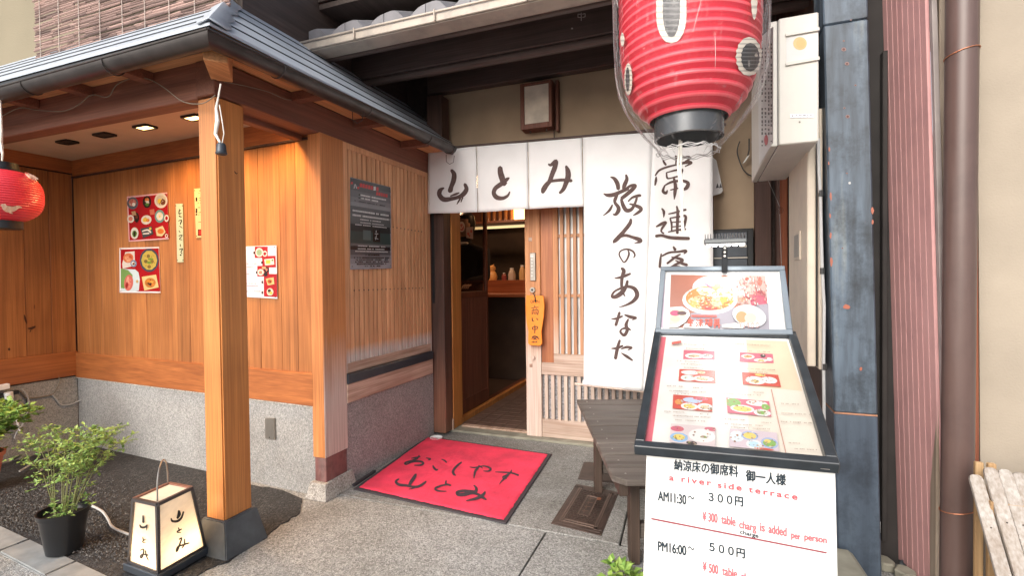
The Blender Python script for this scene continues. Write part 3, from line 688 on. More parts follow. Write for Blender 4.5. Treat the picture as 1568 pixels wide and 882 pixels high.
# hanging socket by the post
t=thing('hanging_socket','black rubber lamp socket hung by frayed cord in front of the post','lamp socket',on(338,235,1,1.40))
rp=[on(x,y,1,1.40) for x,y in [(338,128),(334,150),(331,165),(333,185),(330,205),(337,218)]]
MB().tube(rp,[.003,.003,.005,.008,.006,.004],6).build('cord',M['rope'],t)
MB().tube([on(x,y,1,1.405) for x,y in [(336,160),(341,190),(343,205),(340,220)]],.002,5).build('cord',M['rope'],t)
c=on(339,236,1,1.40); MB().lathe([(.0,.042),(.012,.042),(.016,.036),(.019,.008),(.021,.006),(.020,0),(.014,-.003),(0,-.003)],c,16).build('socket',M['darkflash'],t,smooth=True)
# ================================================================== UPPER STOREY, BLIND, MAIN EAVE
t=thing('upper_wall','beige stucco upper wall behind the reed blind','wall',(-4,1.9,2.3))
B('wall_face',M['stucco_up'],t,-8,-2.20,1.86,2.0,2.25,5,bev=0)
B('return_face',M['darkbeam_y'],t,-2.199,-2.16,1.87,3.4,2.35,5,bev=0)
B('timber_trim',M['greytimber'],t,-2.23,-2.13,1.83,1.865,2.45,5)
t=thing('reed_blind','faded pinkish brown reed blind hanging above the canopy roof','blind',(-2.8,1.66,2.4))
rr=random.Random(5); mb=MB()
bl=on(56,107,1,1.66); brr=on(352,14,1,1.66)
nrow=62; 
for i in range(nrow):
    z=bl.z+.004+i*.0125; x0=bl.x+rr.uniform(-.012,.008)+.0; x1=brr.x
    k=11; pts=[]
    yy=1.66+rr.uniform(-.004,.004)
    base=rr.uniform(.7,1.1)
    px_=x0
    while px_<x1:
        L=rr.uniform(.05,.24); e=min(px_+L,x1)
        f=rr.uniform(.55,1.15)*base; col=(.50*f,.335*f,.29*f) if rr.random()<.78 else (.30*f,.20*f,.175*f)
        dz=rr.uniform(-.003,.003); dz2=rr.uniform(-.003,.003)
        mb.tube([(px_,yy,z+dz),(e,yy+rr.uniform(-.003,.003),z+dz2)],rr.uniform(.0042,.0065),5,col)
        if e>=x1: break
        px_=e-.004
mb.build('reeds',M['blind'],t,stuff=True)
mb=MB(); 
for k in range(9):
    x=bl.x+.06+k*.17; mb.tube([(x+rr.uniform(-.004,.004),1.651,bl.z),(x,1.651,3.2)],.002,4,(.62,.52,.46))
mb.build('binding_cords',M['blind'],t,stuff=True)
MB().tube([(bl.x,1.662,bl.z-.006),(brr.x,1.662,bl.z-.006)],.011,8,(.40,.27,.23)).build('bottom_batten',M['blind'],t,smooth=True)

# main eave: tiles, tan gutter, dark beam, soffit
t=thing('main_eave','dark eave with grey scalloped tiles above the doorway','roof',(-.8,2.5,2.5))
GX0,GX1=-2.158,1.6
wav=[]
pit_t=.262; n_t=int((GX1-GX0)/pit_t)+1
for i in range(n_t):
    x0=GX0+.005+i*pit_t; vs=[];fs=[];k=12
    for row,(yy,dz) in enumerate(((2.34,0),(2.34,.012),(2.75,.012+.17),(2.75,.17))):
        pass
    up=[];lo=[]
    for j in range(k+1):
        u=j/k; h=.062*(.5+.5*math.cos(2*PI*(u-.10-.10*math.sin(2*PI*u))))
        up.append((x0+u*(pit_t-.004),h))
    mb=MB(); z0=2.535
    f=[(x,2.335,z0) for x,h in up]+[(x,2.335,z0+.025+h) for x,h in up]+[(x,2.80,z0+.215) for x,h in up]+[(x,2.80,z0+.24+h) for x,h in up]; n=k+1
    for j in range(k): fs+= [(j,j+1,n+j+1,n+j),(n+j,n+j+1,3*n+j+1,3*n+j),(j+1,j,2*n+j,2*n+j+1)]
    fs+=[(0,n,3*n,2*n),(k,2*n+k,3*n+k,n+k)]
    mb.add(f,fs).build('eaves_tile',M['tile'],t)
B('gutter_lip',M['gutter_tan'],t,GX0,GX1,2.262,2.275,2.515,2.527,bev=.003)
B('gutter_band',M['gutter_tan'],t,GX0,GX1,2.272,2.284,2.475,2.515,bev=.003)
B('gutter_trough',M['gutter_tan'],t,GX0,GX1,2.285,2.40,2.470,2.482,bev=.002)
B('eave_fascia',M['darkbeam'],t,GX0,GX1,2.40,2.43,2.46,2.56,bev=.002)
for x in (-1.78,-1.28,-.78,-.28,.22): 
    B('gutter_strap',M['gutter_tan'],t,x,x+.008,2.258,2.271,2.472,2.532,bev=.001)
B('eave_beam',M['darkbeam'],t,GX0,GX1,2.72,2.86,2.47,2.78,bev=.006)
MB().tube([(GX0,2.745,2.452),(GX1,2.745,2.452)],.022,10).build('rounded_edge_bead',M['darkbeam'],t,smooth=True)
B('soffit',M['darkbeam_y'],t,GX0,GX1,2.43,3.5,2.79,2.82,bev=0)
B('roof_deck',M['darkbeam_y'],t,GX0,GX1,2.42,5.5,2.83,2.86,bev=0)
B('wall_plate',M['darkbeam'],t,-1.93,GX1,3.30,3.372,2.545,2.79,bev=.004)
B('end_post',M['darkbeam_y'],t,-2.15,-1.93,3.36,3.5,2.0,2.79,bev=.004)
for x in (-1.5,-.55,.3): B('rafter',M['darkbeam_y'],t,x,x+.07,2.86,3.30,2.70,2.789)
# small maker's mark on the beam
mk=thing('beam_mark','small pale square symbol painted on the dark eave beam','mark',on(891,25,1,2.718))
sh=Sheet(lambda x,y,l:on(x,y,1,2.719-l)); wc=C(200,190,185)
for P in ([(885,21,.5),(889,21,.5)],[(885,21,.5),(885,26,.5)],[(885,26,.5),(889,26,.5)],[(890,19,.5),(890,31,.5)],[(892,21,.5),(896,20,.5)],[(896,20,.5),(896,25,.5)],[(892,26,.5),(896,25,.5)]): sh.stroke(P,wc)
sh.ell(876,43,1.6,1.3,wc,8)
sh.build('emblem',M['print'],mk,stuff=True)

# ================================================================== FACADE WALL
FY=3.38
t=thing('plaster_facade','beige plastered facade wall above and right of the doorway','wall',(-.3,FY,0))
B('wall_panel',M['plaster'],t,-1.93,.45,FY+.002,FY+.14,2.12,2.80,bev=0)
B('wall_panel',M['plaster'],t,.062,.45,FY+.002,FY+.14,1.215,2.12,bev=0)
B('wall_panel',M['interior'],t,.062,.45,FY+.002,FY+.14,0,1.215,bev=0)
B('door_lintel',M['darkbeam'],t,-1.80,.062,FY-.01,FY+.12,2.06,2.119,bev=.003)
B('threshold_stone',M['concrete'],t,-1.80,.06,FY-.045,FY+.12,.0,.018,bev=.004)
# framed white lamp box on the plaster
def onF(x,y,d=0): return on(x,y,1,FY-d)
a=onF(797,128,.09); b=onF(850,195,.09)
t=thing('framed_wall_lamp','unlit wooden framed box lamp with a stained white panel on the plaster','wall lamp',((a.x+b.x)/2,FY-.05,b.z))
x0,x1,z0,z1=a.x,b.x-.02,b.z+.01,a.z-.005
lw_=M['frame_red']=wood('lamp_box_frame',(.22,.085,.055),(.12,.045,.03),'z',.6)
B('side_board',lw_,t,x0,x0+.028,FY-.10,FY,z0,z1,bev=.002); B('side_board',lw_,t,x1-.022,x1,FY-.10,FY,z0,z1,bev=.002)
B('top_board',lw_,t,x0+.028,x1-.022,FY-.10,FY,z1-.02,z1,bev=.002); B('bottom_board',lw_,t,x0+.028,x1-.022,FY-.10,FY,z0,z0+.035,bev=.002)
B('white_panel',plain('stained_white_panel',(.60,.53,.44),.6,noise=.16,scale=14),t,x0+.028,x1-.022,FY-.09,FY-.08,z0+.035,z1-.02,bev=0)
B('back_strut',lw_,t,x1+.012,x1+.032,FY-.05,FY,z0-.02,z1+.01,bev=.002)
for xx in (x0+.06,x1-.05): MB().tube([(xx,FY-.06,z0),(xx,FY-.06,z0-.02)],.006,8).build('foot_screw',M['iron'],t)
MB().tube([(x1-.01,FY-.015,z0),(x1-.008,FY-.012,z0-.09),(x1+.03,FY-.012,z0-.11)],.004,6).build('supply_cable',M['cabledark'],t)

# ================================================================== SLIDING DOOR
def DX(x,y=500): return on(x,y,1,FY-.005).x
DY0,DY1=FY+.010,FY+.045
t=thing('sliding_door','weathered wooden sliding door with lattice window and slatted foot','door',(-.75,FY+.02,.02))
B('stile',M['doorwood'],t,-1.197,-1.082,DY0-.010,DY1,.02,2.06,bev=.004)
B('bottom_rail',M['doorrail'],t,-1.082,.05,DY0,DY1,.02,.150,bev=.003)
B('mid_rail',M['doorrail'],t,-1.082,.05,DY0-.004,DY1,.468,.555,bev=.003)
B('window_panel',M['doorpanel'],t,-1.082,-.992,DY0+.006,DY1,.555,2.06,bev=.002)
B('window_stile',M['doorwood'],t,-.992,-.955,DY0+.002,DY1,.62,2.06,bev=.002)
B('window_sill',M['doorrail'],t,-.992,.05,DY0,DY1,.555,.62,bev=.003)
for z in (1.44,1.02): B('cross_bar',M['doorslat'],t,-.955,.05,DY0+.010,DY0+.024,z,z+.022,bev=.001)
x=-.938
while x<.03: B('window_slat',M['doorslat'],t,x,x+.024,DY0,DY0+.018,.62,2.06,bev=.001); x+=.046
B('glass_pane',plain('white_reflection_pane',(.62,.63,.63),.12,noise=.25,scale=3),t,-.955,.05,DY0+.026,DY0+.03,.62,2.06,bev=0)  # the glass's white reflection is put into this opaque pale colour
x=-1.062
while x<.03: B('foot_slat',M['doorslat'],t,x,x+.024,DY0+.004,DY0+.024,.150,.468,bev=.001); x+=.0475
B('foot_glass',plain('ribbed_grey_glass',(.25,.25,.26),.2,noise=.5,scale=70,bmp=.8,bscale=90),t,-1.082,.05,DY0+.026,DY0+.032,.150,.468,bev=0)
# hardware
a=onF(810,387,.03);b=onF(819,430,.03)
h=B('pull_plate',M['steel'],t,a.x,b.x,DY0-.024,DY0-.010,b.z,a.z,bev=.003)
sh=Sheet(lambda x,y,l:on(x,y,1,DY0-.0245-l)); wc=C(225,225,222)
sh.rect(812,391,817,394,wc)
for i,yy in enumerate((397,402,407,412,417,422)): sh.strokes([[(813,yy,.35),(816,yy+.6,.35)],[(814.5,yy-1.4,.3),(814,yy+2,.3)]],wc)
sh.build('lettering',M['print'],h,stuff=True)
k=onF(814,444,.03); h=MB().tube([(k.x,DY0-.010,k.z),(k.x,DY0-.026,k.z)],.019,16).build('lock',M['steel'],t); MB().tube([(k.x,DY0-.026,k.z),(k.x,DY0-.031,k.z)],.008,10).build('key_slot',M['blackmetal'],h)
k=onF(815,548,.03); MB().tube([(k.x,DY0-.010,k.z),(k.x,DY0-.034,k.z)],[.010,.014],12).build('knob',M['doorwood'],t)
k=onF(811,561,.03); B('badge',M['rail_weather'],t,k.x-.011,k.x+.011,DY0-.013,DY0-.0101,k.z-.012,k.z+.012,bev=.001)
k=onF(810,366,.03); B('badge',M['rail_weather'],t,k.x-.013,k.x+.013,DY0-.015,DY0-.0101,k.z-.014,k.z+.014,bev=.001)
# wooden open tag
a=onF(805,452,.045); b=onF(833,530,.045); yT=FY-.045
t=thing('open_tag','orange wooden OPEN tag with black characters hung on the door lock','sign',((a.x+b.x)/2,yT,b.z))
out=[(806,452),(832,453),(833.5,468),(832.5,485),(829,508),(830,527),(827,530),(812,529),(808.5,526),(809,508),(806,492),(804.5,470)]
f=[on(x,y,1,yT) for x,y in out]; n=len(f); bk=[p+Vector((0,.012,0)) for p in f]
MB().add(f+bk,[tuple(range(n)),tuple(range(2*n-1,n-1,-1))]+[(i,n+i,n+(i+1)%n,(i+1)%n) for i in range(n)]).build('board',M['orange'],t,bev=.002)
bc=C(60,25,12)
sh=Sheet(lambda x,y,l:on(x,y,1,yT-.0006-l))
O=(600,420,3.92)
shang=[[(857,188,2.2),(858,198,2.6)],[(838,203,2),(860,199,2.4),(880,198,2)],[(848,207,1.6),(851,213,2)],[(868,205,2),(864,212,1.6)],[(841,217,2),(843,240,3)],[(841,217,2),(860,214,2),(877,215,2.6),(876,240,3),(870,241,1.5)],[(854,219,1.8),(850,226,1.8)],[(864,218,1.8),(868,225,1.8)],[(852,230,1.8),(853,238,1.8)],[(852,230,1.6),(867,229,1.8),(866,238,1.8)],[(853,238,1.5),(866,238,1.5)]]
i_=[[(843,262,2.5),(843,275,3.4),(848,283,2),(853,279,1)],[(868,264,2),(876,274,3.6)]]
naka=[[(843,318,2),(846,332,3)],[(843,319,2),(874,315,2.6),(871,330,2.4)],[(846,332,1.8),(871,330,2)],[(858,307,2.6),(859,330,3),(857,354,2.6)]]
for L_ in (shang,i_,naka): sh.strokes(L_,bc,O[0],O[1],O[2])
sh.strokes([[(842,378,3),(858,373,4),(878,379,3)],[(838,388,2),(850,381,2),(860,386,3)],[(858,386,3),(870,380,2),(884,390,3)],[(846,392,2.5),(860,389,3),(872,393,2)]],bc,*O)
sh.dashes(600+840/3.92,420+402/3.92,600+882/3.92,2.6,bc,3)
sh.build('lettering',M['print'],t,stuff=True)
p=on(600+832/3.92,420+172/3.92,1,yT-.001); q=on(600+886/3.92,420+170/3.92,1,yT-.001)
text_mesh('OPEN',p,(1,0,0),(0,0,1),(0,-1,0),.021,(q-p).length,M['ink_black'],t)
MB().tube([on(817,449,1,yT),on(819,455,1,yT-.004),on(820,461,1,yT-.004)],.004,6).build('cord',M['cabledark'],t)
MB().tube([on(820,462,1,yT-.006),on(820.4,460,1,yT-.001)],.006,6).build('eyelet',M['blackmetal'],t)

# door frame left
t=thing('door_frame','bright orange door frame post left of the dark opening','door frame',(-1.77,FY+.05,0))
fx0=on(679,450,1,FY-.03).x; fx1=on(692.5,450,1,FY-.03).x
B('upright',M['framewood'],t,fx0,fx1,FY-.03,FY+.12,.02,2.06,bev=.003)
B('track_sill',M['rail_weather'],t,-1.745,.05,FY+.05,FY+.10,.018,.03,bev=.002)
B('foot_block',M['rail_weather'],t,fx0,fx1+.004,FY-.05,FY-.031,.018,.10,bev=.004)
# ================================================================== INTERIOR
def inr(n,m_,*a,**k): return struct(B(n,m_,None,*a,bev=0,**k))
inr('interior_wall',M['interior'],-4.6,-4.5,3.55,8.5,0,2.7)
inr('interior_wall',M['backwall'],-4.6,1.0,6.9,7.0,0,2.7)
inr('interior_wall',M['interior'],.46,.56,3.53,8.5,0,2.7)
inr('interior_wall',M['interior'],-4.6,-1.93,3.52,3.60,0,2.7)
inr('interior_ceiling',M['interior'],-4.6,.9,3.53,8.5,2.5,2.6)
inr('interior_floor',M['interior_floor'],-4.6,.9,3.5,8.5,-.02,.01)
# tiled passage floor
t0=gz(700,652,.012); 
f_=thing('tiled_entrance_floor','brown glazed tiles laid inside the doorway','floor',(-1.2,3.9,0)); f_['kind']='structure'
B('grout_bed',M['grout'],f_,-1.79,.05,3.485,6.2,.010,.014,bev=0)
for i in range(10):
    for j in range(16):
        x0=-1.785+i*.112; y0=3.49+j*.112
        if x0>-.70 : continue
        B('floor_tile',M['tilebrown'],f_,x0+.003,x0+.109,y0+.003,y0+.109,.014,.0185,bev=.0008)
B('step_board',M['framewood'],f_,-1.83,-1.79,3.49,6.2,.010,.055,bev=.002)
B('step_riser',M['innerwood'],f_,-1.90,-1.831,3.53,6.2,.010,.045,bev=.002)
# inner glazed partition with lattice foot
PX=on(693,450,1,3.505).x+.01; ya=3.505; yb=on(745,450,0,PX).y
t=thing('inner_door','dark lattice footed glass door turned into the passage','door',(PX,3.7,.05))
zt=2.05; zm=on(720,450,0,PX).z
B('stile',M['innerwood'],t,PX-.015,PX+.015,ya,ya+.045,.06,zt,bev=.002)
B('stile',M['innerwood'],t,PX-.015,PX+.015,yb-.035,yb,.06,zt,bev=.002)
B('bottom_rail',M['innerwood'],t,PX-.015,PX+.015,ya+.045,yb-.035,.06,.17,bev=.002)
B('mid_rail',M['innerwood'],t,PX-.015,PX+.015,ya+.045,yb-.035,zm-.03,zm+.02,bev=.002)
y=ya+.048
while y<yb-.045: B('slat',M['innerwood'],t,PX-.008,PX+.012,y,y+.016,.17,zm-.03,bev=.001); y+=.024
B('backing',M['interior'],t,PX-.013,PX-.009,ya+.045,yb-.035,.17,zm-.03,bev=0)
B('glass_pane',M['glass'],t,PX-.003,PX+.003,ya+.045,yb-.035,zm+.02,zt,bev=0)
# stickers on the glass
def on_px(x,y,X): return on(x,y,0,X)
sh=Sheet(lambda x,y,l:on(x,y,0,PX+.004+l))
s1=thing('round_sticker','round red and white sticker on the inner glass door','sticker',on(707,348,0,PX+.005))
sh.ell(707,347,5,8,C(190,165,150)); sh.ell(707,348,3.4,5.5,C(170,60,45)); sh.strokes([[(704.5,345,.5),(706,350,.6),(709.5,344,.5)]],C(200,170,150)); sh.build('sticker_print',M['print'],s1,stuff=True)
sh=Sheet(lambda x,y,l:on(x,y,0,PX+.004+l))
s1=thing('square_sticker','square pale sticker with red marks on the inner glass door','sticker',on(719,356,0,PX+.005))
sh.poly([(714,348),(724.5,347),(724.5,366),(714,364)],C(165,140,130)); sh.ell(717,358,1.6,2.4,C(170,50,40)); sh.ell(721.5,354,1.5,2.2,C(170,50,40)); sh.ell(719,361,1.2,1.8,C(160,60,40)); sh.build('sticker_print',M['print'],s1,stuff=True)
# counter and back shelf beyond
t=thing('counter','lit reddish wooden counter inside the restaurant','counter',(-2.2,5.6,0))
B('counter_top',M['counter'],t,-3.6,.3,5.15,5.60,.95,.99,bev=.004)
B('counter_front',M['interior'],t,-3.6,.3,5.25,5.32,.01,.95,bev=.004)
B('raised_ledge',M['counter'],t,-3.6,.3,5.60,5.64,.99,1.14,bev=.003)
B('ledge_top',M['counter'],t,-3.6,.3,5.641,5.85,1.11,1.14,bev=.003)
rr=random.Random(9)
def jar(x,y,z,h,r,col,name,label):
    tt=thing(name,label,name.split('_')[-1],(x,y,z))
    MB().lathe([(0,0),(r,0),(r*1.05,h*.5),(r*.8,h*.8),(r*.5,h),(0,h)],(x,y,z),14).build('body',plain(name+'_body',col,.3),tt,smooth=True)
    MB().lathe([(r*.55,h),(r*.55,h*1.12),(0,h*1.14)],(x,y,z),12).build('lid',M['white'],tt,smooth=True); return tt
P=on(754,432,1,5.72)
tt=thing('cat_figurine','small golden seated figurine on the counter ledge seen through the door','figurine',(P.x,5.72,1.141))
MB().lathe([(0,0),(.055,0),(.065,.04),(.05,.09),(.032,.11),(.045,.14),(.040,.17),(0,.19)],(P.x,5.72,1.141),14).build('body',plain('gold_ceramic',(.85,.45,.16),.3),tt,smooth=True)
for s_ in (-1,1): MB().tube([(P.x+s_*.022,5.70,1.141+.165),(P.x+s_*.03,5.70,1.141+.20)],[.012,.002],6).build('ear',M['warmdim'] if 0 else plain('gold_ear',(.8,.4,.15),.4),tt)
for px_,yy,h,r,c_,nm,lb in ((784,5.70,.13,.045,(.62,.50,.42),'ceramic_jar','pale ceramic jar on the counter ledge right of the figurine'),(800,5.72,.16,.04,(.7,.45,.2),'amber_bottle','amber bottle at the right end of the counter ledge'),(772,5.70,.08,.03,(.30,.06,.05),'sauce_pot','small red sauce pot on the counter ledge between figurine and jar'),(735,5.70,.12,.05,(.6,.45,.38),'cup_stack','pale cups on the ledge behind the glass door')):
    P=on(px_,430,1,yy); jar(P.x,yy,1.141,h,r,c_,nm,lb)
# glowing cove, hanging bottle shelf with lit panel
cv=thing('cove_light','long pale cove light strip under the restaurant ceiling','ceiling light',(-2,5.6,2.1))
B('diffuser',M['warmdim'],cv,-3.4,-1.45,5.85,5.90,1.80,1.83,bev=0); B('housing',M['interior'],cv,-3.45,-1.4,5.80,5.95,1.831,1.86,bev=0)
sl=thing('lit_shelf','shelf of bottles glowing orange above the counter inside','shelf',(-1.6,6.4,1.9))
a=on(748,330,1,6.4); b=on(802,322,1,6.4)
B('shelf_board',M['counter'],sl,a.x-.4,b.x+.6,6.35,6.6,1.93,1.96)
B('back_panel',M['innerwood'],sl,a.x-.4,b.x+.6,6.6,6.62,1.93,2.45)
P=on(797,322,1,6.38); B('lit_panel',emitmat('glowing_panel',(1,.58,.20),3.0),sl,P.x-.09,P.x+.12,6.36,6.40,1.965,2.40)
for i in range(7):
    x=a.x-.1+i*.085; MB().lathe([(0,0),(.028,0),(.028,.16),(.011,.20),(.011,.26),(0,.26)],(x,6.45,1.961),10).build('bottle',plain('bottle_glass',(.42,.17,.06),.2),sl,smooth=True)
# person behind the glass (dark clothes, working behind the partition)
def person():
    c=on(714,400,1,4.55); X=c.x; Y=4.55
    t=thing('person','person in dark clothes seen dimly through the inner glass door','person',(X,Y,.01))
    me=bpy.data.meshes.new('body'); 
    J=[((0,0,.95),.15),((0,0,1.15),.15),((0,0,1.38),.17),((0,0,1.50),.065),((0,0,1.55),.055),((0,-.01,1.62),.085),((0,-.02,1.70),.095),((0,-.01,1.77),.06),
       ((-.19,0,1.42),.065),((-.25,-.03,1.15),.048),((-.16,-.25,1.08),.036),((.19,0,1.42),.065),((.25,-.05,1.15),.048),((.14,-.27,1.12),.036),
       ((-.10,0,.88),.10),((-.11,-.01,.5),.07),((-.11,.02,.10),.05),((-.11,-.12,.05),.045),((.10,0,.88),.10),((.11,0,.5),.07),((.12,.03,.10),.05),((.12,-.11,.05),.045)]
    E=[(0,1),(1,2),(2,3),(3,4),(4,5),(5,6),(6,7),(2,8),(8,9),(9,10),(2,11),(11,12),(12,13),(0,14),(14,15),(15,16),(16,17),(0,18),(18,19),(19,20),(20,21)]
    me.from_pydata([p for p,_ in J],E,[]); o=bpy.data.objects.new('body',me); COL.objects.link(o); o.parent=t
    s=o.modifiers.new('s','SKIN'); 
    for i,(p,r) in enumerate(J):
        v=me.skin_vertices[0].data[i]; v.radius=(r,r*.8); v.use_root=(i==0)
    o.modifiers.new('u','SUBSURF').levels=2; o.modifiers['u'].render_levels=2
    me.materials.append(M['darkcloth']); 
    def at(x,y,z): return (X+x,Y+y,.01+z)
    MB().lathe([(0,-.12),(.05,-.115),(.075,-.06),(.085,0),(.08,.05),(0,.06)],at(0,-.035,1.69),16,sy=1.1).build('face',M['skin'],t,smooth=True)
    MB().lathe([(.092,-.04),(.10,.02),(.09,.09),(.05,.125),(0,.13)],at(0,-.005,1.69),16,sy=1.1).build('hair',M['blackmetal'],t,smooth=True)
    for s_ in (-1,1):
        MB().lathe([(0,-.008),(.008,0),(0,.008)],at(s_*.03,-.127,1.69),8).build('eye',M['blackmetal'],t)
        for k in range(4):
            a=at(s_*.15,-.27,1.09); MB().tube([Vector(a)+Vector((s_*(k-1.5)*.018,0,0)),Vector(a)+Vector((s_*(k-1.5)*.02,-.05,-.008)),Vector(a)+Vector((s_*(k-1.5)*.02,-.075,-.035))],[.009,.008,.006],6).build('finger',M['skin'],t)
    MB().lathe([(0,-.02),(.012,-.01),(.006,.03),(0,.035)],at(0,-.135,1.66),8).build('nose',M['skin'],t)
    B('collar',M['white'],t,X-.05,X+.05,Y-.09,Y+.06,1.50,1.525,bev=.01)
person()
B0=thing('notice_sheet','pale paper notice behind the inner glass door','notice',on(702,385,1,4.7)); a=on(699,368,1,4.7); b=on(709,390,1,4.7)
B('sheet',M['paper'],B0,a.x,b.x,4.70,4.704,b.z,a.z,bev=0)
for p,e,c_ in (((-1.4,4.9,2.2),10,(1,.55,.28)),((-2.6,4.9,2.2),10,(1,.62,.38)),((-2.1,6.6,2.2),6,(1,.55,.25)),((-3.1,4.6,2.2),9,(1,.62,.38))):  # last light is added without a fixture to brighten the room behind the glass
    ld=bpy.data.lights.new('interior_light','POINT'); ld.energy=e; ld.color=c_; ld.shadow_soft_size=.06
    lo=bpy.data.objects.new('interior_light',ld); COL.objects.link(lo); lo.location=p

# ================================================================== NOREN
NY=3.19
def cloth_dy(x,z): return .019*math.sin(x*9+1.0+z*.8)*min(1,max(0,(2.10-z))*1.4)+.010*math.sin(x*21+z*3)*min(1,(2.12-z)*2.0)+.0015*math.sin(z*40+x*6)
def noren(name,cor,nx,nz,parent,hem=True):
    """cor: TL,TR,BR,BL world points"""
    TL,TR,BR,BL=[Vector(c) for c in cor]; vs=[];fs=[]
    for j in range(nz+1):
        v=j/nz
        for i in range(nx+1):
            u=i/nx; p=(TL*(1-u)+TR*u)*(1-v)+(BL*(1-u)+BR*u)*v
            p.y=NY+cloth_dy(p.x,p.z); vs.append(p)
    for j in range(nz):
        for i in range(nx): a=j*(nx+1)+i; fs.append((a,a+1,a+nx+2,a+nx+1))
    o=MB().add(vs,fs).build(name,M['cloth'],parent,smooth=True); md=o.modifiers.new('s','SOLIDIFY'); md.thickness=.0022; md.offset=0; return o
def cl_fn(x,y,l):
    p=on(x,y,1,NY); p.y=NY+cloth_dy(p.x,p.z)-.0022-l
    p2=on(x,y,1,p.y); p2.y=p.y; return p2
INK=M['ink']
T1=thing('short_noren','short white doorway curtain in three panels with brown brush characters','curtain',(-1.33,NY,1.65))
cuts=[(655.5,233,656.5,327.5),(729,223.5,731,324.5),(808,216,809.5,320),(891,209,892,315.5)]
for k in range(3):
    a,b=cuts[k],cuts[k+1]
    noren('panel',[on(a[0]+.4,a[1],1,NY),on(b[0]-.3,b[1],1,NY),on(b[2]-.3,b[3],1,NY),on(a[2]+.4,a[3],1,NY)],16,18,T1)
sh=Sheet(cl_fn,.0004,.00002); Z8=(600,200,3.92)
yama=[[(358,236,9),(374,262,14),(370,300,15),(357,335,13),(350,358,15),(342,352,8)],[(312,343,5),(290,358,13),(286,385,14),(312,412,15),(360,408,12),(400,398,11),(430,380,14),(448,350,13),(438,320,9)],[(352,392,4),(385,380,7),(405,372,3)],[(412,405,5),(400,425,5),(390,442,2)],[(425,400,5),(415,428,3)]]
to=[[(650,220,14),(652,250,17),(662,285,18),(672,320,12),(690,312,4)],[(705,282,4),(690,292,11),(655,320,14),(622,345,13),(612,375,13),(630,400,14),(665,405,11),(695,390,8),(708,366,4)]]
mi=[[(940,200,5),(955,205,9),(985,182,12),(978,220,15),(962,262,14),(948,300,13),(930,330,10),(915,355,11),(905,370,8),(902,350,6),(920,325,8),(945,305,9),(985,298,9),(1030,295,9),(1078,300,10)],[(1046,212,7),(1056,240,15),(1058,275,17),(1045,315,14),(1030,350,12),(1008,374,8)]]
for L_ in (yama,to,mi): sh.strokes(L_,C(88,70,68),*Z8)
sh.build('lettering',INK,T1,stuff=True)
# stitched seams
sh=Sheet(cl_fn,.0003,.00002)
for a in cuts[:]: sh.stroke([(a[0]+1,a[1],.35),((a[0]+a[2])/2+1,(a[1]+a[3])/2,.35),(a[2]+1,a[3],.35)],(.62,.58,.52))
sh.build('seam',M['print'],T1,stuff=True)
T2=thing('long_noren','long white curtain with two columns of brown brush characters','curtain',(-.3,NY,.42))
TR=on(1092,229,1,NY); 
noren('panel',[on(892.5,209,1,NY),on(1000,203,1,NY),on(985.5,598,1,NY),on(893.5,591,1,NY)],14,50,T2)
p_=[on(1000,203,1,NY),on(1091,196,1,NY),on(1093,606,1,NY),on(985.5,598,1,NY)]
noren('panel',p_,14,50,T2)
c1,c2=on(880,588,1,NY),on(1093,611,1,NY)
MB().tube([c1+Vector((0,0,.0)),c2],.009,10).build('bottom_rod',M['doorwood'],T2,smooth=True)
q0,q1=on(893,586,1,NY),on(1093,604,1,NY); MB().tube([q0,q1],.0165,12).build('hem_roll',M['cloth'],T2,smooth=True)
sh=Sheet(cl_fn,.0004,.00002); Zc=(920,230,4.4125); Zd=(900,400,3.92)
tabi=[[(66,180,4),(92,192,12),(112,225,15),(118,262,12)],[(18,292,3),(45,303,12),(85,300,14),(140,278,12),(185,258,11)],[(170,166,7),(176,195,12),(160,235,14),(152,262,9)],[(165,262,6),(200,240,10),(232,238,12),(212,265,14),(172,300,13),(140,325,12)],[(112,300,8),(98,328,12),(95,352,10),(118,385,13),(118,410,14),(100,433,10),(82,432,4)],[(78,368,5),(62,400,9),(38,425,6),(14,442,2)],[(138,330,9),(150,370,13),(172,405,14),(205,400,12),(228,365,9),(242,325,8),(238,308,6)],[(185,345,5),(215,318,8),(262,305,10),(266,312,4)],[(195,362,5),(225,370,9),(262,385,13),(272,402,11),(245,425,9),(218,440,3)]]
hito=[[(203,465,8),(196,495,13),(158,545,13),(118,590,15),(92,615,12),(84,626,4)],[(128,590,4),(165,575,10),(215,588,11),(262,605,15),(266,618,10),(228,628,3)]]
no=[[(183,675,4),(190,700,7),(178,735,6),(157,757,5),(138,735,5),(124,705,5),(135,680,5),(175,668,6),(215,682,7),(230,708,6),(222,726,4)]]
a_=[[(162,102,3),(195,97,8),(230,85,8),(256,74,6)],[(203,42,8),(216,58,12),(206,95,10),(203,140,9),(208,180,7),(224,212,3)],[(238,118,8),(228,155,10),(200,192,14),(165,214,12),(145,210,8),(160,182,6),(200,162,7),(245,152,9),(283,168,12),(296,205,13),(272,240,10),(232,262,6),(188,276,2)]]
na=[[(142,346,3),(170,345,7),(208,330,5)],[(190,308,8),(182,340,9),(168,385,9)],[(222,322,5),(258,335,10),(290,340,6),(268,352,3)],[(243,348,5),(230,382,10),(236,415,10),(218,445,9),(196,425,7),(205,408,5),(235,402,8),(258,414,3)]]
ta=[[(142,524,3),(175,522,8),(210,508,6)],[(192,475,7),(178,522,10),(166,585,10)],[(200,528,3),(232,516,8),(264,520,6),(240,535,3)],[(202,552,3),(235,573,9),(268,596,5)]]
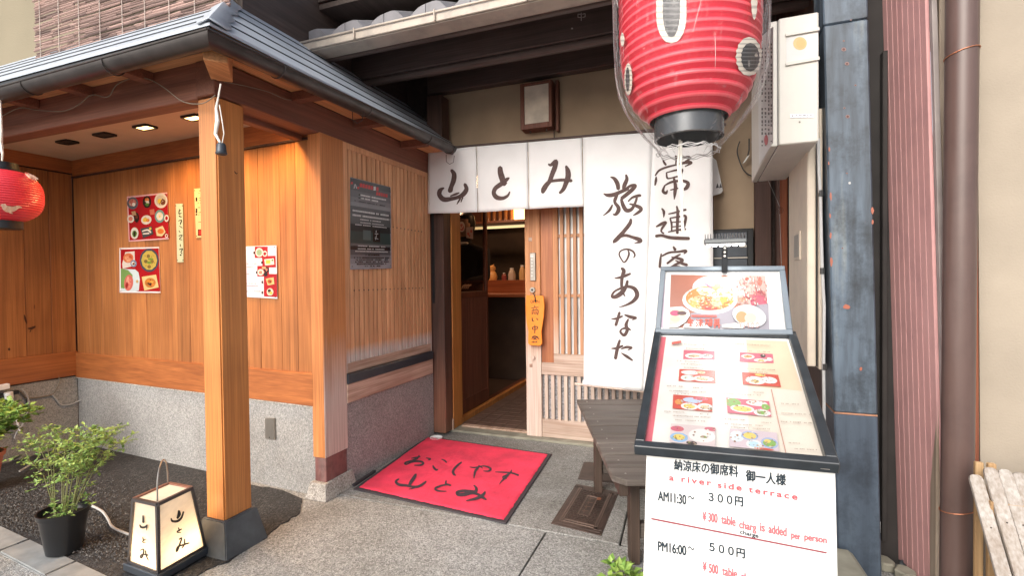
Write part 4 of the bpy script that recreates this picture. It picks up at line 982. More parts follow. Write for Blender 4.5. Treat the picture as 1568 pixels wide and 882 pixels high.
chang=[[(505,36,6),(516,62,13),(508,92,7)],[(420,66,5),(430,85,8),(440,98,7)],[(545,48,4),(590,44,8),(602,55,8),(570,75,5)],[(374,180,5),(372,205,9),(366,236,5)],[(368,170,5),(395,135,7),(450,112,7),(520,95,6),(585,80,11),(612,85,8),(570,108,4)],[(444,150,5),(448,185,7),(470,188,5),(530,172,6)],[(444,150,4),(500,135,6),(548,130,9),(535,170,7)],[(432,238,5),(420,275,10),(440,288,10),(450,270,4)],[(428,240,4),(475,215,8),(545,205,9),(588,220,12),(580,252,13),(552,268,6)],[(494,190,8),(504,240,12),(500,290,11),(496,332,3)],[(470,268,4),(520,256,6)]]
ren=[[(412,393,5),(426,415,9),(424,452,3)],[(374,516,5),(415,495,11),(440,488,8),(415,525,8),(408,548,6),(425,562,6)],[(372,580,10),(410,575,9),(460,588,11),(530,594,12),(596,596,11)],[(513,378,6),(520,420,10),(517,500,10),(517,560,9)],[(458,430,4),(510,418,6),(575,400,7)],[(468,460,5),(478,500,7),(478,545,5)],[(468,458,4),(520,450,6),(572,445,9),(566,500,9),(562,525,5)],[(480,487,4),(562,480,5)],[(478,518,4),(562,510,5)],[(456,552,4),(510,540,6),(572,532,7)]]
kyaku=[[(408,698,4),(402,740,8),(398,790,9)],[(412,715,5),(460,692,7),(520,686,7),(575,680,10),(562,700,4)],[(490,652,6),(502,672,11)],[(538,702,5),(500,725,8),(448,765,7)],[(478,722,4),(520,730,9),(552,745,10),(500,775,8),(470,792,5)],[(505,745,4),(550,765,9),(582,775,10)],[(470,790,6),(520,785,6),(560,800,7)]]
for L_ in (tabi,hito,no,chang,ren,kyaku): sh.strokes(L_,C(88,70,68),*Zc)
for L_ in (a_,na,ta): sh.strokes(L_,C(88,70,68),*Zd)
sh.build('lettering',INK,T2,stuff=True)
t=thing('noren_rail','thin black rail carrying the curtains across the doorway','rail',(-.9,NY,2.1))
MB().tube([on(650,229,1,NY),on(1112,190,1,NY)],.0085,8).build('rod',M['darkbeam'],t,smooth=True)
for x in (700,891,1090): 
    p=on(x,232-(x-655)*.095,1,NY); MB().tube([p,p+Vector((0,.13,.02))],.005,6).build('bracket',M['blackmetal'],t)

# ================================================================== RIGHT SIDE OF THE PASSAGE
t=thing('right_jamb_post','dark reddish brown timber post at the right end of the plaster','post',(.33,3.3,0))
a=on(1155,300,1,3.34); b=on(1180,300,1,3.34)
B('shaft',M['darkwood'],t,a.x,b.x+.0,3.30,3.376,0,2.54,bev=.003)
B('recessed_board',M['darkbeam_y'],t,b.x+.001,.395,3.34,3.376,0,2.54,bev=.002)
B('red_edge_strip',M['redtimber'],t,on(1196,300,1,3.2).x,on(1204,300,1,3.2).x,3.15,3.25,0,2.54,bev=.002)
t=thing('passage_side_wall','dark side wall closing the passage on the right','wall',(.5,2.8,0))
B('wall_face',M['darkwood'],t,.47,.56,2.36,3.37,0,3.2,bev=0)
B('wall_face',M['darkwood'],t,.396,.47,3.255,3.37,0,3.2,bev=0)
# black appliance against the facade
t=thing('black_cabinet','black metal cabinet low on the plaster wall behind the floodlight','cabinet',(.17,3.3,0))
a=on(1090,352,1,3.30); b=on(1154,352,1,3.30)
B('body',M['blackmetal'],t,a.x,b.x,3.295,3.375,.35,a.z,bev=.004)
B('drawer_front',M['darkflash'],t,a.x+.01,b.x-.035,3.283,3.294,a.z-.17,a.z-.02,bev=.003)
B('drawer_front',M['darkflash'],t,a.x+.01,b.x-.035,3.283,3.294,a.z-.60,a.z-.18,bev=.003)
B('edge_trim',M['steel'],t,a.x+.01,b.x-.035,3.279,3.2825,a.z-.178,a.z-.171,bev=0)
p=on(1138,377,1,3.28); B('badge',M['steel'],t,p.x-.02,p.x+.02,3.2795,3.2828,p.z-.006,p.z+.006,bev=0)
# small cloth and dangling lead on the plaster
t=thing('folded_towel','small patterned white cloth hanging at the edge of the long curtain','cloth',on(1100,298,1,3.33))
sh=MB(); P=[(1091,240),(1097,245),(1107,292),(1104,296),(1091,300)]
f=[on(x,y,1,3.33) for x,y in P]; bk=[p+Vector((0,.01,0)) for p in f]; n=5
sh.add(f+bk,[tuple(range(n)),tuple(range(2*n-1,n-1,-1))]+[(i,n+i,n+(i+1)%n,(i+1)%n) for i in range(n)]).build('sheet',M['cloth'],t,bev=.003)
s2=Sheet(lambda x,y,l:on(x,y,1,3.329-l)); 
for dx in (0,5): s2.poly([(1096+dx,288),(1101+dx*.9,287),(1098.5+dx,280)],C(60,55,70))
s2.build('printed_triangles',M['print'],t,stuff=True)
wire('hanging_lead','black electric lead looping down the plaster by the sign box',[on(x,y,1,3.35) for x,y in [(1133,216),(1130,224),(1129,234),(1133,248),(1140,262),(1152,270),(1162,272)]],.0035,M['cabledark'])
t=thing('plug_connector','small white inline connector dangling over the plaster','connector',on(1143,247,1,3.34))
MB().tube([on(1147,212,1,3.34),on(1147,230,1,3.34),on(1145,238,1,3.34)],.004,6).build('lead',M['cabledark'],t)
MB().obox(on(1146,238,1,3.34),on(1139,249,1,3.34),(.008,0,.005),(0,.006,0)).build('plug_body',M['white'],t,bev=.001)
t=thing('glass_float','small clear glass ball on a thin cord beside the cream cabinet','ornament',on(1194,322,1,2.9))
c=on(1194,322,1,2.9); MB().lathe([(0.001,-.019)]+[(.019*math.cos(a),.019*math.sin(a)) for a in [(-.5+i/8)*PI for i in range(1,8)]]+[(.001,.019)],c,16).build('ball',M['clear'],t,smooth=True)
MB().tube([c+Vector((0,0,.019)),on(1150,216,1,2.9)],.0010,4).build('cord',M['cable'],t); MB().tube([c-Vector((0,0,.019)),on(1197,420,1,2.9)],.0012,4).build('cord',M['cable'],t)
# cream meter cabinet
t=thing('cream_cabinet','tall cream steel cabinet below the box sign','cabinet',(.39,2.3,.8))
y0=2.26; xl=on(1236,400,1,y0).x; xr=on(1259,400,1,y0).x; zb=on(1250,562,1,y0).z
yb_=on(1208,400,0,xl-.0).y; yb_=min(max(yb_,2.42),3.0)
B('body',M['creamdark'],t,xl,xl+.030,y0,yb_,zb,1.80,bev=.004)
B('body',M['creamdark'],t,xl+.038,xr,y0-.01,yb_,zb-.01,1.80,bev=.004)
B('groove',M['blackmetal'],t,xl+.030,xl+.038,y0+.012,yb_,zb,1.80,bev=0)
a=on(1216,330,0,xl-.004); b=on(1225,410,0,xl-.004)
sh=B('louvre_frame',M['creamdark'],t,xl-.006,xl-.0003,min(a.y,b.y),max(a.y,b.y),1.22,1.34,bev=.001)
B('louvre_glass',M['steel'],sh,xl-.0068,xl-.0062,min(a.y,b.y)+.012,max(a.y,b.y)-.012,1.232,1.328,bev=0)
t=thing('conduit','pale grey conduit running down beside the blue steel column','pipe',on(1260,640,1,2.3))
MB().tube([on(x,y,1,2.22) for x,y in [(1253,212),(1254,260),(1256,300),(1258,380),(1259,412),(1262,470),(1261,560),(1262,640),(1262,720)]],.0058,8).build('pipe',M['cable'],t,smooth=True)
for yy in (296,415,562): p=on(1257+(yy-296)*.02,yy,1,2.22); MB().tube([p-Vector((0,0,.012)),p+Vector((0,0,.012))],.0085,8).build('clip',M['cabledark'],t)
# box sign
t=thing('box_sign','cream projecting box sign with rusty lower corners beside the blue column','sign',(.32,2.4,1.64))
sy0=2.10; x0=.2335; x1=.2605; x2=.392; yE=2.86; zt_=2.105
zc0=on(1193,222,1,sy0).z; 
B('front_shell',M['cream'],t,x1+.002,x2,sy0,yE,zc0,zt_,bev=.004)
B('rear_shell',M['cream'],t,x0,x1-.001,sy0+.004,yE,zc0-.002,zt_-.005,bev=.003)
B('seam',M['blackmetal'],t,x1-.001,x1+.002,sy0+.006,yE-.01,zc0+.002,zt_-.006,bev=0)
for yy in (53,98):
    a=on(1203,yy,1,sy0-.004); b=on(1253,yy-9,1,sy0-.004)
    MB().obox((a.x,sy0-.004,a.z),(b.x+.004,sy0-.004,b.z-.0),(0,.0035,0),(0,0,.006)).build('ledge_strip',M['cream'],t,bev=.001)
a=on(1204,60,1,sy0-.001); b=on(1252,90,1,sy0-.001)
B('plate',plain('grey_backing',(.58,.58,.57),.5),t,a.x,x2-.003,sy0-.0012,sy0-.0002,b.z-.005,a.z+.006,bev=0)
sh=Sheet(lambda x,y,l:on(x,y,1,sy0-.0014-l))
sh.ell(1225,66,10.5,10,C(225,180,120),22); sh.ell(1226,66,7,7.5,C(222,172,105),18)
sh.rect(1210,174,1246,180,C(240,240,245)); sh.dashes(1219,175,1244,2,C(90,90,100),5); sh.dashes(1224,178,1238,1.4,C(120,120,130),6); sh.ell(1213.5,177,1.3,1,C(70,70,80),8)
sh.ell(1224.5,186.5,1.5,1.5,C(110,110,100),10)
sh.build('label_print',M['print'],t,stuff=True)
# printed sheet on the side of the box
sh=Sheet(lambda x,y,l:on(x,y,0,x0-.0008-l))
sh.poly([(1160,60),(1184,40),(1184,218),(1162,252)],C(226,226,224))
rr=random.Random(2)
for row in range(26):
    yb2=66+row*6.2
    for cx_ in (1166,1171,1176,1180):
        if rr.random()<.8: sh.rect(cx_,yb2+rr.uniform(-.5,.5),cx_+2.2,yb2+rr.uniform(2,4.4),C(60,60,65))
sh.ell(1173,214,3,8,C(200,40,60))
sh.build('side_print',M['print'],t,stuff=True)
# ================================================================== BLUE COLUMN, GAP, PINK SHEET, DOWNPIPE, NEIGHBOUR WALL
t=thing('blue_steel_column','flaking blue painted steel column with rust spots','column',(.51,2.25,0))
yB=2.20
def BX(x,y): return on(x,y,1,yB)
bt=[BX(1260,0),BX(1329,0)]; bb=[BX(1279,700),BX(1346,700)]
def lineat(p,q,z): u=(z-p.z)/(q.z-p.z); return p.x+(q.x-p.x)*u
def col_seg(z0,z1,dy=0,dx=0):
    p=[]
    for z in (z0,z1):
        xl_=lineat(bt[0],bb[0],z)+dx; xr_=lineat(bt[1],bb[1],z)-dx
        p+=[(xl_,yB+dy,z),(xr_,yB+dy,z),(xr_,yB+.16,z),(xl_,yB+.16,z)]
    return MB().hexa(p)
zj=BX(1295,33).z; zj2=BX(1310,636).z
col_seg(zj+.001,3.4).build('shaft',M['bluesteel'],t,bev=.005)
col_seg(zj2+.006,zj-.001,-.001).build('shaft',M['bluesteel'],t,bev=.005)
col_seg(-.02,zj2).build('shaft',M['bluesteel_low'],t,bev=.005)
col_seg(zj2,zj2+.006,.001,.001).build('weld_band',stained('rusty_weld',(.40,.20,.12),[(.2,.15,.15),(.45,.2,.1),(.35,.3,.28)],rough=.7),t)
sh=Sheet(lambda x,y,l:on(x,y,1,yB-.0015-l))
for x,y,r in ((1292,62,1.2),(1292,75,2.6),(1297,97,2.4),(1293,165,1.2),(1298,178,2.3),(1303,30,1),(1310,130,1.2),(1297,265,1),(1290,380,1)):
    sh.ell(x,y,r*1.5,r*1.2,C(130,100,95),10); sh.ell(x,y,r*.8,r*.7,C(80,25,20),9)
sh.ell(1301,280,2.0,2.0,C(190,190,190),10)
rr=random.Random(8)
for x,y,w_,h in ((1297,470,7,5),(1336,322,3,6),(1336,340,2,4),(1318,565,3,3),(1272,300,2,8),(1272,360,2,6),(1273,400,2.5,9),(1271,330,1.6,5),(1269,250,1.5,3),(1270,228,1.5,4)):
    pl_=[(x+w_*rr.uniform(.6,1.1)*math.cos(a),y+h*rr.uniform(.5,1.1)*math.sin(a)) for a in [i*2*PI/9 for i in range(9)]]; sh.poly(pl_,C(168,96,74))
sh.build('rust_spots',M['print'],t,stuff=True)
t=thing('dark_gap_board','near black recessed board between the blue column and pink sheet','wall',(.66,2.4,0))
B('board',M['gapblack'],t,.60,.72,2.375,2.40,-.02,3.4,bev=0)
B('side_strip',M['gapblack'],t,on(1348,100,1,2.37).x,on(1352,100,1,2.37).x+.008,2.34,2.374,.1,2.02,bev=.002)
p=on(1349,808,1,2.36); t=thing('white_peg','thin short white tube stuck in the dark gap','tube',p); MB().tube([p-Vector((0,0,.022)),p+Vector((0,0,.022))],.003,6).build('tube',M['white'],t)
# pink corrugated sheet: folded ribs running vertically
t=thing('pink_corrugated_sheet','pink corrugated metal sheet rusted along its bottom edge','cladding',(.72,2.25,0))
A_=on(1358,0,1,2.37); 
fa=Vector((.700,2.372,0)); fb_=Vector((.742,2.095,0)); dirp=(fb_-fa); Lp=dirp.length; dirp.normalize(); nrm=Vector((-dirp.y*-1,dirp.x*-1,0)); nrm=Vector((dirp.y,-dirp.x,0)) 
if nrm.x>0: nrm=-nrm
K=8; prof=[]
for i in range(K):
    b0=i*Lp/K; prof+=[(b0,.006),(b0+Lp/K-.0075,.006),(b0+Lp/K-.0055,-.002),(b0+Lp/K-.0025,-.002)]
prof.append((Lp,0))
vs=[];n=len(prof); rr=random.Random(1)
lean=-.0285
for z in (0.02,.10,.16,3.4):
    for (s_,d) in prof:
        q=fa+dirp*s_+nrm*d; zz=z
        if z==.02: zz=.02+rr.uniform(0,.02)
        vs.append((q.x+lean*(zz-.9)*.9,q.y,zz))
fs=[(r_*n+i,r_*n+i+1,(r_+1)*n+i+1,(r_+1)*n+i) for r_ in range(3) for i in range(n-1)]
o=MB().add(vs,fs).build('sheet',M['pink'],t); md=o.modifiers.new('s','SOLIDIFY'); md.thickness=.0015
e=fb_; MB().hexa([(e.x+.001+lean*(z-.9)*.9+dx,e.y+dy,z) for z in (.02,3.4) for dx,dy in ((0,-.022),(.018,-.012),(.016,.02),(0,.0))]).build('grey_edge_fold',plain('grey_edge',(.33,.29,.28),.6,noise=.2),t,bev=.001)
MB().hexa([(fa.x-.006+lean*(z-.9)*.9+dx,fa.y+dy,z) for z in (.02,3.4) for dx,dy in ((0,0),(.012,0),(.012,.03),(0,.03))]).build('grey_edge_fold',plain('grey_edge_dark',(.17,.13,.14),.6,noise=.2),t,bev=.001)
# timber strip, downpipe, red timber, stucco
WY=2.13
def colbar(name,mat,par,xa0,xa1,xb0,xb1,y0,y1,zt=3.4,zb=-.02,bev=.003):
    """px columns at y=100 and y=700 on plane y0"""
    p0,p1=on(xa0,100,1,y0),on(xa1,100,1,y0); q0,q1=on(xb0,700,1,y0),on(xb1,700,1,y0); P=[]
    for z in (zb,zt): P+=[(lineat(p0,q0,z),y0,z),(lineat(p1,q1,z),y0,z),(lineat(p1,q1,z),y1,z),(lineat(p0,q0,z),y1,z)]
    return MB().hexa(P).build(name,mat,par,bev=bev)
t=thing('grey_timber_strip','narrow greyed timber strip between pink sheet and downpipe','timber strip',(.79,2.1,0))
colbar('strip',M['greytimber'],t,1438,1456,1434,1456,2.10,2.15)
t=thing('red_stained_timber','rust red timber edge right of the brown downpipe','timber strip',(.87,2.1,0))
colbar('strip',M['redtimber'],t,1484,1496.5,1484,1500,2.10,2.16)
t=thing('neighbour_stucco_wall','plain beige stucco wall of the neighbouring house','wall',(2.5,2.2,0))
colbar('wall_face',M['stucco'],t,1497,3200,1501,3200,2.112,2.4,zt=5,bev=0)
t=thing('downpipe','brown plastic downpipe tied with copper wire in front of the stucco','pipe',(.80,2.05,0))
yD=2.035
pa,pb=on(1472.5,100,1,yD),on(1465,800,1,yD)
def dpp(z): return Vector((lineat(pa,pb,z),yD,z))
MB().tube([dpp(-.02),dpp(.45),dpp(1.2),dpp(3.4)],.0425,28).build('pipe',M['downpipe'],t,smooth=True)
for x,y in ((1472,82),(1463,780)):
    c=on(x,y,1,yD); mb=MB(); c=dpp(c.z); mb.tube([c+Vector((.0445*math.cos(a),.0445*math.sin(a),.010*math.cos(a+.3))) for a in [i*2*PI/24 for i in range(25)]],.0018,6,cap=False); mb.build('wire_tie',M['copper'],t)
# white slatted guard leaning on the wall
t=thing('leaning_slat_guard','white weathered slatted guard with rounded tops leaning on the stucco','guard',(1.0,1.8,0))
for i in range(7):
    x0=1483+i*22.0; yt=(727,716,719,724,724,724,724)[i] if i else 727
    a=on(x0,yt,1,1.86); b=on(x0+19,yt,1,1.86)
    wv=Vector((b.x-a.x,0,0))*.5; c0=(a+b)/2; w_=.019
    top=Vector((c0.x,1.86,c0.z)); bot=Vector((c0.x+.012+.0075*i,1.50,0.0)); d=(bot-top); 
    nn=Vector((0,-d.z,d.y)).normalized(); 
    if nn.y>0: nn=-nn
    side=Vector((1,0,0)); w_=.0165; up=-d.normalized(); prof=[]
    outl=[(-w_,0),(w_,0),(w_,.0)]
    pts=[bot-side*w_*1.05,bot+side*w_*1.05,top+side*w_-up*.014,top+side*w_*.8-up*.005,top+side*w_*.4-up*.001,top-side*w_*.4-up*.001,top-side*w_*.8-up*.005,top-side*w_-up*.014]
    f=[p+nn*.006 for p in pts]; bk=[p-nn*.006 for p in pts]; n=len(pts)
    MB().add(f+bk,[tuple(range(n)),tuple(range(2*n-1,n-1,-1))]+[(k,n+k,n+(k+1)%n,(k+1)%n) for k in range(n)]).build('slat',M['picket'],t,bev=.0015)
    for u in (.22,): 
        c=top+d*u+nn*.0065; MB().tube([c,c+nn*.0012],.0022,6).build('nail',M['iron'],t)
MB().hexa([(.785,1.879,.55),(1.30,1.879,.55),(1.36,1.524,.0),(.80,1.524,.0),(.785,1.889,.55),(1.30,1.889,.55),(1.36,1.534,.0),(.80,1.534,.0)]).build('gap_shade_board',M['darkwood'],t)  # dark board added to paint shade into the gaps between the slats
for u in (.2,.75):
    a=Vector((.76,1.86-.36*u+.014,.60*(1-u))); MB().box(a.x,a.x+.36,a.y,a.y+.02,a.z-.02,a.z+.02).build('cross_rail',M['tanwood'],t,bev=.002)
for i in range(2): B('prop_slat',M['tanwood'],t,.765+i*.03,.785+i*.03,1.90,1.915,0,.58,bev=.002)
# concrete block by the column
t=thing('concrete_block','low greenish concrete block at the foot of the blue column','block',(.5,2.1,0))
MB().hexa([(.33,1.75,0),(.562,1.75,0),(.548,2.19,0),(.33,2.19,0),(.34,1.75,.115),(.545,1.75,.115),(.508,2.18,.125),(.34,2.18,.125)]).build('block',M['concrete'],t,bev=.012)
t=thing('mossy_rubble','mossy stone rubble wedged under the pink sheet','stone',(.68,2.33,0))
for k,(x,y,s_) in enumerate(((.66,2.33,.05),(.70,2.25,.05),(.69,2.16,.05))):
    rr=random.Random(k); vs=[(x+s_*rr.uniform(.6,1)*math.cos(a)*.8,y+s_*rr.uniform(.6,1)*math.sin(a),z) for z in (0,.035+.01*k) for a in [i*PI/3 for i in range(6)]]
    MB().add(vs,[(5,4,3,2,1,0),(6,7,8,9,10,11)]+[(i,(i+1)%6,6+(i+1)%6,6+i) for i in range(6)]).build('stone',M['concrete'],t,bev=.006)

# ================================================================== GROUND LEVEL THINGS
# doormat
t=thing('doormat','red doormat with black brush characters before the doorway','doormat',(-1.38,2.68,0))
cm=[gz(541,748,.012),gz(775,801,.012),gz(845,695,.012),gz(654,668,.012)]
cen=sum((c for c in cm),Vector())/4
def quadslab(c4,z0,z1,inset=0):
    c_=sum((Vector(c) for c in c4),Vector())/4; P=[]
    for z in (z0,z1):
        for c in c4:
            d=(Vector(c)-c_); q=c_+d*(1-inset/d.length if inset else 1); P.append((q.x,q.y,z))
    return MB().hexa(P)
quadslab(cm,.002,.010).build('rubber_edge',M['rubber'],t,bev=.002)
# pile with slightly ragged border, tufted surface
mb=MB(); nx=90; vs=[];fs=[]; rr=random.Random(6)
ins=[cen+(c-cen)*(1-.030/(c-cen).length) for c in cm]
for j in range(nx+1):
    v=j/nx
    for i in range(nx+1):
        u=i/nx; p=(ins[0]*(1-u)+ins[1]*u)*(1-v)+(ins[3]*(1-u)+ins[2]*u)*v
        e=min(u,v,1-u,1-v); jit=.0022 if e==0 else .0012
        vs.append((p.x+rr.uniform(-jit,jit),p.y+rr.uniform(-jit,jit),.0165+rr.uniform(-.0011,.0011)+(0 if e>0 else -.005)))
for j in range(nx):
    for i in range(nx): a=j*(nx+1)+i; fs.append((a,a+1,a+nx+2,a+nx+1))
mb.add(vs,fs).build('pile',M['mat'],t,smooth=True)
sh=Sheet(lambda x,y,l:gz(x,y,.0185+l),.0004,.00002); Zm=(560,660,5.6)
o_=[[(393,236,4),(430,230,7),(466,222,5)],[(458,212,6),(440,238,8),(400,255,8),(350,270,8),(336,282,8),(352,288,6),(385,272,6),(430,262,8),(475,265,9),(494,280,9),(470,294,8),(418,296,4)],[(520,233,4),(556,243,7),(536,251,4)]]
ko=[[(650,244,3),(675,255,7),(694,272,5)],[(576,298,5),(585,318,9),(605,336,8),(620,330,3)]]
si=[[(822,270,6),(795,290,9),(765,320,10),(748,350,10),(755,372,10),(773,383,4)]]
ya_=[[(893,311,3),(930,316,5),(970,310,6),(1010,302,5),(1050,312,8),(1072,330,9),(1050,346,7),(1010,345,3)],[(972,298,5),(960,320,9),(940,345,10),(932,375,8),(928,408,3)],[(975,300,4),(1000,320,4)]]
su=[[(1113,354,3),(1180,356,6),(1250,362,7),(1310,382,8)],[(1250,338,5),(1240,360,9),(1205,385,9),(1178,395,7),(1182,412,6),(1205,405,8)],[(1222,380,8),(1190,410,8),(1165,432,6),(1146,458,2)]]
ym=[[(430,374,10),(412,405,15),(385,445,14),(372,475,10)],[(284,414,6),(258,436,10),(285,462,12),(350,470,11),(400,480,10),(450,478,11),(492,455,10),(516,436,7)],[(440,478,8),(400,495,5),(368,502,2)]]
tt_=[[(690,428,6),(688,455,9),(728,468,7)],[(700,462,7),(650,470,8),(602,490,9),(604,508,9),(640,518,6),(692,519,3)]]
mm_=[[(928,468,6),(948,495,12),(938,525,15),(890,520,14),(830,515,12),(785,528,13),(795,548,14),(850,545,16),(910,532,14),(960,545,11),(1000,570,12),(1032,590,7)],[(1024,524,8),(1000,555,14),(950,580,13),(900,592,8),(860,600,3)]]
for L_ in (o_,ko,si,ya_,su,ym,tt_,mm_): sh.strokes(L_,C(70,55,60),*Zm)
sh.build('lettering',M['matink'],t,stuff=True)
t=thing('salt_dish','small white round dish on the paving by the door jamb','dish',gz(668,674))
c=gz(668,674); MB().lathe([(0,.004),(.028,.004),(.030,.0),(.043,.012),(.046,.020),(.044,.0205),(.036,.012),(0,.009)],c,24).build('dish',M['white'],t,smooth=True)
t=thing('rubber_strip','short black rubber strip lying along the foot of the granite wall','strip',(-1.85,2.4,0))
MB().obox(gz(541,744,.008),gz(574,722,.008),(.008,0,0),(0,0,.007)).build('strip',M['rubber'],t)
# cast iron covers
t=thing('drain_cover','large rusty cast iron drain cover beside the bench leg','manhole cover',(-.55,2.45,0))
c4=[gz(843,803,.0),gz(921,822,.0),gz(948,755,.0),gz(882,742,.0)]
quadslab(c4,-.01,.0030).build('frame',M['iron'],t,bev=.002)
quadslab(c4,-.01,.0042,.022).build('lid',M['iron'],t,bev=.002)
cc=sum(c4,Vector())/4
def Q(u,v,z): return Vector(((c4[0]*(1-u)+c4[1]*u)*(1-v)+(c4[3]*(1-u)+c4[2]*u)*v).xy.to_3d())+Vector((0,0,z))
mb=MB()
for i in range(15):
    for j in range(15):
        u=.24+.52*i/14; v=.20+.66*j/14
        if .40<u<.62 and .30<v<.75: continue
        a=Q(u,v,.0045); mb.obox(a-Vector((.005,.005*(1 if (i+j)%2 else -1),0)),a+Vector((.005,.005*(1 if (i+j)%2 else -1),0)),(0,.0016,0),(0,0,.003))
mb.build('tread_pattern',M['iron'],t,stuff=True)
for k,(u0,v0,u1,v1) in enumerate(((.12,.10,.88,.10),(.12,.14,.88,.14),(.14,.08,.14,.90),(.18,.08,.18,.90),(.86,.08,.86,.90),(.82,.08,.82,.90),(.40,.30,.40,.75),(.62,.30,.62,.75),(.40,.30,.62,.30),(.40,.75,.62,.75))):
    MB().obox(Q(u0,v0,.0048),Q(u1,v1,.0048),(.003,0.003,0) if abs(u0-u1)<.01 else (0,.003,0),(0,0,.0022)).build('raised_rib',M['ironlight'],t)
for (u,v) in ((.10,.93),(.90,.93),(.90,.10)): 
    for dd in (-.012,.012): a=Q(u,v,.004)+Vector((dd,0,0)); MB().lathe([(0,.003),(.011,.003),(.012,0)],a,12).build('key_hole',M['iron'],t)
sh=Sheet(lambda x,y,l:Q(x/100,y/100,.0062+l))
for k,v in enumerate((.38,.48,.58,.68)): sh.strokes([[(45,v*100,.9),(57,v*100+2,.9)],[(50,v*100-4,.9),(48,v*100+4,.9)]],C(105,85,75))
sh.ell(66,72,4.5,3.5,C(150,95,70),14)
sh.build('cast_mark',M['print'],t,stuff=True)
t=thing('small_cover','small rusty checkered iron cover behind the large one','manhole cover',(-.5,2.85,0))
d4=[gz(884,735,.0),gz(944,741,.0),gz(955,712,.0),gz(894,708,.0)]
quadslab(d4,-.01,.003).build('frame',M['iron'],t,bev=.002); quadslab(d4,-.01,.0045,.012).build('lid',M['iron'],t,bev=.001)

# bench, turned about 22 degrees
ba=gz(883,612,.40); bb_=gz(941,738,.40); dv=(ba-bb_); dv.z=0; LB=dv.length; ang=math.atan2(dv.y,dv.x)-PI/2
t=thing('garden_bench','dark stained slatted bench set askew behind the menu stand','bench',(bb_.x,bb_.y,0),rz=ang)
def BL(x,y,z): return Matrix.Rotation(ang,4,'Z')@Vector((x,y,z))+Vector((bb_.x,bb_.y,0))
def bbox(x0,x1,y0,y1,z0,z1): return MB().hexa([BL(x,y,z) for z in (z0,z1) for x,y in ((x0,y0),(x1,y0),(x1,y1),(x0,y1))])
npk=9; pw=LB/npk; WB=.56
for i in range(npk):
    y0=i*pw+.008; y1=(i+1)*pw-.008
    if i==0:
        P=[(.045,y0),(WB-.045,y0),(WB,y0+.045),(WB,y1),(0,y1),(0,y0+.045)]; n=6
        MB().add([BL(x,y,z) for z in (.378,.402) for x,y in P],[tuple(range(5,-1,-1)),tuple(range(6,12))]+[(k,(k+1)%6,6+(k+1)%6,6+k) for k in range(6)]).build('plank',M['bench'],t,bev=.003)
    else: bbox(0,WB,y0,y1,.378,.402+random.Random(i).uniform(-.001,.001)).build('plank',M['bench'],t,bev=.003)
    for xx in (.055,WB-.055): a=BL(xx,(y0+y1)/2,.4015); MB().tube([a,a+Vector((0,0,.0022))],.004,7).build('screw',M['steel'],t)
bbox(.028,.062,.05,LB-.05,.322,.378).build('side_apron',M['benchleg'],t,bev=.003); bbox(WB-.062,WB-.028,.05,LB-.05,.322,.378).build('side_apron',M['benchleg'],t,bev=.003)
fa_=gz(961,862); 
def inv(p): return Matrix.Rotation(-ang,4,'Z')@(Vector(p)-Vector((bb_.x,bb_.y,0)))
lf=inv(gz(966,862)); lb=inv(gz(912,754))
LEG=[]
for (x_,y_) in ((max(lf.x,.03),max(lf.y,.05)),(max(lb.x,.03),min(lb.y,LB-.1))):
    bbox(x_-.004,x_+.034,y_-.02,y_+.045,0,.378).build('leg',M['benchleg'],t,bev=.003)
    bbox(WB-.07,WB-.03,y_-.02,y_+.045,0,.378).build('leg',M['benchleg'],t,bev=.003)
    bbox(x_+.035,WB-.071,y_-.006,y_+.03,.10,.16).build('cross_stretcher',M['bench'],t,bev=.003)
    bbox(x_+.035,WB-.071,y_-.006,y_+.03,.30,.36).build('top_stretcher',M['benchleg'],t,bev=.003)
    LEG.append((x_,y_))
mb=MB().obox(BL(LEG[0][0]+.10,LEG[0][1]+.03,.30),BL(LEG[1][0]+.10,LEG[1][1]-.03,.12),(.014,0,0),(0,0,.022)); mb.build('brace',M['bench'],t,bev=.002)
# menu stand
def frame4(name,parent,mat,TL,TR,BR,BL_,wd,th,n):
    n=Vector(n).normalized(); c=(TL+TR+BR+BL_)/4
    pts=[TL,TR,BR,BL_]
    for k in range(4):
        a,b=pts[k],pts[(k+1)%4]; e=(b-a).normalized(); inn=(c-(a+b)/2); inn=(inn-e*inn.dot(e)).normalized()
        a2,b2=(a,b) if k%2==0 else (a+e*wd,b-e*wd)
        a2=a2+inn*wd/2; b2=b2+inn*wd/2
        MB().obox(a2,b2,inn*wd/2,n*th/2).build(name,mat,parent,bev=.002)
t=thing('menu_stand','black framed menu stand with tilted menu panel and hanging price board','menu stand',(.06,1.72,0)); MS=t
yb1=1.30; yt1=1.89
TL,TR,BR,BL_=on(1003,508,1,yt1),on(1218,514,1,yt1),on(1286,719,1,yb1),on(971,690,1,yb1)
n1=(TR-TL).cross(BL_-TL).normalized(); n1=n1 if n1.dot(CAM-TL)>0 else -n1
pc=(TL+TR+BR+BL_)/4
TR=TR-n1*((TR-pc).dot(n1)); 
frame4('frame_bar',t,M['blackframe'],TL,TR,BR,BL_,.024,.030,n1)
fnL=plane_fn(pc-n1*.003,n1)
MB().hexa([fnL(x,y,l) for l in (-.006,0) for x,y in ((1008,512),(1214,518),(1279,713),(979,686))]).build('back_panel',M['white'],t)
def quad(sh,pts,col): sh.poly(pts,col)
sh=Sheet(fnL,.0002,.00002)
Z=(960,500,3.835)
def zp(x,y,Z_=None):
    Z_=Z_ or Z; return (Z_[0]+x/Z_[2],Z_[1]+y/Z_[2])
def zq(sh,P,col,Z_=None,same=False): sh.poly([zp(x,y,Z_) for x,y in P],col,same)
zq(sh,[(200,60),(940,85),(1175,805),(100,680)],(.80,.74,.64))
